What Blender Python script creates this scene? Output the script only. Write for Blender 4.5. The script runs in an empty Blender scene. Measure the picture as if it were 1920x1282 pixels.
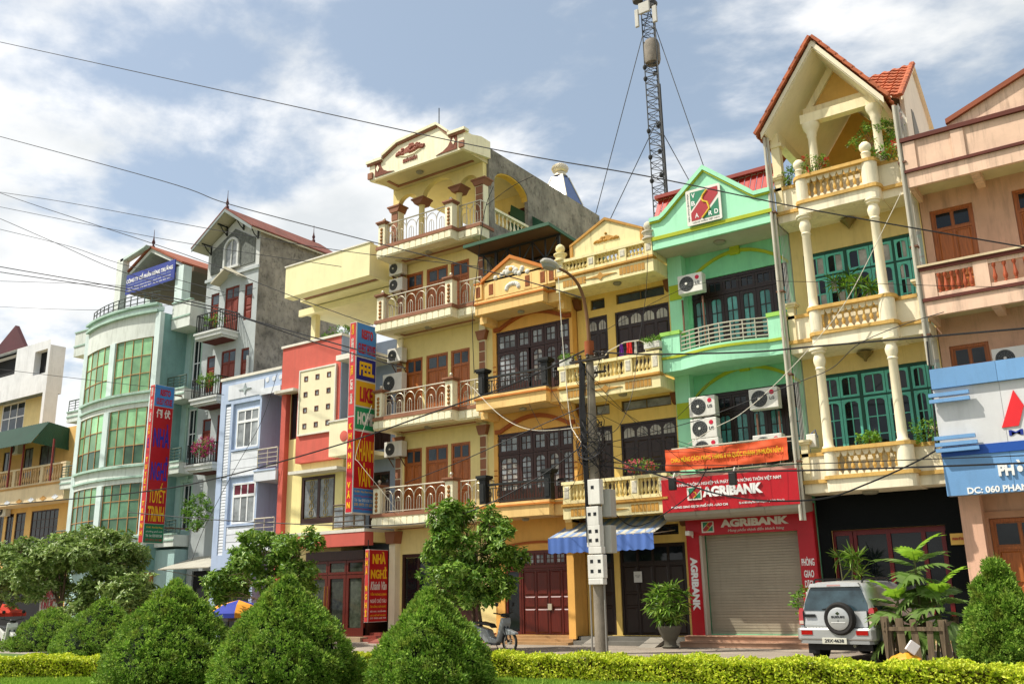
import bpy, math, random
import numpy as np
from mathutils import Matrix, Vector
random.seed(7); RNG = np.random.default_rng(7)
SC = bpy.context.scene
COL = SC.collection
rad = math.radians

# ------------------------------------------------------------------ camera
CAM = np.array([0.0, 0.0, 1.6]); FPX, PW, PH = 1750.0, 1920, 1282
PITCH, ROLL, YAW = rad(15.06), rad(-1.1), rad(34.8)
FWD = np.array([-math.sin(YAW)*math.cos(PITCH), math.cos(YAW)*math.cos(PITCH), math.sin(PITCH)])
_R = np.array([math.cos(YAW), math.sin(YAW), 0.0]); _U = np.cross(_R, FWD)
RGT = _R*math.cos(ROLL) + _U*math.sin(ROLL); UPV = _U*math.cos(ROLL) - _R*math.sin(ROLL)
cam = bpy.data.objects.new('camera', bpy.data.cameras.new('camera')); COL.objects.link(cam)
cam.matrix_world = Matrix(((RGT[0], UPV[0], -FWD[0], CAM[0]), (RGT[1], UPV[1], -FWD[1], CAM[1]),
                           (RGT[2], UPV[2], -FWD[2], CAM[2]), (0, 0, 0, 1)))
cam.data.sensor_width = 36.0; cam.data.lens = FPX/PW*36.0
cam.data.clip_start = 0.1; cam.data.clip_end = 3000
SC.camera = cam

# ------------------------------------------------------------------ sun, sky, exposure
SUNDIR = Vector((-0.55, -0.46, 1.0)).normalized()          # towards the sun
SUN_EL = math.asin(SUNDIR.z); SUN_AZ = math.atan2(SUNDIR.x, SUNDIR.y)
sun = bpy.data.objects.new('sun', bpy.data.lights.new('sun', 'SUN')); COL.objects.link(sun)
sun.data.energy = 4.2; sun.data.angle = rad(0.55); sun.data.color = (1.0, 0.94, 0.84)
sun.rotation_euler = SUNDIR.to_track_quat('Z', 'Y').to_euler()
SC.view_settings.view_transform = 'Standard'; SC.view_settings.look = 'None'
SC.view_settings.exposure = 0.48; SC.view_settings.gamma = 1.0; SC.view_settings.use_curve_mapping = False
W = bpy.data.worlds.new('World'); SC.world = W; W.use_nodes = True
nt = W.node_tree; nt.nodes.clear()
def wn(t, **k):
    n = nt.nodes.new(t)
    for a, b in k.items(): setattr(n, a, b)
    return n
sky = wn('ShaderNodeTexSky', sky_type='NISHITA', sun_disc=False, sun_elevation=SUN_EL, sun_rotation=SUN_AZ,
         altitude=100.0, air_density=1.0, dust_density=3.0, ozone_density=1.2)
geo = wn('ShaderNodeTexCoord'); sep = wn('ShaderNodeSeparateXYZ')
nt.links.new(geo.outputs['Generated'], sep.inputs[0])
# clouds on a flat layer overhead: direction / (height + small) gives the layer's plan position
zc = wn('ShaderNodeMath', operation='ADD'); zc.inputs[1].default_value = 0.16; nt.links.new(sep.outputs['Z'], zc.inputs[0])
zm = wn('ShaderNodeMath', operation='MAXIMUM'); zm.inputs[1].default_value = 0.05; nt.links.new(zc.outputs[0], zm.inputs[0])
dx = wn('ShaderNodeMath', operation='DIVIDE'); nt.links.new(sep.outputs['X'], dx.inputs[0]); nt.links.new(zm.outputs[0], dx.inputs[1])
dy = wn('ShaderNodeMath', operation='DIVIDE'); nt.links.new(sep.outputs['Y'], dy.inputs[0]); nt.links.new(zm.outputs[0], dy.inputs[1])
cb = wn('ShaderNodeCombineXYZ'); nt.links.new(dx.outputs[0], cb.inputs[0]); nt.links.new(dy.outputs[0], cb.inputs[1])
mp = wn('ShaderNodeMapping'); nt.links.new(cb.outputs[0], mp.inputs[0]); mp.inputs['Location'].default_value = (3.6, -0.8, 0)
mp.inputs['Rotation'].default_value = (0, 0, rad(28)); mp.inputs['Scale'].default_value = (1.0, 1.15, 1)
n1 = wn('ShaderNodeTexNoise'); n1.inputs['Scale'].default_value = 0.95; n1.inputs['Detail'].default_value = 10; n1.inputs['Roughness'].default_value = 0.57; n1.inputs['Distortion'].default_value = 0.2
nt.links.new(mp.outputs[0], n1.inputs['Vector'])
cr = wn('ShaderNodeValToRGB'); cr.color_ramp.elements[0].position = 0.435; cr.color_ramp.elements[1].position = 0.535
cr.color_ramp.interpolation = 'EASE'
nt.links.new(n1.outputs['Fac'], cr.inputs[0])
n2 = wn('ShaderNodeTexNoise'); n2.inputs['Scale'].default_value = 2.6; n2.inputs['Detail'].default_value = 7
nt.links.new(mp.outputs[0], n2.inputs['Vector'])
cc = wn('ShaderNodeValToRGB')
cc.color_ramp.elements[0].position = 0.35; cc.color_ramp.elements[0].color = (4.3, 4.45, 4.5, 1)
cc.color_ramp.elements[1].position = 0.62; cc.color_ramp.elements[1].color = (6.5, 6.4, 6.25, 1)
nt.links.new(n2.outputs['Fac'], cc.inputs[0])
mul = wn('ShaderNodeMath', operation='MULTIPLY'); mul.inputs[1].default_value = 0.9; nt.links.new(cr.outputs[0], mul.inputs[0])
mx = wn('ShaderNodeMix', data_type='RGBA'); nt.links.new(mul.outputs[0], mx.inputs['Factor'])
hz = wn('ShaderNodeMix', data_type='RGBA'); hz.inputs['Factor'].default_value = 0.45; hz.inputs['B'].default_value = (2.7, 3.2, 3.45, 1)   # thin high haze
nt.links.new(sky.outputs[0], hz.inputs['A']); nt.links.new(hz.outputs['Result'], mx.inputs['A']); nt.links.new(cc.outputs[0], mx.inputs['B'])
bg = wn('ShaderNodeBackground'); bg.inputs['Strength'].default_value = 0.14; nt.links.new(mx.outputs['Result'], bg.inputs['Color'])
wo = wn('ShaderNodeOutputWorld'); nt.links.new(bg.outputs[0], wo.inputs[0])

# ------------------------------------------------------------------ survey helpers (photo point -> point on a vertical plane)
def _ray(px, py): return FWD*FPX + RGT*(px-PW/2) + UPV*(PH/2-py)
def S(px, py, Y):
    d = _ray(px, py); t = (Y-CAM[1])/d[1]; p = CAM+d*t; return float(p[0]), float(p[2])
def SX(px, py, X):
    d = _ray(px, py); t = (X-CAM[0])/d[0]; p = CAM+d*t; return float(p[1]), float(p[2])
def SP(px, py, Y):
    x, z = S(px, py, Y); return (x, Y, z)
def SG(px, py, Z=0.0):
    d = _ray(px, py); t = (Z-CAM[2])/d[2]; p = CAM+d*t; return (float(p[0]), float(p[1]), Z)

# ------------------------------------------------------------------ materials
def lin(c):
    if isinstance(c, str): c = tuple(int(c[i:i+2], 16)/255 for i in (0, 2, 4))
    return tuple(((v+0.055)/1.055)**2.4 if v > 0.04045 else v/12.92 for v in c)
_M = {}
def mat(name, col, rough=0.75, var=0.10, grime=0.0, bump=0.15, scale=1.2, metal=0.0, spec=0.35, gcol='4a4438', coat=0.0, streak=1.0, piece_var=0.07):
    """Painted or plain surface: base colour with slow mottling, optional run-down stains, fine relief."""
    if name in _M: return _M[name]
    m = bpy.data.materials.new(name); m.use_nodes = True; _M[name] = m
    t = m.node_tree; b = t.nodes['Principled BSDF']; L = t.links.new
    c = lin(col); var = min(.6, var*1.4); grime = min(1, grime*1.25)
    b.inputs['Roughness'].default_value = rough; b.inputs['Metallic'].default_value = metal
    b.inputs['Specular IOR Level'].default_value = spec
    if coat: b.inputs['Coat Weight'].default_value = coat; b.inputs['Coat Roughness'].default_value = 0.08
    g = t.nodes.new('ShaderNodeNewGeometry')
    n = t.nodes.new('ShaderNodeTexNoise'); n.inputs['Scale'].default_value = scale; n.inputs['Detail'].default_value = 5; n.inputs['Roughness'].default_value = 0.65
    L(g.outputs['Position'], n.inputs['Vector'])
    r = t.nodes.new('ShaderNodeValToRGB'); L(n.outputs['Fac'], r.inputs[0])
    r.color_ramp.elements[0].position = 0.3; r.color_ramp.elements[1].position = 0.7
    r.color_ramp.elements[0].color = tuple(v*(1-var) for v in c)+(1,); r.color_ramp.elements[1].color = tuple(min(1, v*(1+var*0.6)) for v in c)+(1,)
    out = r.outputs[0]
    if grime > 0:
        mp = t.nodes.new('ShaderNodeMapping'); L(g.outputs['Position'], mp.inputs[0]); mp.inputs['Scale'].default_value = (3.2, 3.2, 0.35*streak)
        n2 = t.nodes.new('ShaderNodeTexNoise'); n2.inputs['Scale'].default_value = 1.5; n2.inputs['Detail'].default_value = 7; n2.inputs['Roughness'].default_value = 0.7
        L(mp.outputs[0], n2.inputs['Vector'])
        r2 = t.nodes.new('ShaderNodeValToRGB'); L(n2.outputs['Fac'], r2.inputs[0])
        r2.color_ramp.elements[0].position = 0.50; r2.color_ramp.elements[1].position = 0.78
        r2.color_ramp.elements[0].color = (0, 0, 0, 1); r2.color_ramp.elements[1].color = (grime,)*3+(1,)
        x = t.nodes.new('ShaderNodeMix'); x.data_type = 'RGBA'; L(r2.outputs[0], x.inputs['Factor']); L(out, x.inputs['A'])
        x.inputs['B'].default_value = lin(gcol)+(1,); out = x.outputs['Result']
        mp2 = t.nodes.new('ShaderNodeMapping'); L(g.outputs['Position'], mp2.inputs[0]); mp2.inputs['Scale'].default_value = (11, 11, 0.5*streak)
        n4 = t.nodes.new('ShaderNodeTexNoise'); n4.inputs['Scale'].default_value = 1.3; n4.inputs['Detail'].default_value = 4; L(mp2.outputs[0], n4.inputs['Vector'])
        r4 = t.nodes.new('ShaderNodeValToRGB'); L(n4.outputs['Fac'], r4.inputs[0]); r4.color_ramp.elements[0].position = 0.55; r4.color_ramp.elements[1].position = 0.85
        r4.color_ramp.elements[0].color = (0, 0, 0, 1); r4.color_ramp.elements[1].color = (min(1, grime*1.5),)*3+(1,)
        pm = t.nodes.new('ShaderNodeTexNoise'); pm.inputs['Scale'].default_value = 0.75; pm.inputs['Detail'].default_value = 3; L(g.outputs['Position'], pm.inputs['Vector'])
        pr = t.nodes.new('ShaderNodeMapRange'); pr.inputs['From Min'].default_value = 0.48; pr.inputs['From Max'].default_value = 0.68; L(pm.outputs['Fac'], pr.inputs['Value'])
        pk = t.nodes.new('ShaderNodeMath'); pk.operation = 'MULTIPLY'; L(r4.outputs[0], pk.inputs[0]); L(pr.outputs[0], pk.inputs[1])
        x4 = t.nodes.new('ShaderNodeMix'); x4.data_type = 'RGBA'; L(pk.outputs[0], x4.inputs['Factor']); L(out, x4.inputs['A']); x4.inputs['B'].default_value = tuple(v*.8 for v in lin(gcol))+(1,); out = x4.outputs['Result']
    oi = t.nodes.new('ShaderNodeObjectInfo'); mr = t.nodes.new('ShaderNodeMapRange'); mr.inputs['To Min'].default_value = 1-piece_var; mr.inputs['To Max'].default_value = 1+piece_var*.7; L(oi.outputs['Random'], mr.inputs['Value'])
    hs = t.nodes.new('ShaderNodeHueSaturation'); L(out, hs.inputs['Color']); L(mr.outputs[0], hs.inputs['Value']); out = hs.outputs[0]      # no two pieces quite alike
    L(out, b.inputs['Base Color'])
    if bump > 0:
        n3 = t.nodes.new('ShaderNodeTexNoise'); n3.inputs['Scale'].default_value = 38; n3.inputs['Detail'].default_value = 3
        L(g.outputs['Position'], n3.inputs['Vector'])
        bp = t.nodes.new('ShaderNodeBump'); bp.inputs['Strength'].default_value = bump; bp.inputs['Distance'].default_value = 0.02
        L(n3.outputs['Fac'], bp.inputs['Height']); L(bp.outputs[0], b.inputs['Normal'])
    return m
def glass(name, col, rough=0.06, var=0.5, scale=0.9, trans=0.0):
    """Window pane: dark, glossy, with uneven tone from what hangs behind it."""
    m = mat(name, col, rough=rough, var=var, bump=0.0, scale=scale, spec=0.32, piece_var=0.5); return m
def wood(name, col, dark=0.35, rough=0.45):
    if name in _M: return _M[name]
    m = mat(name, col, rough=rough, var=0.0, bump=0.0); t = m.node_tree; b = t.nodes['Principled BSDF']; L = t.links.new
    g = t.nodes.new('ShaderNodeNewGeometry'); mp = t.nodes.new('ShaderNodeMapping'); L(g.outputs['Position'], mp.inputs[0]); mp.inputs['Scale'].default_value = (14, 14, 1.1)
    n = t.nodes.new('ShaderNodeTexNoise'); n.inputs['Scale'].default_value = 2.5; n.inputs['Detail'].default_value = 4; L(mp.outputs[0], n.inputs['Vector'])
    r = t.nodes.new('ShaderNodeValToRGB'); L(n.outputs['Fac'], r.inputs[0]); c = lin(col)
    r.color_ramp.elements[0].position = 0.3; r.color_ramp.elements[1].position = 0.7
    r.color_ramp.elements[0].color = tuple(v*(1-dark) for v in c)+(1,); r.color_ramp.elements[1].color = tuple(min(1, v*(1+dark*0.4)) for v in c)+(1,)
    L(r.outputs[0], b.inputs['Base Color']); return m
def leafmat(name, cols, trans=0.3, rough=0.5, brown=0.0):
    """Foliage: each leaf picks its own tone; some light passes through."""
    if name in _M: return _M[name]
    m = bpy.data.materials.new(name); m.use_nodes = True; _M[name] = m
    t = m.node_tree; b = t.nodes['Principled BSDF']; L = t.links.new
    g = t.nodes.new('ShaderNodeNewGeometry'); r = t.nodes.new('ShaderNodeValToRGB'); L(g.outputs['Random Per Island'], r.inputs[0])
    e = r.color_ramp.elements
    while len(e) < len(cols): e.new(0.5)
    for i, c in enumerate(cols): e[i].position = i/(len(cols)-1); e[i].color = lin(c)+(1,)
    n = t.nodes.new('ShaderNodeTexNoise'); n.inputs['Scale'].default_value = 1.7; n.inputs['Detail'].default_value = 2; L(g.outputs['Position'], n.inputs['Vector'])
    hs = t.nodes.new('ShaderNodeHueSaturation'); L(r.outputs[0], hs.inputs['Color'])
    mr = t.nodes.new('ShaderNodeMapRange'); mr.inputs['To Min'].default_value = 0.65; mr.inputs['To Max'].default_value = 1.3; L(n.outputs['Fac'], mr.inputs['Value']); L(mr.outputs[0], hs.inputs['Value'])
    if brown:
        nb = t.nodes.new('ShaderNodeTexNoise'); nb.inputs['Scale'].default_value = 4.5; nb.inputs['Detail'].default_value = 3; L(g.outputs['Position'], nb.inputs['Vector'])
        rb = t.nodes.new('ShaderNodeValToRGB'); L(nb.outputs['Fac'], rb.inputs[0]); rb.color_ramp.elements[0].position = 0.50; rb.color_ramp.elements[1].position = 0.70; rb.color_ramp.elements[0].color = (0, 0, 0, 1); rb.color_ramp.elements[1].color = (brown,)*3+(1,)
        xb = t.nodes.new('ShaderNodeMix'); xb.data_type = 'RGBA'; L(rb.outputs[0], xb.inputs['Factor']); L(r.outputs[0], xb.inputs['A']); xb.inputs['B'].default_value = lin('7d6a2e')+(1,); L(xb.outputs['Result'], hs.inputs['Color'])
    L(hs.outputs[0], b.inputs['Base Color']); b.inputs['Roughness'].default_value = rough; b.inputs['Specular IOR Level'].default_value = 0.3
    tr = t.nodes.new('ShaderNodeBsdfTranslucent'); L(hs.outputs[0], tr.inputs['Color'])
    mx = t.nodes.new('ShaderNodeMixShader'); mx.inputs[0].default_value = trans; L(b.outputs[0], mx.inputs[1]); L(tr.outputs[0], mx.inputs[2])
    L(mx.outputs[0], t.nodes['Material Output'].inputs[0]); return m

# ------------------------------------------------------------------ objects
ORG = {}
def link(o, parent=None):
    COL.objects.link(o)
    if parent is not None: o.parent = parent
    return o
def tag(o, label=None, cat=None, group=None, kind=None):
    if label: o['label'] = label
    if cat: o['category'] = cat
    if group: o['group'] = group
    if kind: o['kind'] = kind
    return o
def thing(name, label, cat, base, group=None, rotz=None):
    """Empty at a thing's base. With rotz its parts are modelled round the origin, else in street coordinates."""
    o = bpy.data.objects.new(name, None); link(o); o.location = base; o.empty_display_size = 0.3
    ORG[o.name] = Vector((0, 0, 0)) if rotz is not None else Vector(base)
    if rotz is not None: o.rotation_euler = (0, 0, rotz)
    return tag(o, label, cat, group)
class MB:
    def __init__(s): s.v = []; s.f = []; s.sm = []
    def add(s, vs, fs, smooth=False):
        k = len(s.v); s.v += [tuple(p) for p in vs]; s.f += [tuple(i+k for i in f) for f in fs]; s.sm += [smooth]*len(fs); return s
    def box(s, x0, x1, y0, y1, z0, z1):
        x0, x1 = min(x0, x1), max(x0, x1); y0, y1 = min(y0, y1), max(y0, y1); z0, z1 = min(z0, z1), max(z0, z1)
        return s.add([(x0,y0,z0),(x1,y0,z0),(x1,y1,z0),(x0,y1,z0),(x0,y0,z1),(x1,y0,z1),(x1,y1,z1),(x0,y1,z1)],
              [(0,3,2,1),(4,5,6,7),(0,1,5,4),(1,2,6,5),(2,3,7,6),(3,0,4,7)])
    def prism(s, poly, a0, a1, axis='y', smooth=False):
        """poly of 2-D points extruded along an axis: y -> (x,z), x -> (y,z), z -> (x,y)"""
        n = len(poly)
        def P(p, a): return (p[0], a, p[1]) if axis == 'y' else (a, p[0], p[1]) if axis == 'x' else (p[0], p[1], a)
        vs = [P(p, a0) for p in poly]+[P(p, a1) for p in poly]
        area = sum(poly[i][0]*poly[(i+1) % n][1]-poly[(i+1) % n][0]*poly[i][1] for i in range(n))
        fl = (area > 0) == (axis != 'y'); fl = fl == (a1 > a0)
        fs = [tuple(range(n-1, -1, -1)), tuple(range(n, 2*n))]+[(i, (i+1) % n, n+(i+1) % n, n+i) for i in range(n)]
        if not fl: fs = [tuple(reversed(f)) for f in fs]
        return s.add(vs, fs, smooth)
    def lathe(s, c, prof, n=12, axis='z', smooth=True, sx=1.0, sy=1.0):
        vs = []; fs = []
        for r, h in prof:
            for i in range(n):
                a = 2*math.pi*i/n; u, w = r*math.cos(a)*sx, r*math.sin(a)*sy
                vs.append((c[0]+u, c[1]+w, c[2]+h) if axis == 'z' else (c[0]+u, c[1]-h, c[2]+w) if axis == 'y' else (c[0]+h, c[1]+u, c[2]+w))
        for j in range(len(prof)-1):
            for i in range(n): fs.append((j*n+i, j*n+(i+1) % n, (j+1)*n+(i+1) % n, (j+1)*n+i))
        fs += [tuple(range(n-1, -1, -1)), tuple(range((len(prof)-1)*n, len(prof)*n))]
        return s.add(vs, fs, smooth)
    def tube(s, pts, r, n=6, smooth=True, caps=True):
        pts = [Vector(p) for p in pts]; m = len(pts); rs = r if isinstance(r, (list, tuple)) else [r]*m
        vs = []; fs = []; ref = None
        for i, p in enumerate(pts):
            d = (pts[min(i+1, m-1)]-pts[max(i-1, 0)]).normalized()
            if ref is None: ref = Vector((0, 0, 1)) if abs(d.z) < 0.9 else Vector((1, 0, 0))
            a = d.cross(ref).normalized(); b = a.cross(d).normalized(); ref = b
            for k in range(n):
                t = 2*math.pi*(k+0.5)/n; vs.append(tuple(p+(a*math.cos(t)+b*math.sin(t))*rs[i]))
        for i in range(m-1):
            for k in range(n): fs.append((i*n+k, i*n+(k+1) % n, (i+1)*n+(k+1) % n, (i+1)*n+k))
        if caps: fs += [tuple(range(n-1, -1, -1)), tuple(range((m-1)*n, m*n))]
        return s.add(vs, fs, smooth)
    def bar(s, p, q, w): return s.tube([p, q], w*0.7071, 4, smooth=False)
    def quad(s, a, b, c, d): return s.add([a, b, c, d], [(0, 1, 2, 3)])
    def mesh(s, name, m, org=(0, 0, 0), fix=True):
        me = bpy.data.meshes.new(name); o = Vector(org)
        me.from_pydata([(a-o[0], b-o[1], c-o[2]) for a, b, c in s.v], [], s.f)
        me.polygons.foreach_set('use_smooth', s.sm); me.materials.append(m); me.update()
        if any(s.sm): me.set_sharp_from_angle(angle=rad(42))
        return me
    def build(s, name, m, parent=None, org=None, bevel=0.0, kind=None):
        o3 = ORG[parent.name] if parent is not None else Vector(org if org else (0, 0, 0))
        me = s.mesh(name, m, o3); o = bpy.data.objects.new(name, me); link(o, parent)
        if parent is None: o.location = o3
        ORG[o.name] = o3
        if bevel:
            b = o.modifiers.new('bevel', 'BEVEL'); b.width = bevel; b.segments = 2; b.limit_method = 'ANGLE'; b.angle_limit = rad(40)
        if kind: o['kind'] = kind
        return o
_C = {}
def piece(name, key, maker, m, parent, loc, rotz=0.0, rot=None):
    """One piece with mesh data shared between alike pieces; maker() returns an MB round the origin."""
    k = (key, m.name)
    if k not in _C: _C[k] = maker().mesh(name, m)
    o = bpy.data.objects.new(name, _C[k]); link(o, parent); o.location = Vector(loc)-ORG[parent.name]
    if rot: o.rotation_euler = rot
    elif rotz: o.rotation_euler = (0, 0, rotz)
    ORG[o.name] = ORG[parent.name]; return o
def bit(name, parent, m, x0, x1, y0, y1, z0, z1):
    """Box piece (pane, panel, slat, tile) with shared data."""
    sx, sy, sz = round(abs(x1-x0), 3), round(abs(y1-y0), 3), round(abs(z1-z0), 3)
    return piece(name, ('bit', sx, sy, sz), lambda: MB().box(-sx/2, sx/2, -sy/2, sy/2, -sz/2, sz/2), m, parent, ((x0+x1)/2, (y0+y1)/2, (z0+z1)/2))
def raised(name, parent, m, x0, x1, y, z0, z1, d=0.03, c=0.03):
    """Raised-and-fielded panel standing proud of the plane y."""
    sx, sz = round(x1-x0, 3), round(z1-z0, 3); a, b = sx/2, sz/2
    def mk():
        q = MB(); q.add([(-a,0,-b),(a,0,-b),(a,0,b),(-a,0,b),(-a+c,-d,-b+c),(a-c,-d,-b+c),(a-c,-d,b-c),(-a+c,-d,b-c)],
              [(4,5,6,7),(0,1,5,4),(1,2,6,5),(2,3,7,6),(3,0,4,7),(3,2,1,0)]); return q
    return piece(name, ('rp', sx, sz, d, c), mk, m, parent, ((x0+x1)/2, y, (z0+z1)/2))
def text_mesh(body, offset=0.0, shear=0.0, spacing=1.0):
    cu = bpy.data.curves.new('lettering', 'FONT'); cu.body = body; cu.align_x = 'CENTER'; cu.offset = offset; cu.shear = shear
    cu.space_character = spacing; cu.resolution_u = 3; cu.space_line = 0.9
    ob = bpy.data.objects.new('lettering', cu); me = bpy.data.meshes.new_from_object(ob)
    bpy.data.objects.remove(ob); return me
def text(body, parent, m, x0, x1, z0, z1, y, face='front', name='lettering', bold=0.02, th=0.012, shear=0.0, rot90=False, spacing=1.0):
    """Raised lettering filling a rectangle. front: on a plane y facing the street; right: on a plane x=y facing +x, x0..x1 along Y."""
    me = text_mesh(body, bold, shear, spacing); n = len(me.vertices); co = np.empty(n*3); me.vertices.foreach_get('co', co); co = co.reshape(-1, 3)[:, :2]
    polys = [tuple(p.vertices) for p in me.polygons]; bpy.data.meshes.remove(me)
    if rot90: co = np.stack([co[:, 1], -co[:, 0]], 1)
    lo, hi = co.min(0), co.max(0); uv = (co-lo)/np.maximum(hi-lo, 1e-6); q = MB(); A = x0+uv[:, 0]*(x1-x0); B = z0+uv[:, 1]*(z1-z0)
    f = (lambda a, b, t: (a, y-t, b)) if face == 'front' else (lambda a, b, t: (y+t, a, b))
    vs = [f(a, b, th) for a, b in zip(A, B)]+[f(a, b, 0) for a, b in zip(A, B)]; fs = list(polys); cnt = {}
    for p in polys:
        for i in range(len(p)): e = (p[i], p[(i+1) % len(p)]); cnt[e] = 1
    for a, b in list(cnt):
        if (b, a) not in cnt: fs.append((b, a, a+n, b+n))
    q.add(vs, fs); return q.build(name, m, parent)

# ------------------------------------------------------------------ building pieces
def house_body(parent, m, x0, x1, y0, y1, z0, z1, holes=(), rv=0.16, name='wall', back=True):
    """Block of a house; its front (plane y0) has real openings with reveals rv deep."""
    q = MB(); xs = sorted({x0, x1, *[h[0] for h in holes], *[h[1] for h in holes]}); zs = sorted({z0, z1, *[h[2] for h in holes], *[h[3] for h in holes]})
    for i in range(len(xs)-1):
        for j in range(len(zs)-1):
            cx, cz = (xs[i]+xs[i+1])/2, (zs[j]+zs[j+1])/2
            if any(h[0] < cx < h[1] and h[2] < cz < h[3] for h in holes): continue
            q.quad((xs[i], y0, zs[j]), (xs[i+1], y0, zs[j]), (xs[i+1], y0, zs[j+1]), (xs[i], y0, zs[j+1]))
    for a, b, c, d in holes:
        y2 = y0+rv
        q.quad((a, y0, c), (a, y2, c), (a, y2, d), (a, y0, d)); q.quad((b, y2, c), (b, y0, c), (b, y0, d), (b, y2, d))
        q.quad((a, y0, d), (a, y2, d), (b, y2, d), (b, y0, d)); q.quad((a, y2, c), (a, y0, c), (b, y0, c), (b, y2, c))
        q.quad((a, y2, c), (b, y2, c), (b, y2, d), (a, y2, d))
    q.quad((x0, y1, z0), (x0, y0, z0), (x0, y0, z1), (x0, y1, z1)); q.quad((x1, y0, z0), (x1, y1, z0), (x1, y1, z1), (x1, y0, z1))
    q.quad((x0, y0, z1), (x1, y0, z1), (x1, y1, z1), (x0, y1, z1)); q.quad((x1, y1, z0), (x0, y1, z0), (x0, y1, z1), (x1, y1, z1))
    return q.build(name, m, parent)
def grid_window(parent, x0, x1, z0, z1, y, fm, gm, cols, rows, fw=0.06, mw=0.025, d=0.07, name='window', arch=0.0, splits=(), gm2=None, sill=0.0):
    """Frame with muntins (part) and its panes (sub-parts). splits: heights, as fractions, of heavier rails; arch: top-corner fillets."""
    q = MB(); yb = y+d
    q.box(x0, x1, y, yb, z1-fw, z1); q.box(x0, x1, y, yb, z0, z0+max(fw, sill)); q.box(x0, x0+fw, y+.002, yb, z0, z1); q.box(x1-fw, x1, y+.002, yb, z0, z1)
    a0, a1, b0, b1 = x0+fw, x1-fw, z0+max(fw, sill), z1-fw
    hs = sorted(set([b0+(b1-b0)*k/rows for k in range(rows+1)])); vs = [a0+(a1-a0)*k/cols for k in range(cols+1)]
    for x in vs[1:-1]: q.box(x-mw/2, x+mw/2, y+.012, yb-.005, b0, b1)
    for z in hs[1:-1]: q.box(a0, a1, y+.016, yb-.008, z-mw/2, z+mw/2)
    for s_ in splits: z = z0+(z1-z0)*s_; q.box(a0, a1, y+.006, yb-.003, z-fw*.5, z+fw*.5)
    if arch:
        ax, az = min(arch, (a1-a0)*.45), min(arch*.8, (b1-b0)*.5)
        for sgn, xe in ((1, a0), (-1, a1)):
            q.prism([(xe, b1), (xe+sgn*ax, b1), (xe+sgn*ax*.45, b1-az*.25), (xe+sgn*ax*.15, b1-az*.6), (xe, b1-az)], y+.009, y+.04)
    o = q.build(name, fm, parent)
    for i in range(cols):
        for j in range(rows): bit('pane', o, (gm2 if gm2 and (i+j) % 2 else gm), vs[i]+mw*.3, vs[i+1]-mw*.3, y+d*.55, y+d*.55+.008, hs[j]+mw*.3, hs[j+1]-mw*.3)
    return o
def panel_door(parent, x0, x1, z0, z1, y, fm, pm, gm, leaves=2, glass_h=0.45, rows=3, fw=0.07, name='door', wave=False):
    """Door or shutter pair: frame, glazed top lights, raised panels below."""
    q = MB(); q.box(x0, x1, y, y+.09, z1-fw, z1); q.box(x0, x0+fw, y+.002, y+.09, z0, z1); q.box(x1-fw, x1, y+.002, y+.09, z0, z1)
    q.box(x0+fw, x1-fw, y+.035, y+.075, z0, z1-fw)
    zt = z1-fw-glass_h
    if glass_h: q.box(x0+fw, x1-fw, y+.004, y+.08, zt-fw*.8, zt)
    lw = (x1-x0-2*fw)/leaves
    for i in range(1, leaves): xm = x0+fw+lw*i; q.box(xm-.022, xm+.022, y+.018, y+.07, z0, z1-fw)
    o = q.build(name, fm, parent)
    for i in range(leaves):
        a = x0+fw+lw*i+.05; b = x0+fw+lw*(i+1)-.05
        if glass_h: bit('pane', o, gm, a, b, y+.022, y+.03, zt+.05, z1-fw-.04)
        top = zt-fw*.8 if glass_h else z1-fw; hs = [.40, .20, .40] if rows == 3 else [1.0/rows]*rows; z = top-.05
        for h in hs:
            hh = (top-z0-.05)*h; raised('panel', o, pm, a, b, y+.0345, z-hh+.05, z, .028, .035); z -= hh
    return o
BAL = [(.055,0),(.055,.06),(.03,.09),(.062,.25),(.066,.32),(.04,.52),(.03,.70),(.03,.80),(.055,.86),(.055,1.0)]
def baluster(parent, m, x, y, z0, h, r=1.0, n=8):
    key = ('bal', round(h, 2), r); o = piece('baluster', key, lambda: MB().lathe((0, 0, 0), [(a*r, b*h) for a, b in BAL], n), m, parent, (x, y, z0)); o.rotation_euler = (random.uniform(-.018, .018), random.uniform(-.022, .022), random.uniform(0, 3)); return o
def balustrade(parent, m, mr, x0, x1, y, z0, z1, n, piers=(), pw=0.26, pm=None, depth=0.2, rail=0.10, base=0.10, r=1.0):
    """Rails and piers (part) with single balusters (sub-parts) between them."""
    q = MB(); q.box(x0, x1, y-depth*.5, y+depth*.5, z0, z0+base); q.box(x0-.03, x1+.03, y-depth*.65, y+depth*.65, z1-rail, z1)
    for p in piers: q.box(p-pw/2, p+pw/2, y-depth*.56, y+depth*.56, z0+.002, z1-rail+.002)
    o = q.build('balustrade', mr, parent); segs = sorted(piers); edges = [x0]+segs+[x1]
    gaps = [(edges[i]+(pw/2 if i > 0 else 0), edges[i+1]-(pw/2 if i+1 < len(edges)-1 else 0)) for i in range(len(edges)-1)]
    gaps = [g for g in gaps if g[1]-g[0] > .25]; tot = sum(b-a for a, b in gaps)
    for a, b in gaps:
        k = max(1, round(n*(b-a)/tot))
        for i in range(k): baluster(o, m, a+(b-a)*(i+.5)/k, y, z0+base, z1-rail-z0-base, r)
    if pm:
        for p in piers: raised('panel', o, pm, p-pw*.34, p+pw*.34, y-depth*.56-.001, z0+base+.06, z1-rail-.06, .015, .02)
    return o
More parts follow.
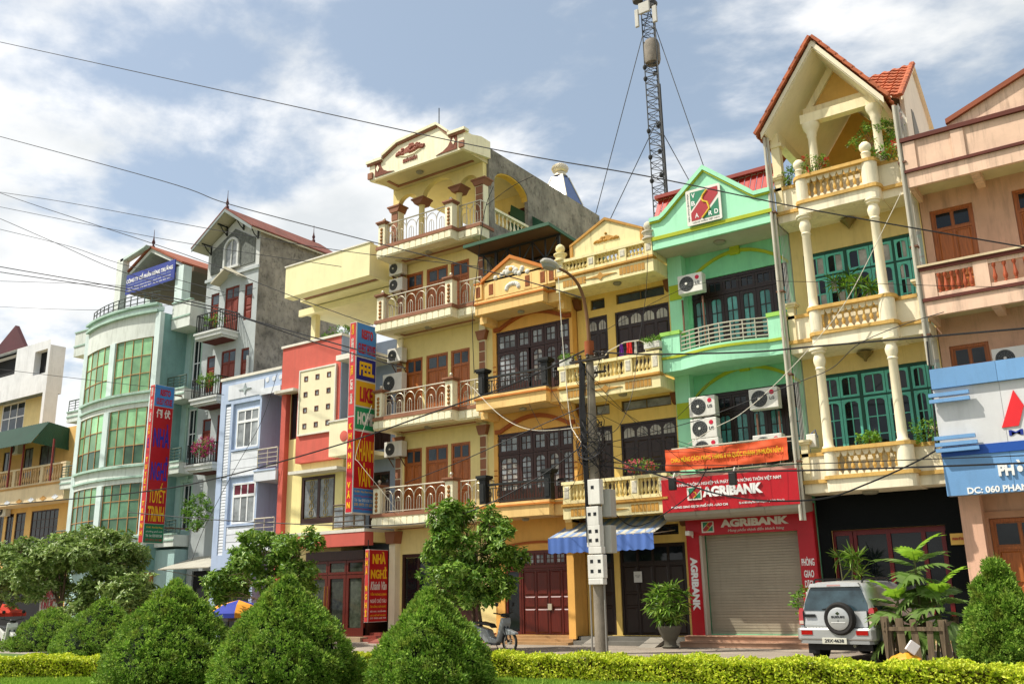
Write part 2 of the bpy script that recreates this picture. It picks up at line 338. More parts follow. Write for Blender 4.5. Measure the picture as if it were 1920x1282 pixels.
def steel_rail(parent, m, x0, x1, y, z0, z1, n, style='arch', post=None, y_end=None, name='railing', r=0.016):
    """Welded railing between two points along the street: rails, uprights, arches."""
    q = MB(); ye = y if y_end is None else y_end
    P = lambda t, z: (x0+(x1-x0)*t, y+(ye-y)*t, z)
    q.tube([P(0, z1), P(1, z1)], r*1.8, 8); q.tube([P(0, z0), P(1, z0)], r*1.2, 6)
    if style == 'arch':
        for i in range(n):
            a, b = i/n, (i+1)/n; c = (a+b)/2
            q.tube([P(a+(b-a)*(.5-.5*math.cos(t)), z0+(z1-z0)*(.52+.36*math.sin(t))) for t in np.linspace(0, math.pi, 9)], r, 5)
            q.tube([P(a+(b-a)*(.5-.22*math.cos(t)), z0+(z1-z0)*(.38+.20*math.sin(t))) for t in np.linspace(0, math.pi, 7)], r*.8, 5)
            for t in (a, a+(b-a)*.28, c, a+(b-a)*.72): q.tube([P(t, z0), P(t, z0+(z1-z0)*(.55 if t in (a, c) else .4))], r*.8, 5)
        for t in (0, 1/3, 2/3, 1): q.tube([P(t, z0-.08), P(t, z1)], r*1.3, 6)
    elif style == 'bars':
        for i in range(n+1): q.tube([P(i/n, z0), P(i/n, z1)], r*.8, 5)
        q.tube([P(0, z1-.12), P(1, z1-.12)], r*.8, 5)
    elif style == 'h':
        for k in range(1, 4): q.tube([P(0, z0+(z1-z0)*k/4), P(1, z0+(z1-z0)*k/4)], r, 6)
        for i in range(n+1): q.tube([P(i/n, z0-.06), P(i/n, z1)], r*1.2, 6)
    return q.build(name, m, parent)
def moulding(q, x0, x1, y0, y1, z0, z1, n=3, out=0.06):
    """Stepped cornice growing outwards towards the top."""
    for i in range(n):
        o = out*(i+1)/n; h = (z1-z0)/n; q.box(x0-o, x1+o, y0-o, y1, z0+h*i, z0+h*(i+1)+(.0 if i == n-1 else .001))
def ac_unit(label, x0, z0, w, h, y, d=0.32, logo=None, bracket=None, cat='air conditioner', fanx=0.36):
    """Wall unit whose front stands at plane y."""
    t = thing('air_conditioner', label, cat, (x0+w/2, y+d/2, z0), 'air conditioners on the facades')
    MB().box(x0, x0+w, y, y+d, z0, z0+h).build('casing', mat('ac_casing', 'dcdad0', .5, .08, .25), t, bevel=.018)
    c = (x0+w*fanx, y-.004, z0+h*.5); R = min(h*.40, w*.3)
    MB().lathe((c[0], c[1], c[2]), [(R, -.006), (R, .004), (R*.9, .012), (R*.9, .006)], 24, 'y').build('fan_shroud', mat('ac_dark', '3c3f40', .6, .1), t)
    q = MB()
    for k in range(1, 5):
        rr = R*k/4.6; q.tube([(c[0]+rr*math.cos(a), c[1]-.016, c[2]+rr*math.sin(a)) for a in np.linspace(0, 2*math.pi, 19)], .006, 4)
    for k in range(6):
        a = math.pi*k/6; q.tube([(c[0]-R*.9*math.cos(a), c[1]-.02, c[2]-R*.9*math.sin(a)), (c[0]+R*.9*math.cos(a), c[1]-.02, c[2]+R*.9*math.sin(a))], .005, 4)
    q.build('fan_grille', mat('ac_grille', '6a6c6a', .5, .1), t)
    MB().lathe((c[0], c[1]-.02, c[2]), [(R*.18, 0), (R*.16, .02)], 12, 'y').build('fan_hub', mat('ac_casing', 'dcdad0'), t)
    if logo:
        lx = x0+w*.80; MB().lathe((lx, y, z0+h*.76), [(h*.115, 0), (h*.11, .008)], 16, 'y').build('logo', mat('logo_red', 'c3163a', .5, .05), t)
        text(logo, t, mat('logo_grey', '54565a', .5, .05), lx-h*.12, lx+h*.12, z0+h*.40, z0+h*.55, y, bold=.03)
    if bracket:
        for bx in (x0+w*.18, x0+w*.82): q = MB(); q.bar((bx, y+.05, z0-.03), (bx, y+d+bracket, z0-.03), .035); q.bar((bx, y+.1, z0-.03), (bx, y+d+bracket, z0-.35), .03); q.build('bracket', mat('rust_steel', '6b4a38', .8, .25), t)
    return t
def ceiling_lamp(parent, x, y, z, r=0.16):
    MB().lathe((x, y, z), [(r*.7, -.09), (r*.95, -.06), (r, -.02), (r*.9, 0)], 16).build('ceiling_lamp', mat('lamp_glass', '8f8a78', .4, .1), parent)
def blade_sign(label, X, y0, y1, z0, z1, w=0.34, name='blade_sign'):
    t = thing(name, label, 'sign', (X-w/2, (y0+y1)/2, z0))
    MB().box(X-w+.004, X-.004, y0+.004, y1, z0, z1).build('sign_box', mat('sign_white', 'd8d5cc', .5, .05), t); return t

# ================================================================== ground
asph = mat('asphalt', '8b8478', .9, .16, .0, .5, .8); asph2 = mat('pavement', '94897b', .9, .22, .35, .5, .6, gcol='4a4238', streak=9)
g = MB(); g.quad((-600, -300, -.14), (400, -300, -.14), (400, 900, -.14), (-600, 900, -.14))
tag(g.build('ground', mat('earth', '7d7361', .95, .2, 0, .4, .3)), kind='structure')
g = MB(); g.quad((-220, 17.0, -.125), (80, 17.0, -.125), (80, 21.2, -.125), (-220, 21.2, -.125))
tag(g.build('road', asph), kind='structure')
tag(MB().box(-220, 80, 21.2, 60, -.135, 0.0).build('pavement', asph2), kind='structure')
tag(MB().box(-220, 80, 21.02, 21.2, -.136, .015).build('kerb', mat('kerb_stone', 'a49c8d', .9, .15, .2)), kind='structure')
tag(MB().box(-220, 80, 4.0, 16.9, -.136, .0).build('lawn', mat('lawn_soil', '4f6a24', .95, .3, 0, .5, 3)), kind='structure')
tag(MB().box(-220, 80, 16.9, 17.05, -.137, .02).build('median_kerb', mat('kerb_stone', 'a49c8d')), kind='structure')

# ================================================================== house materials
steel = mat('stainless', 'c8c0ac', .4, .08, 0, 0, metal=.45)
blackiron = mat('black_iron', '1f211f', .5, .15, 0, .1)
wood_or = wood('orange_wood', 'a8602a', .35, .4); wood_dk = wood('dark_wood', '3a2018', .35, .4); wood_rd = wood('red_wood', '5a1d12', .3, .35); wood_bk = wood('black_wood', '2b1d17', .3, .4)
gl_dark = glass('pane_dark', '20262a', .05); gl_blue = glass('pane_blue', '39444c', .05); gl_grey = glass('pane_grey', '8d9294', .12, .35, 2.5)
gl_teal = glass('pane_teal', '5a9490', .1, .25, 2)
curtain = mat('curtain_pane', 'a9a49a', .25, .3, 0, 0, 3)

# ================================================================== peach house with the car showroom board
def peach_house():
    x0, x1 = -4.58, 3.2; Y = 27.35; F = 26.0
    r = thing('peach_house', 'peach plastered house with brown trimmed balcony beside the car showroom board', 'house', (-.7, Y, 0))
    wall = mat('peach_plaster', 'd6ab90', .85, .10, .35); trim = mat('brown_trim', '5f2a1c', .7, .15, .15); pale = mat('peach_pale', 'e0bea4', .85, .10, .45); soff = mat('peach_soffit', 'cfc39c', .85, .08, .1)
    zc = S(1690, 262, F)[1]; zb = S(1697, 322, F)[1]; zf = S(1704, 352, F)[1]
    r3 = S(1721, 500, F)[1]; b3 = S(1731, 566, F)[1]; s3 = S(1735, 594, F)[1]; s2 = 4.6
    dA = S(1742, 397, Y); dB = S(1822, 380, Y); wB = S(1896, 358, Y)
    w2a, w2b = S(1779, 650, Y), S(1853, 640, Y)
    holes = [(dA[0], dB[0], s3+.35, dA[1]), (wB[0], wB[0]+1.3, s3+.35, wB[1]), (w2a[0], w2b[0], 5.2, w2a[1]), (w2b[0]+1.4, w2b[0]+2.8, 5.2, w2a[1]), (-4.0, -2.62, .3, 3.25)]
    house_body(r, wall, x0, x1, Y, 44, 0, zf+.35, holes, .14)
    door = lambda a, b, c, d: panel_door(r, a+.01, b-.01, c, d, Y+.05, wood_or, wood_or, gl_dark, 2, .5, 3, .08)
    for h in holes[:4]: door(*h)
    panel_door(r, -3.99, -2.63, .3, 3.24, Y+.05, wood_or, wood_or, gl_dark, 2, .62, 3, .09)
    q = MB(); q.box(-4.14, -2.48, Y-.05, Y+.02, 3.25, 3.42); q.box(-4.14, -4.0, Y-.05, Y+.02, .28, 3.25); q.box(-2.62, -2.48, Y-.05, Y+.02, .28, 3.25); q.build('door_surround', mat('surround_peach', 'c99a7a', .8, .1), r)
    # floor slabs
    for z in (zf, s3, s2):
        p = MB(); p.box(x0, x1, F, F+.12, z, z+.42); p.box(x0, x0+.12, F+.12, Y, z, z+.42)
        for xb in (x0+1.55, x0+3.6, x0+5.7): p.box(xb, xb+.22, F+.12, Y, z+.02, z+.3)
        o = p.build('balcony_slab', pale, r); MB().box(x0+.12, x1, F+.12, Y, z+.22, z+.4).build('soffit', soff, o)
    # balcony rail of the third floor
    q = MB(); q.box(x0-.03, x1, F-.05, F+.16, b3-.02, b3+.07); o = q.build('balcony_band', trim, r)
    q = MB(); q.box(x0-.05, x1, F-.08, F+.2, r3-.06, r3); q.build('rail_cap', mat('cap_peach', 'cdbb97', .85, .15, .3), r)
    q = MB(); q.box(x0-.02, x1, F-.04, F+.17, r3-.16, r3-.06); q.build('rail_band', trim, r)
    bq = MB(); ps = [x0+.18, S(1838, 500, F)[0], S(1838, 500, F)[0]+2.3, S(1838, 500, F)[0]+4.4]
    for p in ps: bq.box(p-.18, p+.18, F, F+.14, b3+.07, r3-.16)
    bq.box(x0, x1, F+.02, F+.1, b3+.07, b3+.19); bq.box(x0, x1, F+.02, F+.1, r3-.28, r3-.16)
    bo = bq.build('balcony_rail', pale, r); red = mat('baluster_red', 'a8512f', .7, .15, .2)
    for i in range(3):
        a, b = ps[i]+.18, ps[i+1]-.18; n = 6 if i == 0 else 8
        for k in range(n): baluster(bo, red, a+(b-a)*(k+.5)/n, F+.06, b3+.19, r3-.28-b3-.19, .9)
    # roof parapet and gable
    q = MB(); q.box(x0, x1, F+.02, F+.14, zf+.42, zc-.12)
    for p in (x0+.16, S(1800, 290, F)[0], S(1800, 290, F)[0]+3.0): q.box(p-.16, p+.16, F-.03, F+.1, zf+.5, zc-.14)
    po = q.build('parapet', pale, r)
    MB().box(x0-.04, x1, F-.08, F+.2, zc-.12, zc).build('parapet_cap', trim, po); MB().box(x0-.03, x1, F-.07, F+.12, zf+.42, zf+.5).build('parapet_band', trim, po)
    ga = S(1785, 226, F+.1); gb = S(1920, 138, F+.1); sl = (gb[1]-ga[1])/(gb[0]-ga[0]); ax = ga[0]+3.6; az = ga[1]+sl*3.6
    q = MB(); q.prism([(ax-3.75, zc-.1), (ax+3.75, zc-.1), (ax+3.75, ga[1]-.1), (ax, az-.06), (ax-3.75, ga[1]-.1)], F+.06, F+.2); gq = q.build('gable', pale, r)
    q = MB()
    for s_ in (1, -1): q.prism([(ax-s_*3.75, ga[1]-.12), (ax-s_*3.75, ga[1]+.02), (ax, az+.04), (ax, az-.10)], F-.06, F+.26)
    q.build('gable_trim', mat('gable_trim', '8a4a30', .75, .15, .15), gq)
    # pilaster at the ground floor corner
    MB().box(x0, x0+.5, F+.9, Y-.002, 0, s2).build('pilaster', wall, r)
    ac_unit('air conditioner above the showroom board on the peach house', S(1862, 680, 26.9)[0], 7.0, .85, .58, 26.85, logo=None)
    return r
peach_house()
# showroom board
def showroom_board():
    F = 25.72; x0 = -4.62; x1 = 1.6; zt = S(1743, 695, F)[1]; z1 = S(1749, 731, F)[1]; z2 = S(1765, 840, F)[1]; z3 = S(1767, 857, F)[1]; zb = S(1776, 930, F)[1]
    t = thing('shop_sign', 'blue and white showroom sign board with red diamonds on the peach house', 'sign', (x0+3, F, zb))
    blue = mat('sign_blue', '6f9cc9', .45, .06, .12); white = mat('sign_panel_white', 'cfd0d0', .5, .05, .12); dkb = mat('sign_dark_blue', '1e4fa3', .45, .05)
    MB().box(x0+.01, x1, F+.02, 26.0, zb, zt).build('backing', mat('sign_backing', '8f9498', .7, .1), t)
    xs = [x0, x0+1.55, x0+3.1, x0+4.65, x1]
    for a, b in zip(xs, xs[1:]):
        bit('panel', t, blue, a+.004, b-.004, F-.13, F+.02, z1, zt); bit('panel', t, white, a+.004, b-.004, F-.02, F+.02, z2+.004, z1-.004); bit('panel', t, blue, a+.004, b-.004, F-.02, F+.02, zb, z3-.004)
    MB().box(x0, x1, F-.05, F+.015, z3, z2).build('stripe', dkb, t)
    for (px, py, l) in ((1745, 742, .95), (1747, 753, .95), (1758, 822, .95), (1759, 834, .98), (1760, 845, 1.0)):
        z = S(px, py, F-.2)[1]; bit('fin', t, blue, x0-.08, x0-.08+l, F-.24, F-.12, z-.045, z+.045)
    # three diamonds, the first fully in view
    red = mat('diamond_red', 'd8262c', .45, .05); ax, az = S(1900, 731, F); bx, bz = S(1879, 802, F); h = (az-bz); w = h*.72; cx, cz = ax+.02, az-h
    def dia(ang):
        q = MB(); pts = [(0, 0), (w*.36, h*.5), (0, h), (-w*.36, h*.5)]; ca, sa = math.cos(ang), math.sin(ang)
        q.prism([(cx+.42+x*ca-z*sa, cz+.42+x*sa+z*ca) for x, z in pts], F-.045, F-.02); q.build('logo', red, t)
    ptri = [(ax, az), (S(1920, 760, F)[0]+.0, S(1920, 760, F)[1]), (S(1911, 800, F)[0], bz+.01), (bx, bz)]
    MB().prism(ptri, F-.05, F-.022).build('logo', red, t)
    MB().prism([(ax+.95, az-.02), (ax+.62, az-h*.45), (ax+.62, bz), (ax+1.12, bz)], F-.05, F-.022).build('logo', red, t)
    navy = mat('letter_navy', '1c2f86', .5, .05); wht = mat('letter_white', 'e6e6e2', .5, .05)
    a = S(1893, 817, F); text('MITSUBISHI', t, navy, a[0], a[0]+2.3, S(1893, 817, F)[1], S(1893, 806, F)[1], F-.022, bold=.015)
    a = S(1874, 893, F); text('PHÒNG TRƯNG BÀY', t, wht, a[0], a[0]+2.8, a[1], S(1871, 865, F)[1], F-.022, bold=.05, th=.05)
    a = S(1815, 924, F); text('DC: 060 PHAN ĐÌNH PHÙNG', t, wht, a[0], a[0]+2.75, S(1815, 926, F)[1], S(1813, 911, F)[1], F-.022, bold=.03)
showroom_board()
t = thing('poster', 'light blue showroom poster standing beside the orange wooden door', 'poster', (-2.2, 26.9, .2))
MB().box(-2.36, -1.5, 26.86, 26.9, .9, 3.55).build('board', mat('poster_blue', '58a9cf', .5, .06), t); MB().box(-2.36, -1.5, 26.845, 26.858, 3.2, 3.55).build('header', mat('poster_grey', 'c9cdd0', .5, .05), t)
text('CÔNG', t, mat('poster_yellow', 'ddc02a', .5), -2.28, -1.6, 2.65, 2.95, 26.858, bold=.04); MB().prism([(-2.2, 3.28), (-2.08, 3.5), (-1.96, 3.28)], 26.83, 26.843).build('logo', mat('diamond_red', 'd8262c'), t)
text('CHẤT LƯỢNG', t, mat('letter_white', 'e6e6e2'), -2.28, -1.6, 2.3, 2.48, 26.858)

# ================================================================== cream house with teal doors
def teal_house():
    x0, x1 = -8.42, -4.60; Y = 27.35; F = 26.0
    r = thing('cream_house_teal_doors', 'cream house with round columns, teal doors and steep tiled gable', 'house', (-6.5, Y, 0))
    cr = mat('cream_plaster', 'e8dab0', .85, .08, .28, gcol='7a6440'); crw = mat('cream_wall', 'e0c886', .85, .08, .2, gcol='8a6a38'); pale = mat('cream_pale', 'ece2c4', .85, .08, .38, gcol='6a5a40'); ochre = mat('ochre_trim', 'cfa75c', .8, .12, .3, gcol='4a3a24')
    teal = mat('teal_paint', '62bda8', .5, .10, .08); tdk = mat('teal_dark', '1b4a3c', .6, .1)
    lv = [S(1541, 841, F)[1], S(1512, 578, F)[1], S(1490, 333, F)[1]]      # rail tops
    ml = [S(1540, 897, F)[1], S(1516, 629, F)[1], S(1492, 383, F)[1]]      # lower mouldings
    fb = [S(1550, 922, F)[1], S(1524, 653, F)[1], S(1497, 403, F)[1]]      # fascia bottoms
    d1 = (S(1520, 700, Y), S(1755, 680, Y)); d2 = (S(1498, 482, Y), S(1708, 435, Y))
    topA = (d1[0][1]+d1[1][1])/2; topB = (d2[0][1]+d2[1][1])/2
    hx0, hx1 = x0+.36, x1-.04
    holes = [(hx0, hx1, fb[0]+.4, topA), (hx0, hx1, fb[1]+.4, topB), (x0+.35, x1-.25, .25, 3.15)]
    house_body(r, crw, x0, x1, Y, 44, 0, fb[2]+.3, holes, .2)
    # teal door sets
    for zl, zt in ((fb[0]+.4, topA), (fb[1]+.4, topB)):
        q = MB(); q.box(hx0, hx1, Y+.04, Y+.16, zt-.09, zt); zs_ = zt-.74; q.box(hx0, hx1, Y+.042, Y+.16, zs_-.05, zs_); q.box(hx0, hx0+.09, Y+.041, Y+.16, zl, zt)
        xm = hx0+(hx1-hx0)*.36; q.box(xm-.045, xm+.045, Y+.043, Y+.16, zl, zt); xm2 = hx0+(hx1-hx0)*.76; q.box(xm2-.03, xm2+.03, Y+.044, Y+.16, zl, zt)
        q.build('door_frame', tdk, r)
        spans = [(hx0+.09, xm-.045, 2), (xm+.045, xm2-.03, 2), (xm2+.03, hx1, 2)]
        for a, b, n in spans:
            for k in range(n):
                u, v = a+(b-a)*k/n, a+(b-a)*(k+1)/n
                grid_window(r, u+.008, v-.008, zl, zs_-.055, Y+.06, teal, gl_dark, 2, 4, .075, .032, .06, 'door_leaf', .11, gm2=curtain if zl > 6 else None, sill=.25)
                grid_window(r, u+.008, v-.008, zs_+.005, zt-.095, Y+.06, teal, gl_dark, 2, 1, .065, .032, .06, 'transom_window', .08, gm2=curtain if zl > 6 else None)
    # balconies
    cxs = (S(1541, 841, F)[0], S(1709, 826, F)[0]); colx = (S(1544, 745, 26.2)[0], S(1681, 730, 26.2)[0])
    def hull(q, z0, z1, e=0.0, yf=F):
        a, b = cxs[0]-e, cxs[1]+e; pts = [(a, Y), (a, yf+.22), (a+.02, yf+.1), (a+.1, yf+.02-e), (a+.2, yf-e), (b-.2, yf-e), (b-.1, yf+.02-e), (b-.02, yf+.1), (b, yf+.22), (b, Y)]
        q.prism(pts, z0, z1, 'z')
    for i in range(3):
        zr, zm, zf = lv[i], ml[i], fb[i]
        q = MB(); hull(q, zf, zm-.04); q.box(x0, x1, F+.42, Y, zf+.03, zm-.02); q.box(x0, x1, F+.40, F+.54, zm-.02, zr-.14); b = q.build('balcony', pale, r)
        q = MB(); hull(q, zm-.04, zm+.06, .06); q.box(x0-.02, x1+.02, F+.34, F+.58, zm-.08, zm+.02); q.box(x0-.02, x1+.02, F+.36, F+.58, zr-.14, zr-.04); q.build('moulding', ochre, b)
        # rail cap follows the bowed front
        q = MB(); a0, a1 = cxs; q.prism([(a0-.07, F+.5), (a0-.07, F+.16), (a0+.02, F-.01), (a0+.16, F-.08), (a1-.16, F-.08), (a1-.02, F-.01), (a1+.07, F+.16), (a1+.07, F+.5), (a1-.25, F+.5), (a1-.25, F+.24), (a0+.25, F+.24), (a0+.25, F+.5)], zr-.10, zr, 'z'); q.build('rail_cap', ochre, b)
        q = MB(); q.lathe((a0+.19, F+.14, zm+.06), [(.19, 0), (.19, zr-.1-zm-.06)], 14); q.lathe((a1-.22, F+.16, zm+.06), [(.23, 0), (.23, zr-.1-zm-.06)], 14)
        # arched fillets over and stepped blocks under the balusters
        n = 8; A, B = a0+.38, a1-.45; w = (B-A)/n
        for k in range(n+1):
            x = A+w*k; q.prism([(x-w*.5, zr-.1), (x-w*.42, zr-.16), (x-w*.2, zr-.25), (x+w*.2, zr-.25), (x+w*.42, zr-.16), (x+w*.5, zr-.1)], F+.05, F+.17)
            q.prism([(x-w*.46, zm+.06), (x+w*.46, zm+.06), (x+w*.2, zm+.17), (x-w*.2, zm+.17)], F+.05, F+.17)
        q.build('pier', pale, b)
        for k in range(n+1): baluster(b, ochre, A+w*k, F+.11, zm+.16, zr-.25-zm-.16, .85)
        # end piers with caps and vertical pot ledge
        for xe in (x0+.12, x1-.1):
            q = MB(); q.box(xe-.1, xe+.1, F+.36, F+.56, zm+.02, zr+.22); q.box(xe-.16, xe+.16, F+.30, F+.62, zr+.22, zr+.28); q.box(xe-.2, xe+.2, F+.26, F+.66, zr+.28, zr+.34); q.build('end_pier', cr, b)
    # columns on two floors
    for i in (0, 1):
        zb, zt = lv[i], fb[i+1]
        for cx in colx:
            prof = [(.17, 0), (.17, .06), (.135, .1), (.135, .3), (.12, zt-zb-.62), (.15, zt-zb-.58), (.12, zt-zb-.54), (.165, zt-zb-.40), (.17, zt-zb-.3), (.13, zt-zb-.16), (.2, zt-zb-.12), (.2, zt-zb-.06), (.24, zt-zb-.05), (.24, zt-zb)]
            MB().lathe((cx, 26.2, zb), prof, 18).build('column', mat('column_cream', 'efe4c4', .8, .06, .12, gcol='8a7a58'), r)
    # top terrace: columns, beam, ball finials, back wall
    z3 = lv[2]; zt = S(1520, 231, 26.45)[1]; 
    for px, py in ((1523, 270), (1644, 245)):
        cx = S(px, py, 26.4)[0]; prof = [(.15, 0), (.13, .08), (.12, zt-z3-.45), (.15, zt-z3-.4), (.14, zt-z3-.32), (.2, zt-z3-.2), (.24, zt-z3-.12), (.26, zt-z3)]
        MB().lathe((cx, 26.45, z3-.05), prof, 16).build('column', mat('column_cream', 'efe4c4'), r)
    for px, py in ((1497, 308), (1621, 274)):
        cx, cz = S(px, py, F+.1); prof = [(.13, 0), (.13, .22), (.15, .25), (.13, .28), (.10, .30), (.155, .38), (.17, .45), (.155, .53), (.09, .6), (.02, .62)]
        MB().lathe((cx, F+.12, z3-.05), prof, 14).build('ball_finial', mat('column_cream', 'efe4c4'), r)
    hz = zt+.1
    q = MB(); q.box(-7.42, -5.1, 26.32, 26.6, zt-.02, zt+.28); q.box(x0, x0+.26, 26.4, 26.66, z3, zt+.05); q.box(x0, x0+.26, 26.66, 30.4, zt-.25, zt+.05); q.box(x0, x0+.34, 26.36, 26.7, zt-.5, zt-.38); q.build('terrace_frame', cr, r)
    pass
    MB().box(x1-2.0, x1-1.15, 30.16, 30.2, z3+.3, z3+1.35).build('terrace_window', gl_dark, r)
    # white gable wall on the far side, bamboo blinds
    xa, za = S(1533, 66, 25.9); xl, zl = S(1427, 243, 25.9); xr, zr = S(1656, 172, 25.9)
    zr = (zr+zl)/2+.02; half = (xr-xl)/2; xa = (xl+xr)/2
    gy0, gy1 = 25.85, 31.5
    MB().prism([(x0+.1, fb[2]+.3), (x1-.13, fb[2]+.3), (x1-.13, zl-.35), (xa, za-.55), (x0+.1, zl-.3)], 30.2, 30.4).build('terrace_wall', mat('ochre_wall', 'c9984a', .85, .1, .1), r)
    tile = mat('roof_tile', 'b3623e', .8, .3, .4, .3, 2.5, gcol='4a2a1e'); 
    sl = math.atan2(za-zl, half); L = math.hypot(za-zl, half)
    q = MB()
    for s_ in (1, -1):   # sloped slabs with pale soffit
        n = Vector((s_*math.sin(sl), 0, math.cos(sl))); o_ = Vector((xa, 0, za-.13)); d = Vector((s_*math.cos(sl), 0, -math.sin(sl)))
        p = [o_-n*.04, o_+d*L-n*.04, o_+d*L-n*.16, o_-n*.16+Vector((0, 0, 0))]
        q.prism([(v.x, v.z) for v in p], gy0, gy1)
    ro = q.build('roof', mat('roof_soffit', 'e6dcc0', .85, .05, .08), r)
    # single roof tiles: courses run down each slope
    tw, tl = .30, .36; rows = int(L/tl)+1; 
    def tile_mb():
        q = MB(); k = 5; prof = [(-tw/2, .0), (-tw*.3, .045), (-tw*.08, .05), (tw*.12, .012), (tw*.5, .0)]
        vs = [(0, u, w+.006) for u, w in prof]+[(tl+.05, u, w+.055) for u, w in prof]+[(0, u, w-.01) for u, w in prof]+[(tl+.05, u, w+.0) for u, w in prof]
        fs = [(i, i+1, k+i+1, k+i) for i in range(k-1)]+[(k+i, k+i+1, 3*k+i+1, 3*k+i) for i in range(k-1)]; q.add(vs, fs); return q
    for s_ in (1, -1):
        ry = sl if s_ > 0 else math.pi-sl
        for j in range(rows):
            for i in range(int((gy1-gy0)/tw)):
                t_ = tl*j; x = xa+s_*math.cos(sl)*t_; z = za-math.sin(sl)*t_-.12
                if i > 7 and s_ < 0: continue
                o = piece('roof_tile', 'tile', tile_mb, tile, ro, (x, gy0+tw*(i+.5)-.05, z), rot=(0, 0, 0))
                o.rotation_euler = (0, sl, 0 if s_ > 0 else math.pi)
        for j in range(rows):
            t_ = tl*j; o = piece('rake_tile', 'rake', lambda: MB().box(0, tl+.06, -.07, .11, -.03, .06), tile, ro, (xa+s_*(math.cos(sl)*t_+math.sin(sl)*.02), gy0-.06+.0*j, za-math.sin(sl)*t_-.06+.012)); o.rotation_euler = (0, sl-.05, 0 if s_ > 0 else math.pi)
    for i in range(14): piece('ridge_tile', 'ridge', lambda: MB().prism([(-.13, -.07), (-.09, .03), (0, .07), (.09, .03), (.13, -.07)], -.2, .2), tile, ro, (xa, gy0+.15+i*.4, za-.06))
    q = MB()
    for s_ in (1, -1): q.prism([(xa, za-.16), (xa+s_*half, zl-.16+.0), (xa+s_*half, zl-.36), (xa, za-.36)], gy0-.05, gy0-.005)
    q.build('bargeboard', mat('bargeboard', 'e9dfc2', .8, .05, .1), ro)
    ta, tb, tc = S(1564, 132, 27.0), S(1526, 208, 27.0), S(1618, 182, 27.0)
    MB().prism([(tb[0], tb[1]+.1), (tc[0], tb[1]+.1), ((tb[0]+tc[0])/2, ta[1])], 27.0, 27.1).build('tympanum', mat('tympanum', 'd2a75a', .85, .12, .1), ro)
    tm = (tb[0]+tc[0])/2; q = MB()
    for s_ in (1, -1): q.prism([(tm, ta[1]+.35), (tm+s_*1.05, tb[1]-.02), (tm+s_*.82, tb[1]-.02), (tm, ta[1]-.02)], 26.9, 27.05)
    q.box(tm-1.05, tm+1.05, 26.88, 27.08, tb[1]-.2, tb[1]+.09); q.build('tympanum_frame', cr, ro)
    # cross roof on the right with its white gable
    rx0 = xa; z_e = 15.45; y_r = 29.3; zrd = 17.72
    q = MB(); q.prism([(27.35, 15.95), (y_r, zrd-.14), (31.2, 16.45), (31.2, 13.2), (27.35, 13.2)], x1-.12, x1+.0, 'x'); q.build('side_gable', mat('gable_white', 'e2dcc8', .85, .06, .15), r)
    q = MB(); xe_ = x1+.12; q.add([(rx0, y_r, zrd-.04), (xe_, y_r, zrd-.04), (xe_, 26.4, z_e-.22), (rx0, y_r, zrd-.14), (xe_, y_r, zrd-.14), (xe_, 26.4, z_e-.32), (rx0, 31.4, 16.3), (xe_, 31.4, 16.3)], [(0, 2, 1), (3, 4, 5), (0, 3, 5, 2), (1, 2, 5, 4), (0, 1, 7, 6)]); ro2 = q.build('cross_roof', mat('roof_soffit', 'e6dcc0'), r)
    s2 = math.atan2(zrd-z_e+.2, y_r-26.4); L2 = math.hypot(zrd-z_e+.2, y_r-26.4)
    for j in range(int(L2/tl)+1):
        for i in range(7):
            if rx0+.14+tw*(i-.4) < rx0+(x1-rx0-.1)*(tl*(j+.5)/L2): continue
            t_ = L2-tl*(j+1)*1.0; o = piece('roof_tile', 'tile', tile_mb, tile, ro2, (rx0+.14+tw*i, y_r-math.cos(s2)*(L2-t_-tl)*1.0, zrd-math.sin(s2)*(L2-t_-tl)+.0)); 
            o.rotation_euler = (0, s2, -math.pi/2)
    for i in range(12): piece('ridge_tile', 'edge', lambda: MB().prism([(-.1, -.05), (-.07, .03), (0, .05), (.07, .03), (.1, -.05)], -.19, .19), tile, ro2, (x1+.06, y_r-.16-i*.31*math.cos(s2), zrd-.08-i*.31*math.sin(s2))).rotation_euler = (s2, 0, 0)
    MB().prism([(28.3, 13.9), (30.4, 13.9), (28.6, 15.7), (28.3, 15.7)], x1-.02, x1+.02, 'x').build('louvre_opening', mat('louvre_grey', '77786f', .7, .2), r)
    # thin vertical wires that close the balcony sides
    q = MB()
    for xe, n in ((x0+.02, 7), (x1-.02, 7)):
        for k in range(n): y = F+.44+k*.13; q.tube([(xe, y, fb[0]+.5), (xe, y, z_e-.4 if xe > -6 else zl-.3)], .009, 4)
    q.build('balcony_wires', mat('wire_grey', 'b4b2aa', .5, .1, 0, 0, metal=.4), r)
    # ground floor: granite surround, red framed glass doors
    gran = mat('black_granite', '0b0e0e', .5, .5, 0, 0, 40, spec=.08); q = MB(); q.box(x0+.02, x0+.35, Y-.12, Y-.002, 0, fb[0]+.02); q.box(x1-.45, x1-.02, Y-.12, Y-.002, 0, fb[0]+.02); q.box(x0+.35, x1-.45, Y-.118, Y-.003, 3.15, fb[0]+.01); q.build('granite_surround', gran, r)
    rd = mat('red_frame', '64100f', .4, .1); q = MB(); a, b = x0+.36, x1-.46
    q.box(a, b, Y+.06, Y+.15, 3.0, 3.14); q.box(a, b, Y+.061, Y+.15, .26, .42)
    for x in (a, a+.5, a+.5+.09, (a+b)/2, b-.6, b-.1): q.box(x-.05, x+.06, Y+.05, Y+.15, .262, 3.1)
    dr = q.build('door', rd, r); bit('pane', dr, gl_dark, a, b, Y+.11, Y+.12, .42, 3.0)
    MB().box(x0+.1, x1-.1, 26.5, Y-.13, 0, .14).build('doorstep', mat('step_stone', 'a08a6e', .8, .15, .2), r); 
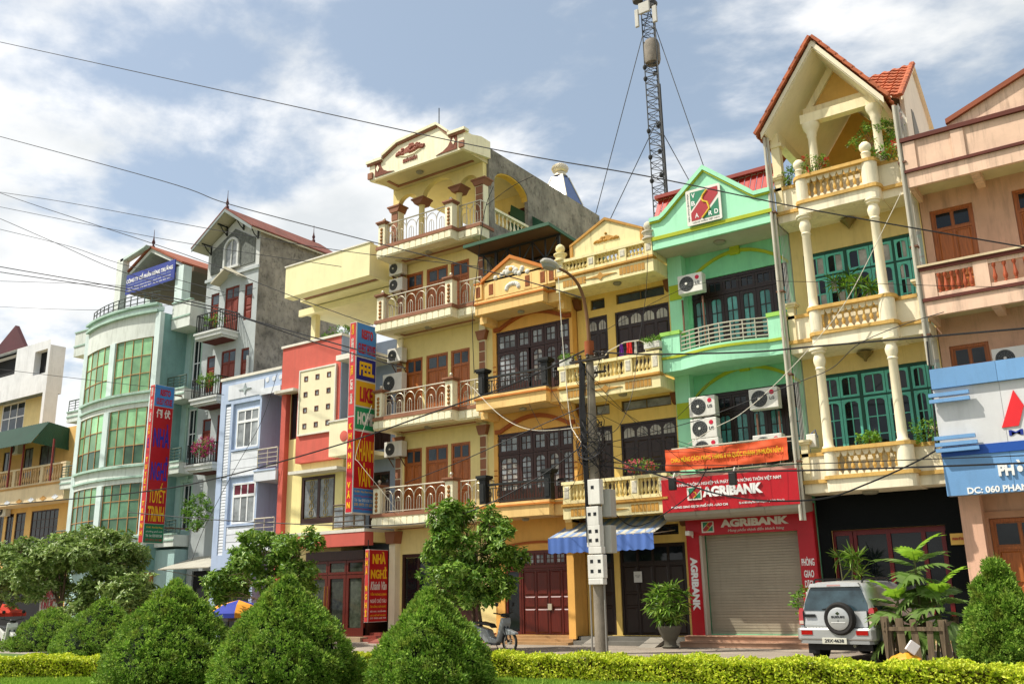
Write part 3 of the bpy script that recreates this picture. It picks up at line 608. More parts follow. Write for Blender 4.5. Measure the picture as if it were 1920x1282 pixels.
    ceiling_lamp(r, -6.7, 26.6, fb[0]+.0, .22)
    for i, (px, py) in enumerate(((1594, 420), (1625, 667))):
        x, z = S(px, py, Y); q = MB(); q.lathe((x, Y-.18, z-.12), [(.03, -.08), (.06, 0), (.2, .14), (.24, .18), (.05, .2)], 12); q.bar((x, Y-.18, z+.06), (x, Y, z+.06), .03); q.build('wall_lamp', mat('brass_lamp', '7a6a3c', .4, .15, 0, 0, metal=.3), r)
    return r
teal_house()
t = thing('name_plate', 'small yellow name plate fixed to the black granite pier', 'sign', (-4.9, 27.1, 2.1))
a = S(1781, 1000, 27.15); b = S(1814, 1020, 27.15); MB().box(a[0], b[0], 27.12, 27.15, b[1], a[1]).build('plate', mat('plate_yellow', 'c9a04a', .5, .1), t)
text('PHAN ĐÌNH', t, mat('plate_red', 'a8281c', .5), a[0]+.05, b[0]-.05, (a[1]+b[1])/2-.03, (a[1]+b[1])/2+.06, 27.118)

# ================================================================== green house with the bank below
def sign_emblem(t, x0, x1, z0, z1, y, letters=True):
    """Square emblem: green field, red diagonal band with a yellow winding line, white rim."""
    w, h = x1-x0, z1-z0; P = lambda u, v: (x0+w*u, z0+h*v)
    MB().prism([P(.03, 0), P(.97, 0), P(1, .03), P(1, .97), P(.97, 1), P(.03, 1), P(0, .97), P(0, .03)], y, y-.03).build('emblem_plate', mat('emblem_white', 'dedbd0', .5, .05, .1), t)
    gr = mat('emblem_green', '1f7a58', .5, .08); rd = mat('emblem_red', 'a3262c', .5, .08)
    MB().prism([P(.13, .42), P(.13, .93), P(.60, .93)], y-.03, y-.036).build('emblem_field', gr, t)
    MB().prism([P(.93, .60), P(.93, .12), P(.45, .12)], y-.03, y-.036).build('emblem_field', gr, t)
    MB().prism([P(.13, .12), P(.38, .12), P(.93, .72), P(.93, .93), P(.68, .93), P(.13, .34)], y-.03, y-.037).build('emblem_band', rd, t)
    pts = [(.62, .9), (.50, .78), (.46, .68), (.50, .60), (.60, .56), (.64, .46), (.66, .36), (.56, .26), (.44, .15)]
    MB().tube([(P(u, v)[0], y-.040, P(u, v)[1]) for u, v in pts], w*.028, 6).build('emblem_line', mat('emblem_yellow', 'd6b32c', .5, .05), t)
    if letters:
        wh = mat('letter_white', 'e6e6e2', .5, .05)
        for c, u, v in (('V', .17, .76), ('B', .16, .54), ('A', .24, .18), ('R', .63, .16), ('D', .80, .17)): text(c, t, wh, x0+w*u, x0+w*(u+.105), z0+h*v, z0+h*(v+.13), y-.0375, bold=.02, th=.006)
        gy = mat('letter_dark', '55605c', .6, .05)
        text('NÔNG NGHIỆP VÀ PHÁT TRIỂN', t, gy, x0+w*.03, x0+w*.10, z0+h*.12, z0+h*.9, y-.031, bold=.0, th=.004, rot90=True); text('NÔNG THÔN VIỆT NAM', t, gy, x0+w*.16, x0+w*.92, z0+h*.03, z0+h*.09, y-.031, bold=.0, th=.004)
def bank_house():
    x0, x1 = -12.44, -8.46; Y = 27.35; F = 26.0
    r = thing('green_house', 'mint green house with gabled parapet above the bank branch', 'house', (-10.45, Y, 0))
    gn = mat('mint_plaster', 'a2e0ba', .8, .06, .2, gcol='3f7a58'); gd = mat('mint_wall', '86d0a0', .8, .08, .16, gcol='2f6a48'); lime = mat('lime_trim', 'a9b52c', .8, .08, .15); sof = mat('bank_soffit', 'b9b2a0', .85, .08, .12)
    zp = S(1221, 470, F)[1]; zpm = S(1220, 450, F)[1]
    z3t = S(1275, 658, 26.2)[1]; z3b = S(1243, 699, 26.2)[1]; z2b = 4.72
    dt3 = S(1462, 493, Y)[1]; dt2 = S(1400, 735, Y)[1]+.1
    dx0, dx1 = x0+.62, x1-.12
    holes = [(dx0, dx1, z3t-.05, dt3), (dx0+.0, dx1, z2b+.3, dt2), (x0+.42, x1-.5, .32, 3.2)]
    house_body(r, gd, x0, x1, Y, 44, 0, zp+.5, holes, .2)
    for zl, zt in ((z3t-.05, dt3), (z2b+.3, dt2)):
        q = MB(); q.box(dx0, dx1, Y+.05, Y+.17, zt-.1, zt); q.box(dx0, dx1, Y+.052, Y+.17, zt-.62, zt-.55); q.build('door_frame', wood_bk, r)
        n = 6; w = (dx1-dx0)/n
        for k in range(n):
            grid_window(r, dx0+w*k+.005, dx0+w*(k+1)-.005, zl, zt-.63, Y+.07, wood_bk, gl_teal, 2, 3, .10, .03, .06, 'door_leaf', .1, sill=.5)
            grid_window(r, dx0+w*k+.005, dx0+w*(k+1)-.005, zt-.545, zt-.105, Y+.07, wood_bk, gl_dark, 2, 1, .08, .03, .06, 'transom_window')
    # lime arch mouldings with keystones
    for zt, rise in ((dt3, .75), (dt2, .72)):
        pts = []; a, b = x0+.55, x1-.05
        for k in range(15):
            u = k/14; pts.append((a+(b-a)*u, zt+.02+rise*math.sin(math.pi*u)**.8))
        q = MB(); inner = [(x, z-.11) for x, z in pts]
        for k in range(14): q.prism([pts[k], pts[k+1], inner[k+1], inner[k]], Y-.05, Y-.002)
        q.box((a+b)/2-.16, (a+b)/2+.16, Y-.09, Y-.003, zt+rise-.16, zt+rise+.16); q.build('arch_moulding', lime, r)
    # side pilaster with lime blocks
    q = MB(); q.box(x0, x0+.5, 27.0, Y-.002, 3.7, zp); q.build('pilaster', gn, r)
    for z in (z3b+2.55, z2b+2.1): MB().box(x0+.03, x0+.46, 26.96, 26.998, z, z+.5).build('pilaster_block', lime, r)
    # roof slab and gabled parapet
    q = MB(); q.box(x0, x1, F+.1, Y, zp, zp+.3); q.build('roof_slab', sof, r)
    P = [S(*p, F) for p in ((1216, 411), (1236, 406), (1318, 313), (1413, 365), (1439, 355))]; ze = (P[0][1]+P[4][1]+P[3][1])/3; zc = P[2][1]
    poly = [(x0, zp), (x1, zp), (x1, ze), (P[3][0]+.05, ze), (P[3][0]-.12, ze+.12), (P[2][0], zc), (P[1][0]+.2, ze+.12), (P[1][0]+.05, ze), (x0, ze)]
    MB().prism(poly, F, F+.12).build('parapet', gn, r)
    cap = [(x0-.04, ze-.10), (P[1][0]+.02, ze-.10), (P[1][0]+.2, ze), (P[2][0], zc-.12), (P[3][0]-.12, ze), (P[3][0]+.02, ze-.10), (x1+.02, ze-.10)]; top = [(x0-.04, ze+.03), (P[1][0]+.02, ze+.03), (P[1][0]+.17, ze+.15), (P[2][0], zc+.04), (P[3][0]-.09, ze+.15), (P[3][0]+.02, ze+.03), (x1+.02, ze+.03)]
    q = MB()
    for i in range(6): q.prism([cap[i], cap[i+1], top[i+1], top[i]], F-.10, F+.14)
    po = q.build('parapet_cap', gn, r)
    q = MB()
    for i in range(6): q.prism([(cap[i][0], cap[i][1]-.06), (cap[i+1][0], cap[i+1][1]-.06), (cap[i+1][0], cap[i+1][1]+.0), (cap[i][0], cap[i][1]+.0)], F-.07, F-.001)
    q.box(x0-.02, x1+.02, F-.05, F-.001, zpm-.07, zpm+.05); q.build('parapet_trim', lime, r)
    # red sheet roof behind
    red = mat('red_sheet', 'a52a1e', .45, .12, .15); rz = S(1436, 321, F+.6)[1]+.10
    def sheet(xa, xb, za, zb, ya, yb):
        q = MB(); n = max(4, int((xb-xa)/.2))
        for k in range(n):
            u, v = xa+(xb-xa)*k/n, xa+(xb-xa)*(k+1)/n; m_ = u+(v-u)*.7
            q.quad((u, ya, za), (m_, ya, za), (m_, yb, zb), (u, yb, zb)); q.quad((m_, ya, za), (v, ya, za+.05), (v, yb, zb+.05), (m_, yb, zb))
        return q
    o = sheet(x0-.05, x1+.05, ze-.05, rz-.05, F+.2, F+.75).build('roof', red, r)
    MB().box(x0-.1, x1+.05, F+.55, F+.95, rz-.04, rz+.08).build('roof_ridge', mat('red_ridge', '93382c', .5, .1, .1), o)
    # third floor balcony: curved slab, end piers, bowed rail
    def bow(z0, z1, e, n=12):
        pts = [(x0-.0, Y), (x0, F+.2-e)]+[(x0+.62+(x1-.52-x0-.62)*k/n, F+.2-e-.32*math.sin(math.pi*k/n)) for k in range(n+1)]+[(x1, F+.2-e), (x1, Y)]
        return MB().prism(pts, z0, z1, 'z')
    b = bow(z3b, z3t-.04, 0).build('balcony', gn, r)
    bow(z3t-.20, z3t-.12, .05).build('moulding', lime, b)
    zr = S(1238, 625, 26.2)[1]
    for a, c in ((x0, x0+.62), (x1-.5, x1)):
        MB().box(a, c, F+.21, F+.62, z3t-.04, zr-.12).build('pier', gn, b); MB().box(a-.03, c+.03, F+.17, F+.66, zr-.12, zr).build('pier_cap', mat('pier_cap', '9ccf5e', .8, .08, .1), b)
    q = MB(); n = 12; A, B = x0+.64, x1-.52
    Q = lambda t, z: (A+(B-A)*t, F+.26-.30*math.sin(math.pi*t), z)
    for k in range(5): q.tube([Q(t, z3t+.05+(zr-.1-z3t-.05)*k/4) for t in np.linspace(0, 1, 17)], .022, 6)
    for k in range(9): q.tube([Q(k/8, z3t-.02), Q(k/8, zr-.08)], .018, 6)
    q.build('railing', steel, b)
    # second floor balcony (behind the banner)
    q = MB(); q.box(x0, x1, F+.15, Y, z2b-.25, z2b+.25); b2 = q.build('balcony', gn, r); steel_rail(b2, steel, x0+.1, x1-.1, F+.25, z2b+.3, z2b+1.05, 9, 'bars')
    # bank front
    cr_ = mat('bank_red', 'ad1220', .4, .06, .08); a = x0+.02; bb = x1-.02
    q = MB(); q.box(a, bb, 27.05, Y-.002, 3.2, 3.95); q.box(a, x0+.42, 27.052, Y-.003, .3, 3.2); q.box(x1-.5, bb, 27.052, Y-.003, .3, 3.2); q.build('bank_surround', cr_, r)
    MB().box(x0+.42, x0+.5, 27.1, Y, .3, 3.2).build('shutter_rail', mat('shutter_rail', 'b3ac9c', .5, .08), r)
    sl = mat('shutter_steel', '9b927e', .5, .08, .12, 0); so = MB().box(x0+.5, x1-.5, Y+.12, Y+.16, .32, 3.2).build('shutter', sl, r)
    n = 36; h = (3.2-.32)/n
    for k in range(n): bit('slat', so, sl, x0+.5, x1-.5, Y+.085 if k not in (14, 15) else Y+.07, Y+.12, .32+h*k+.006, .32+h*(k+1)-.006)
    st = mat('step_pink', 'b08a70', .75, .15, .25)
    q = MB(); q.box(x0, x1, 26.2, Y-.004, 0, .15); q.box(x0, x1, 26.55, Y-.003, .15, .30); q.box(x0-.0, x1, 26.16, 26.6, .13, .152); q.box(x0, x1, 26.51, 27.0, .28, .302); q.build('doorstep', st, r)
    ceiling_lamp(r, -10.4, 26.6, zp, .2)
    return r
bank_house()
def bank_signs():
    x0, x1 = -12.62, -8.44; F = 25.95
    red = mat('bank_sign_red', 'b3121f', .4, .10, .2); wh = mat('letter_white', 'e6e6e2', .5, .05); gy = mat('cladding_grey', '9b9384', .45, .08, .15)
    zt, zb = S(1362, 889, F)[1], S(1370, 953, F)[1]
    t = thing('bank_sign', 'wide red bank fascia sign with white lettering and square emblem', 'sign', (-10.5, F, zb))
    MB().box(x0, x1, F, F+.1, zb, zt).build('sign_face', red, t)
    q = MB(); pts = [(F+.02, zb-.002), (F+.05, zb-.10), (F+.14, zb-.19), (F+.3, zb-.235), (F+1.1, zb-.13), (F+1.1, zt), (F+.102, zt), (F+.102, zb)]
    for k in range(4): q.prism(pts, x0+(x1-x0)*k/4+.004, x0+(x1-x0)*(k+1)/4-.004, 'x')
    q.build('cladding', gy, t)
    MB().box(x0, x1, F+.02, F+.9, zt+.003, zt+.10).build('top_sheet', mat('top_sheet', 'b98a7a', .6, .2, .2), t)
    e0, e1 = S(1290, 938, F), S(1314, 915, F); sign_emblem(t, e0[0], e1[0]+.02, e0[1], e1[1]+.05, F-.002, False)
    a, b = S(1319, 932, F), S(1430, 914, F); text('AGRIBANK', t, wh, a[0], b[0], a[1], a[1]+.30, F, bold=.055, th=.05)
    a, b = S(1254, 906, F), S(1464, 889, F); text('NGÂN HÀNG NÔNG NGHIỆP VÀ PHÁT TRIỂN NÔNG THÔN VIỆT NAM', t, wh, a[0], b[0], zt-.27, zt-.10, F, bold=.01)
    a, b = S(1259, 952, F), S(1365, 945, F); text('PHÒNG GIAO DỊCH PHỐ MỚI - LÀO CAI', t, wh, a[0], b[0], zb+.09, zb+.21, F, bold=.03)
    a, b = S(1386, 944, F), S(1471, 938, F); text('Địa chỉ: 080 đường Phan Đình Phùng, phường Phố Mới, TP Lào Cai', t, wh, a[0], b[0], zb+.10, zb+.19, F, bold=.01)
    for px, py in ((1262, 888), (1375, 878)):   # floodlights on arms
        x, z = S(px, py+18, F-.45); l = thing('floodlight', 'black floodlight on a bent arm over the left end of the red bank sign' if px < 1300 else 'black floodlight on a bent arm over the middle of the red bank sign', 'floodlight', (x, F-.45, z))
        MB().box(x-.11, x+.11, F-.56, F-.42, z-.20, z+.16).build('lamp_head', blackiron, l, bevel=.02); MB().tube([(x, F-.45, z+.14), (x, F-.3, z+.32), (x, F+.1, zt+.1)], .018, 6).build('arm', mat('arm_white', 'd8d5cc', .5), l)
    Y = 27.05
    t = thing('bank_lintel_sign', 'white bank lettering and motto on the red band above the roller shutter', 'sign', (-10.4, Y, 3.3))
    MB().box(-12.38, -8.5, Y-.012, Y-.002, 3.24, 3.92).build('sign_face', mat('bank_red', 'ad1220'), t)
    e0, e1 = S(1317, 998, Y), S(1338, 976, Y); sign_emblem(t, e0[0], e1[0], 3.27, 3.60, Y-.013, False)
    a, b = S(1352, 990, Y), S(1479, 974, Y); text('AGRIBANK', t, mat('letter_dim', 'd2ccc0', .5), a[0], b[0], 3.40, 3.63, Y-.012, bold=.055, th=.02)
    text('Mang phồn thịnh đến khách hàng', t, mat('letter_dim', 'd2ccc0'), a[0]+.22, b[0]-.15, 3.24, 3.36, Y-.012, bold=.0, shear=.2)
    t = thing('bank_pillar_sign', 'upright white bank lettering on the narrow red pillar beside the potted palm', 'sign', (-12.2, Y, .9))
    MB().box(-12.40, -12.04, Y-.008, Y-.002, .5, 3.1).build('sign_face', mat('bank_red', 'ad1220'), t)
    text('AGRIBANK', t, wh, -12.33, -12.10, 1.0, 2.56, Y-.008, bold=.055, rot90=True)
    t = thing('branch_pillar_sign', 'white branch wording stacked on the red pillar beside the parked silver car', 'sign', (-8.72, Y, .9))
    MB().box(-8.94, -8.5, Y-.008, Y-.002, .5, 3.1).build('sign_face', mat('bank_red', 'ad1220'), t)
    for k, w in enumerate(('PHÒNG', 'GIAO', 'DỊCH', 'BANK')): z = S(1514, 1060+k*22, Y)[1]; wdt = .36 if k == 0 else .28; text(w, t, wh, -8.73-wdt/2, -8.73+wdt/2, z, z+(.25 if k != 1 else .2), Y-.008, bold=.02)
    F = 25.98
    e = [S(*p, F-.03) for p in ((1285, 360), (1350, 345), (1356, 409), (1292, 427))]
    t = thing('emblem_sign', 'white rimmed square emblem with red and green diagonal on the green gable', 'sign', (-10.5, F, e[2][1]))
    sign_emblem(t, (e[0][0]+e[3][0])/2, (e[1][0]+e[2][0])/2, (e[2][1]+e[3][1])/2, (e[0][1]+e[1][1])/2, F-.06); MB().box(e[0][0]+.03, e[2][0]-.03, F-.06, F-.002, e[2][1]+.03, e[0][1]-.03).build('backing', mat('sign_backing', '8f9498'), t)
    # cloth banner with shallow folds
    t = thing('banner', 'orange cloth banner with yellow wording tied along the balcony rail', 'banner', (-10.5, 25.9, 5.1))
    xa, xb, za, zb2 = -12.4, -8.62, 5.72, 5.08; NX, NZ = 60, 10; vs = []; fs = []
    for j in range(NZ+1):
        for i in range(NX+1):
            u, v = i/NX, j/NZ; sag = .05*math.sin(math.pi*u)*(1-v)+.03*math.sin(math.pi*u)*v
            vs.append((xa+(xb-xa)*u, 25.88+.02*math.sin(u*19+v*5)+.012*math.sin(u*47-v*9)+.01*math.sin(v*14+u*8), za+(zb2-za)*v-sag))
    for j in range(NZ):
        for i in range(NX): k = j*(NX+1)+i; fs.append((k, k+NX+1, k+NX+2, k+1))
    q = MB(); q.add(vs, fs, True); q.build('cloth', mat('banner_orange', 'd7562a', .75, .10, .1), t)
    text('CHÀO MỪNG CÁCH MẠNG THÁNG 8 VÀ QUỐC KHÁNH 2/9 MUÔN NĂM !', t, mat('banner_yellow', 'e0b41c', .7), xa+.2, xb-.12, zb2+.19, zb2+.44, 25.845, bold=.02, th=.004)
    # air conditioners
    for lab, px, py, w, lg, br in (('air conditioner on posts on the green third floor balcony', 1272, 553, .84, 'LG', None), ('topmost of the three stacked units on the green second floor', 1293, 783, .86, 'LG', None),
            ('middle of the three stacked units on the green second floor', 1296, 824, .86, 'LG', None), ('lowest of the three stacked units on the green second floor, half behind the banner', 1300, 862, .86, 'LG', None),
            ('air conditioner on brown posts beside the green house drain pipes', 1406, 769, .88, 'LG', None), ('low air conditioner peeking over the right end of the orange banner', 1414, 856, .88, 'LG', None)):
        x, z = S(px, py, 26.55); ac_unit(lab, x, z, w, .62, 26.55, logo=lg)
    q = thing('unit_stand', 'brown steel stand under the green third floor air conditioner', 'stand', (-11.5, 26.7, 8.9)); m_ = MB()
    for x in (-11.85, -11.15): m_.bar((x, 26.7, 8.75), (x, 26.7, 10.6), .05)
    m_.build('frame', mat('rust_steel', '6b4a38'), q)
    q = thing('unit_stand', 'brown steel stand under the unit beside the drain pipes', 'stand', (-9.4, 26.7, 4.9)); m_ = MB()
    for x in (-9.72, -9.05): m_.bar((x, 26.7, 4.97), (x, 26.7, 6.63), .05)
    m_.build('frame', mat('rust_steel', '6b4a38'), q)
    c = thing('security_camera', 'white security camera on the left bank pillar', 'camera', (-12.2, 26.9, 3.2)); x, z = S(1292, 1000, 26.8)
    MB().box(x-.07, x+.07, 26.65, 26.98, z-.06, z+.08).build('camera_body', mat('ac_casing', 'dcdad0'), c, bevel=.02); MB().bar((x, 26.95, z), (x, 27.06, z-.1), .04).build('bracket', mat('arm_white', 'd8d5cc'), c)
bank_signs()

# ================================================================== yellow house with stone balustrades
def baluster_house():
    x0, x1 = -16.18, -12.46; Y = 27.35; F = 26.0
    r = thing('yellow_house_balustrades', 'yellow house with three baluster balconies and a flat pediment behind the street pole', 'house', (-14.3, Y, 0))
    yl = mat('yellow_wall', 'dfbe6a', .85, .08, .22, gcol='8a6a30'); cr = mat('pale_yellow', 'eadca6', .85, .08, .38, gcol='6a5836'); gold = mat('gold_trim', 'b8883a', .7, .15, .3, gcol='4a3a20'); pan = mat('pier_panel', 'c9c3b0', .85, .25, .2, .5, 9)
    rt = [S(1055, 904, F)[1], S(1047, 689, F)[1], S(1047, 490, F)[1]]; rb = [S(1056, 945, F)[1], S(1049, 726, F)[1], S(1047, 519, F)[1]]; fb = [S(1060, 973, F)[1], S(1057, 752, F)[1], S(1055, 546, F)[1]]
    wins = []
    zsh = {1: 11.51, 0: 7.75}
    for i, (tz0, tz1, dz) in enumerate(((7.40, 7.75, 6.99), (11.14, 11.50, 10.87))):
        wins += [('t', -14.60, -12.77, tz0, tz1), ('s', -15.62, -15.05, tz0-.02, tz1), ('d', -14.68, -12.64, rb[i]+.15, dz), ('n', -15.82, -14.98, rb[i]+.15, dz)]
    holes = [w[1:] for w in wins]+[(-14.95, -12.62, .26, 3.05), (-15.95, -15.15, .26, 3.05), (-14.6, -12.8, 3.3, 3.62)]
    house_body(r, yl, x0, x1, Y, 42, 0, fb[2]+.4, holes, .14)
    for k, a, b, c, d in wins:
        if k in 'ts': grid_window(r, a, b, c, d, Y+.06, mat('frame_ochre', '6a5426', .6, .1), gl_grey if c < 9 else gl_blue, 2 if k == 't' else 1, 1, .04, .03, .05, 'transom_window')
        else:
            n = 4 if k == 'd' else 2; w_ = (b-a)/n; q = MB(); q.box(a, b, Y+.03, Y+.12, d-.07, d); q.box(a, a+.06, Y+.032, Y+.12, c, d); q.box(b-.06, b, Y+.032, Y+.12, c, d); q.box(a, b, Y+.075, Y+.13, c, d-.07); o = q.build('door', wood_bk, r)
            for j in range(n):
                u, v = a+.05+(b-a-.1)*j/n+.05, a+.05+(b-a-.1)*(j+1)/n-.05; h = d-.15
                q2 = MB(); hh = .33; m_ = (u+v)/2; q2.prism([(u, h-hh), (v, h-hh), (v, h-.12), (m_+(v-u)*.3, h-.03), (m_, h), (m_-(v-u)*.3, h-.03), (u, h-.12)], Y+.064, Y+.074); q2.build('pane', curtain, o)
                q3 = MB()
                for t_ in (.33, .66): q3.box(u+(v-u)*t_-.008, u+(v-u)*t_+.008, Y+.055, Y+.063, h-hh, h-.02)
                q3.build('glazing_bar', wood_bk, o)
                raised('panel', o, wood_bk, u, v, Y+.0745, h-hh-.75, h-hh-.12, .03, .04); raised('panel', o, wood_bk, u, v, Y+.0745, h-hh-1.5, h-hh-.85, .03, .04)
    for i in range(3):
        q = MB(); q.box(x0, x1, F, F+.14, fb[i], rb[i]-.09); q.box(x0, x1-.121, F+.14, Y, fb[i]+.1, rb[i]-.1); q.box(x1-.12, x1, F+.14, Y, fb[i]+.02, rb[i]-.1); b = q.build('balcony', cr, r)
        q = MB(); q.box(x0-.03, x1+.03, F-.07, F+.2, rb[i]-.09, rb[i]-.02); q.box(x0-.01, x1+.01, F-.03, F+.16, rb[i]-.13, rb[i]-.09); q.build('cornice', gold, b)
        zc = (fb[i]+rb[i]-.1)/2
        for a, c in ((x0+.28, x0+1.2), (x1-1.25, x1-.3)):
            for k in range(7):
                w_ = (c-a)/7; bit('relief', b, gold, a+w_*k+.012, a+w_*(k+1)-.012, F-.012, F-.001, zc-.12, zc+.12)
        xm = (x0+x1)/2-.1; q = MB(); q.prism([(xm-.62, zc), (xm-.1, zc-.045), (xm, zc-.14), (xm+.1, zc-.045), (xm+.62, zc), (xm+.1, zc+.045), (xm, zc+.14), (xm-.1, zc+.045)], F-.03, F-.001); q.build('star_relief', gold, b)
        piers = [x0+.16, x0+1.42, x0+2.62, x1-.14]
        balustrade(b, mat('baluster_stone', 'd8c486', .85, .1, .3, gcol='5a4a2a'), cr, x0, x1, F+.1, rb[i], rt[i], 18, piers, .27, pan)
        MB().box(x0+.02, x0+.16, F+.212, Y, rb[i]+.002, rt[i]-.02).build('side_rail', cr, b); MB().box(x1-.15, x1-.012, F+.212, Y, rb[i]+.002, rt[i]-.02).build('side_rail', cr, b)
        ceiling_lamp(r, xm+.3, 26.6, fb[i]+.1, .15)
        for xe in (x0+.1, x1-.1): MB().prism([(Y, fb[i]-.35), (Y-.16, fb[i]-.3), (Y-.3, fb[i]), (Y, fb[i])], xe-.11, xe+.11, 'x').build('corbel', mat('corbel_brown', '6b4020', .8, .1), r)
    # pediment and ball finials
    a, ap, c = S(1071, 462, 26.2), S(1133, 411, 26.2), S(1203, 431, 26.2); zb_ = rt[2]-.1; zlow = (a[1]+c[1])/2
    gq = MB().prism([(a[0], zb_), (c[0], zb_), (c[0], zlow), (ap[0]+.02, ap[1]), (a[0], zlow)], 26.22, 26.36).build('pediment', cr, r)
    q = MB(); q.prism([(a[0]-.05, zlow-.02), (ap[0]+.02, ap[1]-.04), (c[0]+.05, zlow-.02), (c[0]+.05, zlow+.06), (ap[0]+.02, ap[1]+.06), (a[0]-.05, zlow+.06)], 26.16, 26.42); q.box(a[0]-.05, a[0]+.06, 26.17, 26.4, zb_, zlow); q.box(c[0]-.06, c[0]+.05, 26.17, 26.4, zb_, zlow); q.build('pediment_trim', gold, gq)
    ox, oz = S(1136, 445, 26.2); q = MB()
    for k in range(30): u = random.uniform(-1, 1); q.lathe((ox+u*.46, 26.22, oz-.10+random.uniform(0, .26*(1-abs(u))**.8)), [(.05, 0), (.04, .035), (.01, .055)], 7, 'y')
    q.prism([(ox-.5, oz-.12), (ox+.5, oz-.12), (ox+.12, oz+.06), (ox-.12, oz+.06)], 26.19, 26.219); q.build('ornament', gold, gq)
    for x in (x0+.16, x1-.14): MB().lathe((x, F+.1, rt[2]-.004), [(.24, 0), (.24, .05), (.16, .10), (.2, .22), (.24, .24), (.24, .28), (.08, .32), (.15, .40), (.17, .48), (.14, .57), (.07, .63), (.01, .65)], 14).build('ball_finial', pan if x > -14 else mat('pale_yellow', 'e8d79a'), r)
    # ground doors
    panel_door(r, -14.95, -12.62, .26, 3.05, Y+.05, wood_bk, wood_bk, gl_dark, 4, .5, 3, .08); panel_door(r, -15.94, -15.16, .26, 3.05, Y+.05, wood_bk, wood_bk, gl_dark, 1, .5, 3, .08)
    grid_window(r, -14.6, -12.8, 3.3, 3.62, Y+.06, wood_bk, gl_dark, 6, 1, .05, .03, .05, 'transom_window')
    q = MB(); q.box(x0, x1, 26.35, Y-.004, 0, .12); q.box(x0, x1, 26.7, Y-.005, .12, .24); q.build('doorstep', mat('grey_step', '6d6a62', .8, .15, .2), r)
    for xr in (-15.6, -13.6): q = MB(); q.prism([(25.75, 0), (26.6, .24), (26.6, .12), (26.0, 0)], xr, xr+.55, 'x'); q.build('ramp', mat('ramp_grey', '8b857a', .85, .12, .2), r)
    return r
baluster_house()
def striped_awning():
    t = thing('awning', 'blue and white striped awning with blue valance over the black doors', 'awning', (-14.6, 26.6, 2.9))
    A0, A1 = S(1058, 978, 27.3), S(1251, 965, 27.3); B0, B1 = S(1027, 1003, 25.7), S(1227, 1003, 25.7); x0, x1 = -16.55, -12.75; zt, zb = 3.92, 3.28; n = 22
    x0b, x1b = -16.6, -12.85
    cols = [mat('awning_blue', '7d93b4', .8, .1, .15), mat('awning_pale', 'b9b4a4', .8, .1, .15)]
    for k in range(n):
        u, v = k/n, (k+1)/n; q = MB(); p = lambda t_, y, z: (x0b+(x1b-x0b)*t_, y, z)
        q.add([p(u, 27.3, zt), p(v, 27.3, zt), p(v, 26.5, (zt+zb)/2-.04), p(u, 26.5, (zt+zb)/2-.04), p(u, 25.7, zb), p(v, 25.7, zb)], [(0, 1, 2, 3), (3, 2, 5, 4)]); q.build('stripe', cols[k % 2], t)
    q = MB(); N = 96; vs = []; fs = []
    for i in range(N+1):
        x = x0b+(x1b-x0b)*i/N; y = 25.69+.012*math.sin(i*.9); vs += [(x, y, zb), (x, y+.02*math.sin(i*.55), zb-.46-.035*abs(math.sin(math.pi*i/N*14)))]
    for i in range(N): fs.append((2*i, 2*i+1, 2*i+3, 2*i+2))
    q.add(vs, fs, True); q.build('valance', mat('valance_blue', '4f6fb2', .8, .1, .1), t)
    q = MB(); q.bar((x0b, 25.72, zb), (x1b, 25.72, zb), .04)
    for x in (x0b+.05, x1b-.05): q.bar((x, 27.3, zt-.5), (x, 25.74, zb-.02), .03)
    q.build('frame', steel, t)
striped_awning()
t = thing('notice', 'white paper notice taped to the black double doors', 'notice', (-14.2, 27.38, 1.9)); a, b = S(1188, 1071, 27.36), S(1204, 1091, 27.36)
MB().box(a[0], b[0], 27.36, 27.38, b[1], a[1]).build('paper', mat('paper', 'cfcdc6', .7, .05), t); text('NHÀ CHO\nTHUÊ', t, mat('ink', '55555a', .7), a[0]+.05, b[0]-.05, b[1]+.15, a[1]-.1, 27.359, th=.002, bold=0)

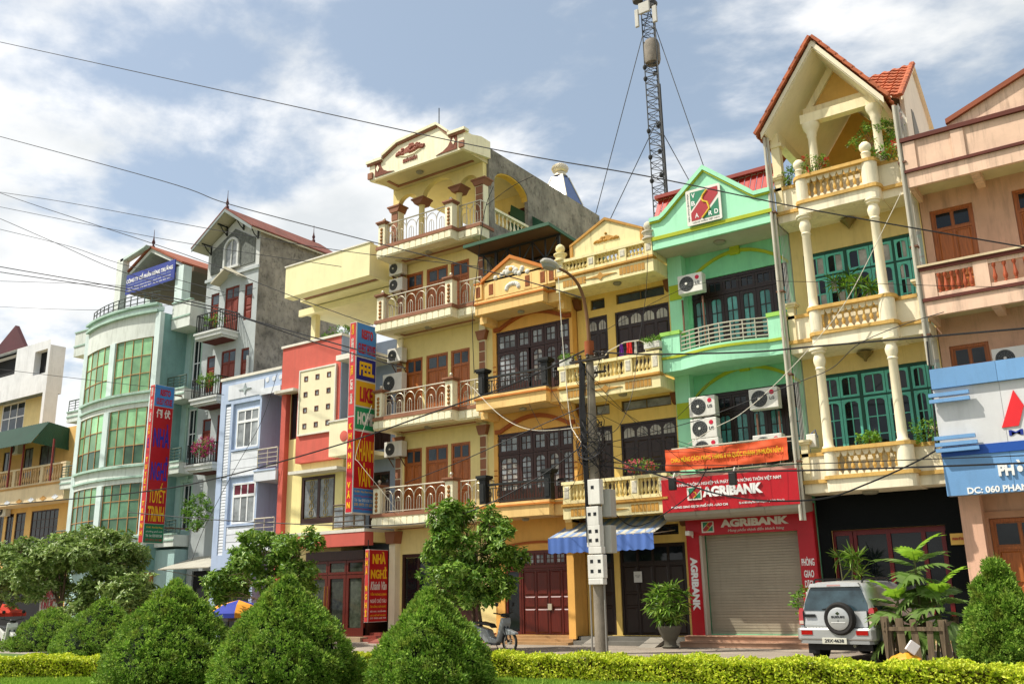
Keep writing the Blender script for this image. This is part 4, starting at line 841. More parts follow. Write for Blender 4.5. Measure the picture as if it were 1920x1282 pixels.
# ================================================================== orange-yellow house with black iron balconies
def iron_house():
    x0, x1 = -19.68, -16.22; Y = 27.05; F = 26.0; xs = -16.72; F2 = 26.35
    r = thing('orange_house', 'orange yellow house with black iron balconies and small white relief pediment', 'house', (-18, Y, 0))
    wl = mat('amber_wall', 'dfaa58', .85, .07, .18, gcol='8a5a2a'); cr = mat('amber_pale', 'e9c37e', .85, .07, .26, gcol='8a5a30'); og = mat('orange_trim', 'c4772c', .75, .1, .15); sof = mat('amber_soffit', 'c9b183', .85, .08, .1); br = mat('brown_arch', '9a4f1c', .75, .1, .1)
    rl = mat('relief_white', 'd6d2c6', .85, .2, .2, .4, 8)
    zt = [S(896, 744, F)[1]-3.82, S(896, 744, F)[1], 11.88]; zt[0] = S(910, 945, F)[1]
    dtop = [7.12, 10.92]
    holes = [(-19.52, -16.34, zt[0]+.1, dtop[0]), (-19.52, -16.34, zt[1]+.1, dtop[1]), (-19.3, -16.42, .26, 3.0)]
    house_body(r, wl, x0, x1, Y, 42, 0, 12.0, holes, .16)
    for i in (0, 1):
        a, b, c, d = holes[i]; q = MB(); q.box(a, b, Y+.03, Y+.14, d-.06, d); ztr = d-.72; q.box(a, b, Y+.032, Y+.14, ztr-.05, ztr); q.build('door_frame', wood_dk, r)
        fr = [0, .285, .47, .655, .83, 1.0]
        for k in range(5):
            u, v = a+(b-a)*fr[k], a+(b-a)*fr[k+1]
            if i == 1 and k == 1:
                # this leaf stands open
                o = bit('doorway', r, mat('doorway_dark', '0d0c0b', .9), u+.02, v-.02, Y+.12, Y+.14, c, ztr-.06)
                lf = grid_window(r, u, u+.5, c, ztr-.06, Y+.05, wood_dk, gl_grey, 2, 6, .08, .03, .05, 'door_leaf', .12, sill=.5)
                grid_window(r, u+.01, v-.01, ztr+.01, d-.07, Y+.05, wood_dk, gl_grey, 2, 2, .09, .03, .06, 'transom_window'); continue
            grid_window(r, u+.01, v-.01, c, ztr-.06, Y+.05, wood_dk, gl_grey if (k+i) % 3 else curtain, 3 if k == 0 else 2, 6, .10, .03, .06, 'door_leaf', .16, gm2=gl_grey, sill=.45)
            grid_window(r, u+.01, v-.01, ztr+.01, d-.07, Y+.05, wood_dk, gl_grey, 3 if k == 0 else 2, 2, .09, .03, .06, 'transom_window')
        # brown segmental arch over the doors
        q = MB(); n = 14; A, B = x0+.1, x1-.02; pts = [(A+(B-A)*k/n, d+.16+.42*math.sin(math.pi*min(max((k/n-.08)/.84, 0), 1))**.9) for k in range(n+1)]
        for k in range(n): q.prism([pts[k], pts[k+1], (pts[k+1][0], pts[k+1][1]-.14), (pts[k][0], pts[k][1]-.14)], Y-.09, Y-.002)
        q.build('arch_moulding', br, r)
        q = MB()
        for z in (d-1.3, d-1.48): q.box(x1-.12, x1+.0, Y-.012, Y-.002, z, z+.03); q.box(x0, x0+.15, Y-.012, Y-.002, z, z+.03)
        q.build('score_line', br, r)
    def slab(z, h, e=0):
        q = MB(); q.box(x0-e, xs+e, F-e, F+.3, z, z+h); q.box(x0-e, x1+e, F2-e, Y, z+.001, z+h-.001); return q
    for i in range(3):
        z = zt[i]; o = slab(z-.50, .36).build('balcony', cr, r); slab(z-.14, .06, .06).build('moulding', og, o); slab(z-.08, .08, .02).build('kerb_band', cr, o)
        MB().box(x0+.14, xs-.14, F+.14, Y, z-.52, z-.48).build('soffit', sof, o)
        MB().box(x0-.05, x0+.25, F+.35, Y, z-.75, z-.5).build('bracket_beam', cr, o); MB().box(x1-.25, x1, F2+.2, Y, z-.75, z-.5).build('bracket_beam', cr, o)
        ceiling_lamp(o, (x0+xs)/2+.2, 26.5, z-.52, .13)
    # cast-iron rails
    for i in (0, 1):
        z = zt[i]; zr = z+.66
        for x in (x0+.22, xs-.06):
            q = MB()
            q.box(x-.13, x+.13, F+.02, F+.28, z, z+.85); q.box(x-.19, x+.19, F-.04, F+.34, z+.85, z+.90); q.box(x-.22, x+.22, F-.07, F+.37, z+.90, z+.99)
            q.box(x-.08, x+.08, F-.01, F+.02, z+.1, z+.7); q.build('iron_post', blackiron, r)
        def rail(xa, xb, y, n, ya=None):
            q = MB(); q.bar((xa, y, zr), (xb, y, zr), .075); q.bar((xa, y, z+.08), (xb, y, z+.08), .04); 
            for k in range(n+1):
                x = xa+(xb-xa)*k/n; q.bar((x, y, z+.08), (x, y, zr-.12 if k % 3 else zr), .022)
                if k % 3 == 1: q.tube([(x+.05*math.sin(t), y, z+.34+.09*math.cos(t)) for t in np.linspace(0, 2*math.pi, 9)], .014, 4)
            q.bar((xa, y, zr-.12), (xb, y, zr-.12), .025); return q.build('railing', blackiron, r)
        rail(x0+.36, xs-.2, F+.15, 21); rail(xs+.08, x1-.02, F2+.12, 5)
    # roof parapet with relief pediment
    zb, zp = 11.88, S(898, 534, F)[1]; q = MB(); q.box(x0, x1, F+.05, F+.2, zb, zp); po = q.build('parapet', cr, r)
    q = MB(); q.box(x0-.05, x1+.02, F-.02, F+.26, zp, zp+.07); q.build('parapet_cap', og, po)
    ap = S(958, 480, F); a, b = x0+.45, -16.75
    pd = MB().prism([(a, zp-.62), (b, zp-.62), (b, zp+.06), (ap[0], ap[1]-.06), (a, zp+.06)], F-.02, F+.12).build('pediment', cr, r)
    q = MB()
    for u, v in (((a-.12, zp), (ap[0], ap[1]-.1)), ((ap[0], ap[1]-.1), (b+.12, zp))): q.prism([u, v, (v[0], v[1]+.13), (u[0], u[1]+.13)], F-.1, F+.2)
    q.build('pediment_trim', og, pd)
    q = MB(); cx = ap[0]
    for k in range(26):
        an = random.uniform(0, 6.28); rr = random.uniform(.02, 1); x = cx+.62*rr*math.cos(an)*(1 if rr < .8 else 1.2); z = zp+.28-.28*abs(x-cx)+.16*math.sin(an)*rr
        q.lathe((x, F-.02, z), [(.10, 0), (.08, .03), (.02, .05)], 7, 'y')
    for k in range(9): an = math.pi*(k/8); q.lathe((cx+.05+.26*math.cos(an), F-.02, zp-.42+.16*math.sin(an)), [(.09, 0), (.07, .03), (.02, .05)], 7, 'y')
    q.build('relief', rl, pd); MB().lathe((cx+.02, F-.05, zp+.28), [(.09, 0), (.08, .03), (.02, .05)], 10, 'y').build('relief_boss', mat('relief_gold', 'c99a3a', .6, .1), pd)
    for x in (x0+.16, x0+.75, xs-.62, xs+.02, x1-.12):
        MB().box(x-.16, x+.16, F-.03, F+.14, zb+.06, zp-.03).build('pier', cr, po); raised('panel', po, mat('brick_panel', '8a4a1c', .8, .3, .2, .4, 14), x-.10, x+.10, F-.031, zb+.14, zp-.1, .012, .012)
    # ground floor doors
    q = MB(); q.box(-19.3, -16.42, Y+.02, Y+.12, 2.9, 3.0); q.box(-19.3, -16.42, Y+.022, Y+.12, 2.42, 2.52); q.build('door_frame', wood_rd, r)
    n = 7; w = (-16.42+19.3)/n
    for k in range(n): grid_window(r, -19.3+w*k+.01, -19.3+w*(k+1)-.01, 2.53, 2.9, Y+.04, wood_rd, gl_grey, 2, 2, .05, .025, .05, 'transom_window')
    panel_door(r, -18.62, -16.43, .27, 2.41, Y+.04, wood_rd, wood_rd, gl_dark, 4, 0, 3, .06); grid_window(r, -19.29, -18.64, .27, 2.41, Y+.04, wood_rd, gl_dark, 1, 1, .09, .02, .06, 'door')
    MB().box(-17.55, -17.4, Y-.01, Y+.05, 1.05, 1.25).build('door_handle', steel, r)
    q = MB(); n = 12; A, B = x0+.3, x1-.2; pts = [(A+(B-A)*k/n, 3.2+.12*math.sin(math.pi*k/n)) for k in range(n+1)]
    for k in range(n): q.prism([pts[k], pts[k+1], (pts[k+1][0], pts[k+1][1]-.08), (pts[k][0], pts[k][1]-.08)], Y-.05, Y-.002)
    q.build('arch_moulding', br, r)
    st = mat('step_tan', 'a58157', .75, .15, .2); q = MB()
    for k in range(3): q.box(x0, x1, 26.1+.3*k, Y-.003, .085*k, .085*(k+1))
    q.build('doorstep', st, r)
    q = MB(); q.box(x1-.26, x1, 26.6, Y-.002, 0, 3.9); q.build('pilaster', wl, r)
    return r
iron_house()
def terrace_canopy():
    t = thing('roof_canopy', 'green sheet canopy on black trusses over the roof of the orange house', 'canopy', (-18, 27.5, 12))
    gr = mat('green_sheet', '2f5a40', .5, .12, .15); un = mat('canopy_under', '57473a', .8, .12, .1)
    a, b = S(870, 467, 25.8), S(1028, 420, 25.8); x0, x1, z = a[0], b[0], (a[1]+b[1])/2; z2 = z-.35
    q = MB(); q.add([(x0, 25.8, z), (x1, 25.8, z), (x1, 33, z2), (x0, 33, z2)], [(0, 1, 2, 3)]); q.build('underside', un, t)
    q = MB(); q.box(x0, x1, 25.74, 25.8, z-.03, z+.09); q.add([(x1, 25.74, z-.03), (x1, 33, z2-.03), (x1, 33, z2+.09), (x1, 25.74, z+.09), (x1+.05, 25.74, z-.03), (x1+.05, 33, z2-.03), (x1+.05, 33, z2+.09), (x1+.05, 25.74, z+.09)], [(0, 1, 2, 3), (7, 6, 5, 4), (0, 4, 5, 1), (3, 2, 6, 7), (0, 3, 7, 4), (1, 5, 6, 2)]); q.build('edge_trim', gr, t)
    q = MB(); n = 26
    for k in range(n):
        u, v = x0+(x1-x0)*k/n, x0+(x1-x0)*(k+1)/n; m_ = (u+v)/2; q.add([(u, 25.8, z+.03), (m_, 25.8, z+.07), (v, 25.8, z+.03), (u, 33, z2+.03), (m_, 33, z2+.07), (v, 33, z2+.03)], [(0, 1, 4, 3), (1, 2, 5, 4)])
    q.build('sheet', gr, t)
    q = MB()
    for y in (26.6, 29.4):
        zz = z-.05*(y-25.8); zc = zz-.85; q.bar((x0+.1, y, zz-.06), (x1-.05, y, zz-.06), .06); q.bar((x0+.3, y, zc), (x1-.05, y, zc), .06)
        for k in range(7): u = x0+.3+(x1-x0-.4)*k/6; q.bar((u, y, zc), (u, y, zz-.06), .045); 
        for k in range(6): u = x0+.3+(x1-x0-.4)*k/6; v = x0+.3+(x1-x0-.4)*(k+1)/6; q.bar((u if k % 2 else v, y, zc), (v if k % 2 else u, y, zz-.06), .04)
    for x in (x0+.9, x1-.1): q.bar((x, 26.62, 11.9), (x, 26.62, z-.1), .09); q.bar((x, 29.42, 11.9), (x, 29.42, z-.3), .09)
    for y in (26.6, 28, 29.4, 31): q.bar((x0+.05, y, z-.05*(y-25.8)-.05), (x1, y, z-.05*(y-25.8)-.05), .05)
    q.build('truss', blackiron, t)
    # taller sheet screen behind
    t2 = thing('sheet_screen', 'dark green corrugated sheet screen behind the roof canopy', 'screen', (-20, 31, 13)); p = [S(*c, 30.0) for c in ((958, 384), (1022, 418), (1010, 440), (952, 440))]
    MB().prism([(x, zz) for x, zz in p], 30.0, 30.08).build('sheet', gr, t2)
terrace_canopy()

# ================================================================== tall cream house with arcade roof terrace
def tall_house():
    x0, x1 = -24.6, -19.72; Y = 27.25; F = 26.0; xs = -20.78; F2 = 26.4
    r = thing('tall_cream_house', 'tall cream house with brown trim, wooden doors and arcaded roof terrace', 'house', (-22.2, Y, 0))
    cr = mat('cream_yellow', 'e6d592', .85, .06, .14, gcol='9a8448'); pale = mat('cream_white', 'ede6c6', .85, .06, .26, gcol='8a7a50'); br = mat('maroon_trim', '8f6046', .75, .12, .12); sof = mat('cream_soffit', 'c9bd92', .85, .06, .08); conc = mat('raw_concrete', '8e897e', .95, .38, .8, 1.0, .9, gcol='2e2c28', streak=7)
    zb = [S(700, 975, F)[1], S(702, 790, F)[1], S(706, 608, F)[1], S(708, 470, F)[1]]; zb[0] = 4.42
    dt = [7.07, 10.66, 14.24]; dx = [(-24.14, -23.24), (-23.06, -21.96), (-21.82, -20.90)]
    holes = [(a, b, zb[i]+.05, dt[i]) for i in range(3) for a, b in dx]+[(-24.2, -20.6, .3, 3.1)]
    house_body(r, cr, x0, x1, Y, 36, 0, zb[3], holes, .12)
    for i in range(3):
        for a, b in dx: panel_door(r, a, b, zb[i]+.05, dt[i], Y+.02, wood_or, wood_or, gl_blue, 2, .5, 3, .08)
    # pilasters of brown blocks
    for x in (x1-.52, x0+.24):
        for i in range(3):
            q = MB(); q.box(x-.14, x+.14, Y-.10, Y-.002, zb[i], zb[i+1]-.4); o = q.build('pilaster', pale, r)
            h = (dt[i]+.1-zb[i]-.3)/6
            for k in range(6): bit('block', o, br, x-.125, x+.125, Y-.125, Y-.10, zb[i]+.3+h*k+.02, zb[i]+.3+h*(k+1)-.02)
            MB().prism([(x-.15, dt[i]+.15), (x+.15, dt[i]+.15), (x+.26, dt[i]+.5), (x-.26, dt[i]+.5)], Y-.2, Y-.003).build('capital', br, r)
    def slab(z, h, e=0):
        q = MB(); q.box(x0-e, xs+e, F-e, F+.5, z, z+h); q.box(x0-e, x1+e, F2-e, Y, z+.001, z+h-.001); return q
    for i in range(4):
        z = zb[i]; b = slab(z-.36, .36).build('balcony', pale, r); slab(z, .13, .05).build('band', br, b)
        MB().box(x0+.5, x1-.4, F+.5, Y, z-.40, z-.34).build('soffit', sof, b)
        q = MB(); q.box(x0+.75, x1-.6, Y-.5, Y-.4, z-.43, z-.40); q.box(x0+.75, x0+.85, F+.6, Y-.5, z-.43, z-.40); q.build('soffit_strip', br, b)
        n = 13; w = (xs-x0)/n
        for k in range(n): piece('tab', 'tab', lambda: MB().prism([(-.135, 0), (.135, 0), (.135, .2), (.08, .26), (-.08, .26), (-.135, .2)], -.05, 0), pale, b, (x0+w*(k+.5), F-.001, z-.31))
        for k in range(3): piece('tab', 'tab', None, pale, b, (xs+.2+k*.31, F2-.001, z-.31))
        ceiling_lamp(b, -22.4, 26.6, z-.36, .15)
        # piers with rope panel and ball, steel rail
        zr = z+1.08
        for x, y in ((x0+.2, F+.16), (xs-.15, F+.16)):
            q = MB(); q.box(x-.17, x+.17, y-.15, y+.15, z+.13, zr); q.build('pier', pale, b)
            q = MB(); q.box(x-.22, x+.22, y-.2, y+.2, zr, zr+.06); q.box(x-.26, x+.26, y-.24, y+.24, zr+.06, zr+.12); q.build('pier_cap', br, b)
            q = MB(); 
            for k in range(5): q.lathe((x, y-.16, z+.26+k*.15), [(.075, 0), (.05, .03), (.01, .04)], 8, 'y')
            q.build('rope_panel', mat('rope_gold', '9c6a34', .7, .2), b)
            MB().lathe((x, y, zr+.12), [(.05, 0), (.03, .05), (.06, .1), (.07, .14), (.05, .19), (.01, .21)], 10).build('ball', steel, b)
        steel_rail(b, steel, x0+.38, xs-.33, F+.14, z+.2, zr, 6, 'arch'); steel_rail(b, steel, xs+.03, x1-.02, F2+.08, z+.2, zr, 2, 'arch')
        q = MB(); q.bar((x1-.03, F2+.08, zr), (x1-.03, Y, zr), .04); q.bar((x1-.03, F2+.08, z+.2), (x1-.03, Y, z+.2), .03)
        for k in range(4): q.bar((x1-.03, F2+.1+k*.2, z+.13), (x1-.03, F2+.1+k*.2, zr), .02)
        q.bar((x0+.03, F+.1, zr-.1), (x0+.03, Y, zr-.1), .04)
        for k in range(5): q.bar((x0+.03, F+.15+k*.25, z+.13), (x0+.03, F+.15+k*.25, zr-.1), .02)
        q.build('railing', steel, b)
    # roof terrace arcade
    z0 = zb[3]+.05; ya = 26.85; ztop = S(912, 303, 27.2)[1]; zs = S(861, 352, ya)[1]
    cols = [S(745, 400, ya)[0], S(791, 385, ya)[0], S(861, 360, ya)[0], S(908, 340, ya)[0]]; cols[0] = x0+.3; cols[3] = x1-.22
    q = MB(); zc = zs
    for k in range(3):
        a, b = cols[k]+.14, cols[k+1]-.14; rr = (b-a)/2; rise = min(rr*.75, ztop-zc-.15); n = 12
        arc = [((a+b)/2-rr*math.cos(math.pi*j/n), zc+rise*math.sin(math.pi*j/n)) for j in range(n+1)]
        for j in range(n): q.prism([arc[j], arc[j+1], (arc[j+1][0], ztop), (arc[j][0], ztop)], ya-.12, ya+.12)
    for c in cols: q.box(c-.141, c+.141, ya-.121, ya+.121, zc, ztop-.001)
    q.build('arcade', cr, r)
    for k in (1, 2):
        MB().lathe((cols[k], ya, z0), [(.17, 0), (.13, .1), (.115, zc-z0-.3), (.14, zc-z0-.26)], 16).build('column', cr, r)
        q = MB(); q.prism([(cols[k]-.15, zc-.26), (cols[k]+.15, zc-.26), (cols[k]+.3, zc-.06), (cols[k]-.3, zc-.06)], ya-.28, ya+.28); q.box(cols[k]-.33, cols[k]+.33, ya-.31, ya+.31, zc-.06, zc+.002); q.build('capital', br, r)
    for k in (0, 3):
        q = MB(); q.box(cols[k]-.2, cols[k]+.2, ya-.17, ya+.17, z0, zc-.28); o = q.build('pilaster', pale, r)
        for j in range(5): h = (zc-.3-z0)/5; bit('block', o, br, cols[k]-.16, cols[k]+.16, ya-.2, ya-.17, z0+h*j+.02, z0+h*(j+1)-.02)
        q = MB(); q.prism([(cols[k]-.2, zc-.28), (cols[k]+.2, zc-.28), (cols[k]+.32, zc-.06), (cols[k]-.32, zc-.06)], ya-.25, ya+.25); q.box(cols[k]-.35, cols[k]+.35, ya-.28, ya+.28, zc-.06, zc+.003); q.build('capital', br, r)
    # terrace back wall, side wall of raw concrete with an arched opening
    MB().box(-22.6, x1, 30.6, 30.8, zb[3], ztop).build('terrace_wall', cr, r); panel_door(r, -21.3, -20.1, z0, z0+2.3, 30.55, wood_rd, wood_rd, gl_dark, 2, .4, 3, .07)
    MB().box(x0+.0, x1-.2, 26.4, 35.6, ztop+.004, ztop+.18).build('roof_slab', sof, r)
    ys, yo0, yo1 = 27.0, 27.35, 29.7; q = MB(); n = 10; yc = (yo0+yo1)/2; zo = zc+.1
    q.box(x1-.16, x1+.012, ys, yo0, zb[3]-2.4, ztop+.45); q.box(x1-.16, x1+.012, yo1, 35.7, zb[3]-4, ztop+.45); q.box(x1-.16, x1+.012, yo0, yo1, zb[3]-3, z0+.35)
    arc = [(yc-(yo1-yo0)/2*math.cos(math.pi*j/n), zo+.62*math.sin(math.pi*j/n)) for j in range(n+1)]
    for j in range(n): q.prism([arc[j], arc[j+1], (arc[j+1][0], ztop+.45), (arc[j][0], ztop+.45)], x1-.16, x1+.012, 'x')
    sw = q.build('side_wall', conc, r)
    q = MB()
    for j in range(n): q.prism([arc[j], arc[j+1], (arc[j+1][0], arc[j+1][1]-.05), (arc[j][0], arc[j][1]-.05)], x1-.3, x1-.02, 'x')
    q.build('arch_lining', mat('arch_lining', 'd3ae4e', .85, .06, .05), sw)
    q = MB(); q.box(x1-.2, x1+.02, yo0, yo1, z0+.9, z0+1.0); q.build('side_rail', pale, sw)
    for k in range(9): baluster(sw, pale, x1-.08, yo0+.15+k*.26, z0+.35, .55, .8)
    # roof overhang with shaped parapet
    R = 25.3; zf = S(694, 340, R)[1]; xl, xr = x0+.15, x1+.1
    q = MB(); q.box(xl+.141, xr-.141, R+.141, Y, zf+.05, zf+.25); o = q.build('roof_soffit', sof, r)
    q = MB(); q.box(xl+.5, xr-.4, 26.35, 26.47, zf+.015, zf+.05); q.box(xl+.5, xl+.62, R+.5, 26.35, zf+.015, zf+.05); q.build('soffit_strip', br, o)
    T = [S(*p, R) for p in ((687.5, 306), (714, 302), (739, 270), (816, 237), (844, 244), (867, 239))]; zl = zf+.78; zm = zf+.90; zh = zf+1.15; zt_ = zf+1.38
    pts = [(xl-.12, zl), (xl+.72, zl), (xl+.72, zm), (xl+1.5, zt_-.12), (xl+3.55, zt_+.02), (xr-.72, zm), (xr-.72, zl), (xr+.1, zl)]
    pa = MB().prism([(xl, zf), (xr, zf), (xr, zl)]+pts[6:0:-1]+[(xl, zl)], R, R+.14).build('parapet', pale, r)
    q = MB()
    for u, v in zip(pts, pts[1:]):
        if abs(u[0]-v[0]) < .01: continue
        q.prism([(u[0], u[1]-.05), (v[0], v[1]-.05), (v[0], v[1]+.06), (u[0], u[1]+.06)], R-.12, R+.2)
    q.build('parapet_cap', pale, pa)
    q = MB()
    for u, v in zip(pts, pts[1:]):
        if abs(u[0]-v[0]) < .01: continue
        q.prism([(u[0]+.02, u[1]-.14), (v[0]-.02, v[1]-.14), (v[0]-.02, v[1]-.052), (u[0]+.02, u[1]-.052)], R-.07, R-.001)
    for s_, e in ((1, xl), (-1, xr)): q.box(e-.04*s_, e+.2*s_, R-.08, R-.002, zf+.06, zf+.32)
    q.build('parapet_trim', br, pa)
    pat = mat('carved_brown', '7a4530', .8, .3, .1, .5, 12)
    for s_, e in ((1, xl), (-1, xr)):
        X = lambda d: e+s_*d
        arc = [(X(.32), zf+.08), (X(1.35), zf+.08), (X(1.0), zf+.16), (X(.75), zf+.30), (X(.62), zf+.5), (X(.60), zf+.68), (X(.32), zf+.68)]
        MB().prism(arc if s_ > 0 else arc[::-1], R-.03, R-.001).build('carved_panel', pat, pa)
        MB().prism([(X(.47), zf+.28), (X(.56), zf+.42), (X(.47), zf+.56), (X(.38), zf+.42)], R-.05, R-.031).build('diamond', pale, pa)
    # crest and lettering
    cx = (xl+xr)/2-.25; cz = zf+.72; q = MB()
    for k in range(46):
        u = random.uniform(-1, 1); h = .30*(1-abs(u))**.7; q.lathe((cx+.72*u, R, cz+random.uniform(-.05, h)), [(.075, 0), (.06, .04), (.02, .06)], 7, 'y')
    q.prism([(cx-.78, cz-.05), (cx+.78, cz-.05), (cx+.15, cz+.2), (cx-.15, cz+.2)], R-.02, R-.001); q.build('crest', mat('crest_brown', '8a4a34', .7, .2), pa)
    q = MB(); q.prism([(cx-.55, cz-.1), (cx-.2, cz-.16), (cx+.2, cz-.16), (cx+.55, cz-.1), (cx+.2, cz-.21), (cx-.2, cz-.21)], R-.04, R-.001); q.build('crest_ribbon', pale, pa)
    text('KHÁNHVÂN', pa, mat('crest_brown', '8a4a34'), cx-.36, cx+.36, cz-.46, cz-.26, R, bold=.05, th=.03)
    q = MB(); q.prism([(R+.14, zf), (27.0, zf+.25), (27.0, zf+.95), (26.4, zf+.95), (R+.5, zl), (R+.14, zl)], xr-.14, xr, 'x'); q.build('parapet_side', pale, pa); q = MB(); q.prism([(R+.14, zf), (27.0, zf+.25), (27.0, zf+.9), (R+.14, zl)], xl, xl+.14, 'x'); q.build('parapet_side', pale, pa)
    ceiling_lamp(r, -22.3, 25.9, zf+.05, .15)
    q = MB(); q.tube([(-21.4, 26, zt_), (-21.4, 26, zt_+1.2)], .02, 5); q.build('lightning_rod', blackiron, r)
    # ground floor
    panel_door(r, -22.6, -20.62, .3, 3.1, Y+.03, wood_dk, wood_dk, gl_dark, 2, .4, 2, .1); grid_window(r, -24.2, -22.62, .3, 3.1, Y+.03, wood_dk, gl_dark, 2, 1, .12, .1, .07, 'door')
    MB().box(-24.58, -24.28, 26.95, Y-.002, 0, 3.55).build('pilaster', pale, r)
    MB().prism([(-24.62, 3.5), (-24.24, 3.5), (-24.16, 3.95), (-24.7, 3.95)], 26.8, Y-.003).build('capital', br, r)
    st = mat('red_marble', '8a4236', .4, .2, .2); q = MB()
    for k in range(3): q.box(-25.2+.0*k, x1, 26.0+.3*k, Y-.004, .1*k, .1*(k+1))
    q.build('doorstep', st, r)
    MB().prism([(25.3, 0), (26.6, .3), (26.6, 0)], -24.1, -23.3, 'x').build('ramp', mat('ramp_red', '94564a', .6, .15, .2), r)
    for lab, px, py, w, h in (('upper of two units beside the fourth floor doors', 729, 518, .72, .55), ('lower of two units beside the fourth floor doors', 729, 549, .72, .55), ('small unit high beside the third floor doors', 726, 681, .76, .56), ('large unit behind the third floor railing', 717, 739, 1.0, .78), ('air conditioner beside the second floor doors', 720, 858, .9, .6)):
        x, z = S(px, py, 26.85); ac_unit(lab+' of the tall cream house', x, z, w, h, 26.85, bracket=.08, fanx=.34)
    return r
tall_house()
def roof_lantern():
    x, z = S(1052, 372, 34.2); w = .72; t = thing('roof_lantern', 'blue glazed roof lantern with a spinning vent behind the cream house', 'skylight', (x, 34.2, z-2))
    h = S(1040, 336, 34.2)[1]-z; bl = mat('lantern_blue', '3a5690', .2, .1); 
    MB().prism([(x-w, z-.3), (x+w, z-.3), (x+w, z-2.5), (x-w, z-2.5)], 34.2-w, 34.2+w).build('curb', mat('raw_concrete', '8a8272'), t)
    b = [(x-w, 34.2-w, z-.3), (x+w, 34.2-w, z-.3), (x+w, 34.2+w, z-.3), (x-w, 34.2+w, z-.3)]; a = [(x-.28, 33.92, z+h), (x+.28, 33.92, z+h), (x+.28, 34.48, z+h), (x-.28, 34.48, z+h)]
    for k in range(4): q = MB(); q.quad(b[k], b[(k+1) % 4], a[(k+1) % 4], a[k]); q.build('pane', bl, t)
    q = MB()
    for k in range(4): q.bar(b[k], a[k], .06)
    q.build('frame', mat('lantern_frame', 'c8c2b0', .5, .1), t)
    q = MB(); q.lathe((x, 34.2, z+h), [(.36, 0), (.26, .12), (.26, .2)], 16); q.build('vent_base', steel, t)
    q = MB(); q.lathe((x, 34.2, z+h+.2), [(.2, 0), (.33, .08), (.38, .22), (.33, .36), (.2, .45), (.05, .48)], 20)
    for k in range(20): an = 2*math.pi*k/20; q.tube([(x+math.cos(an+t_*.4)*rr, 34.2+math.sin(an+t_*.4)*rr, z+h+.2+zz) for t_, (rr, zz) in enumerate(((.34, .08), (.40, .22), (.34, .36)))], .018, 4)
    q.build('vent', steel, t)
roof_lantern()

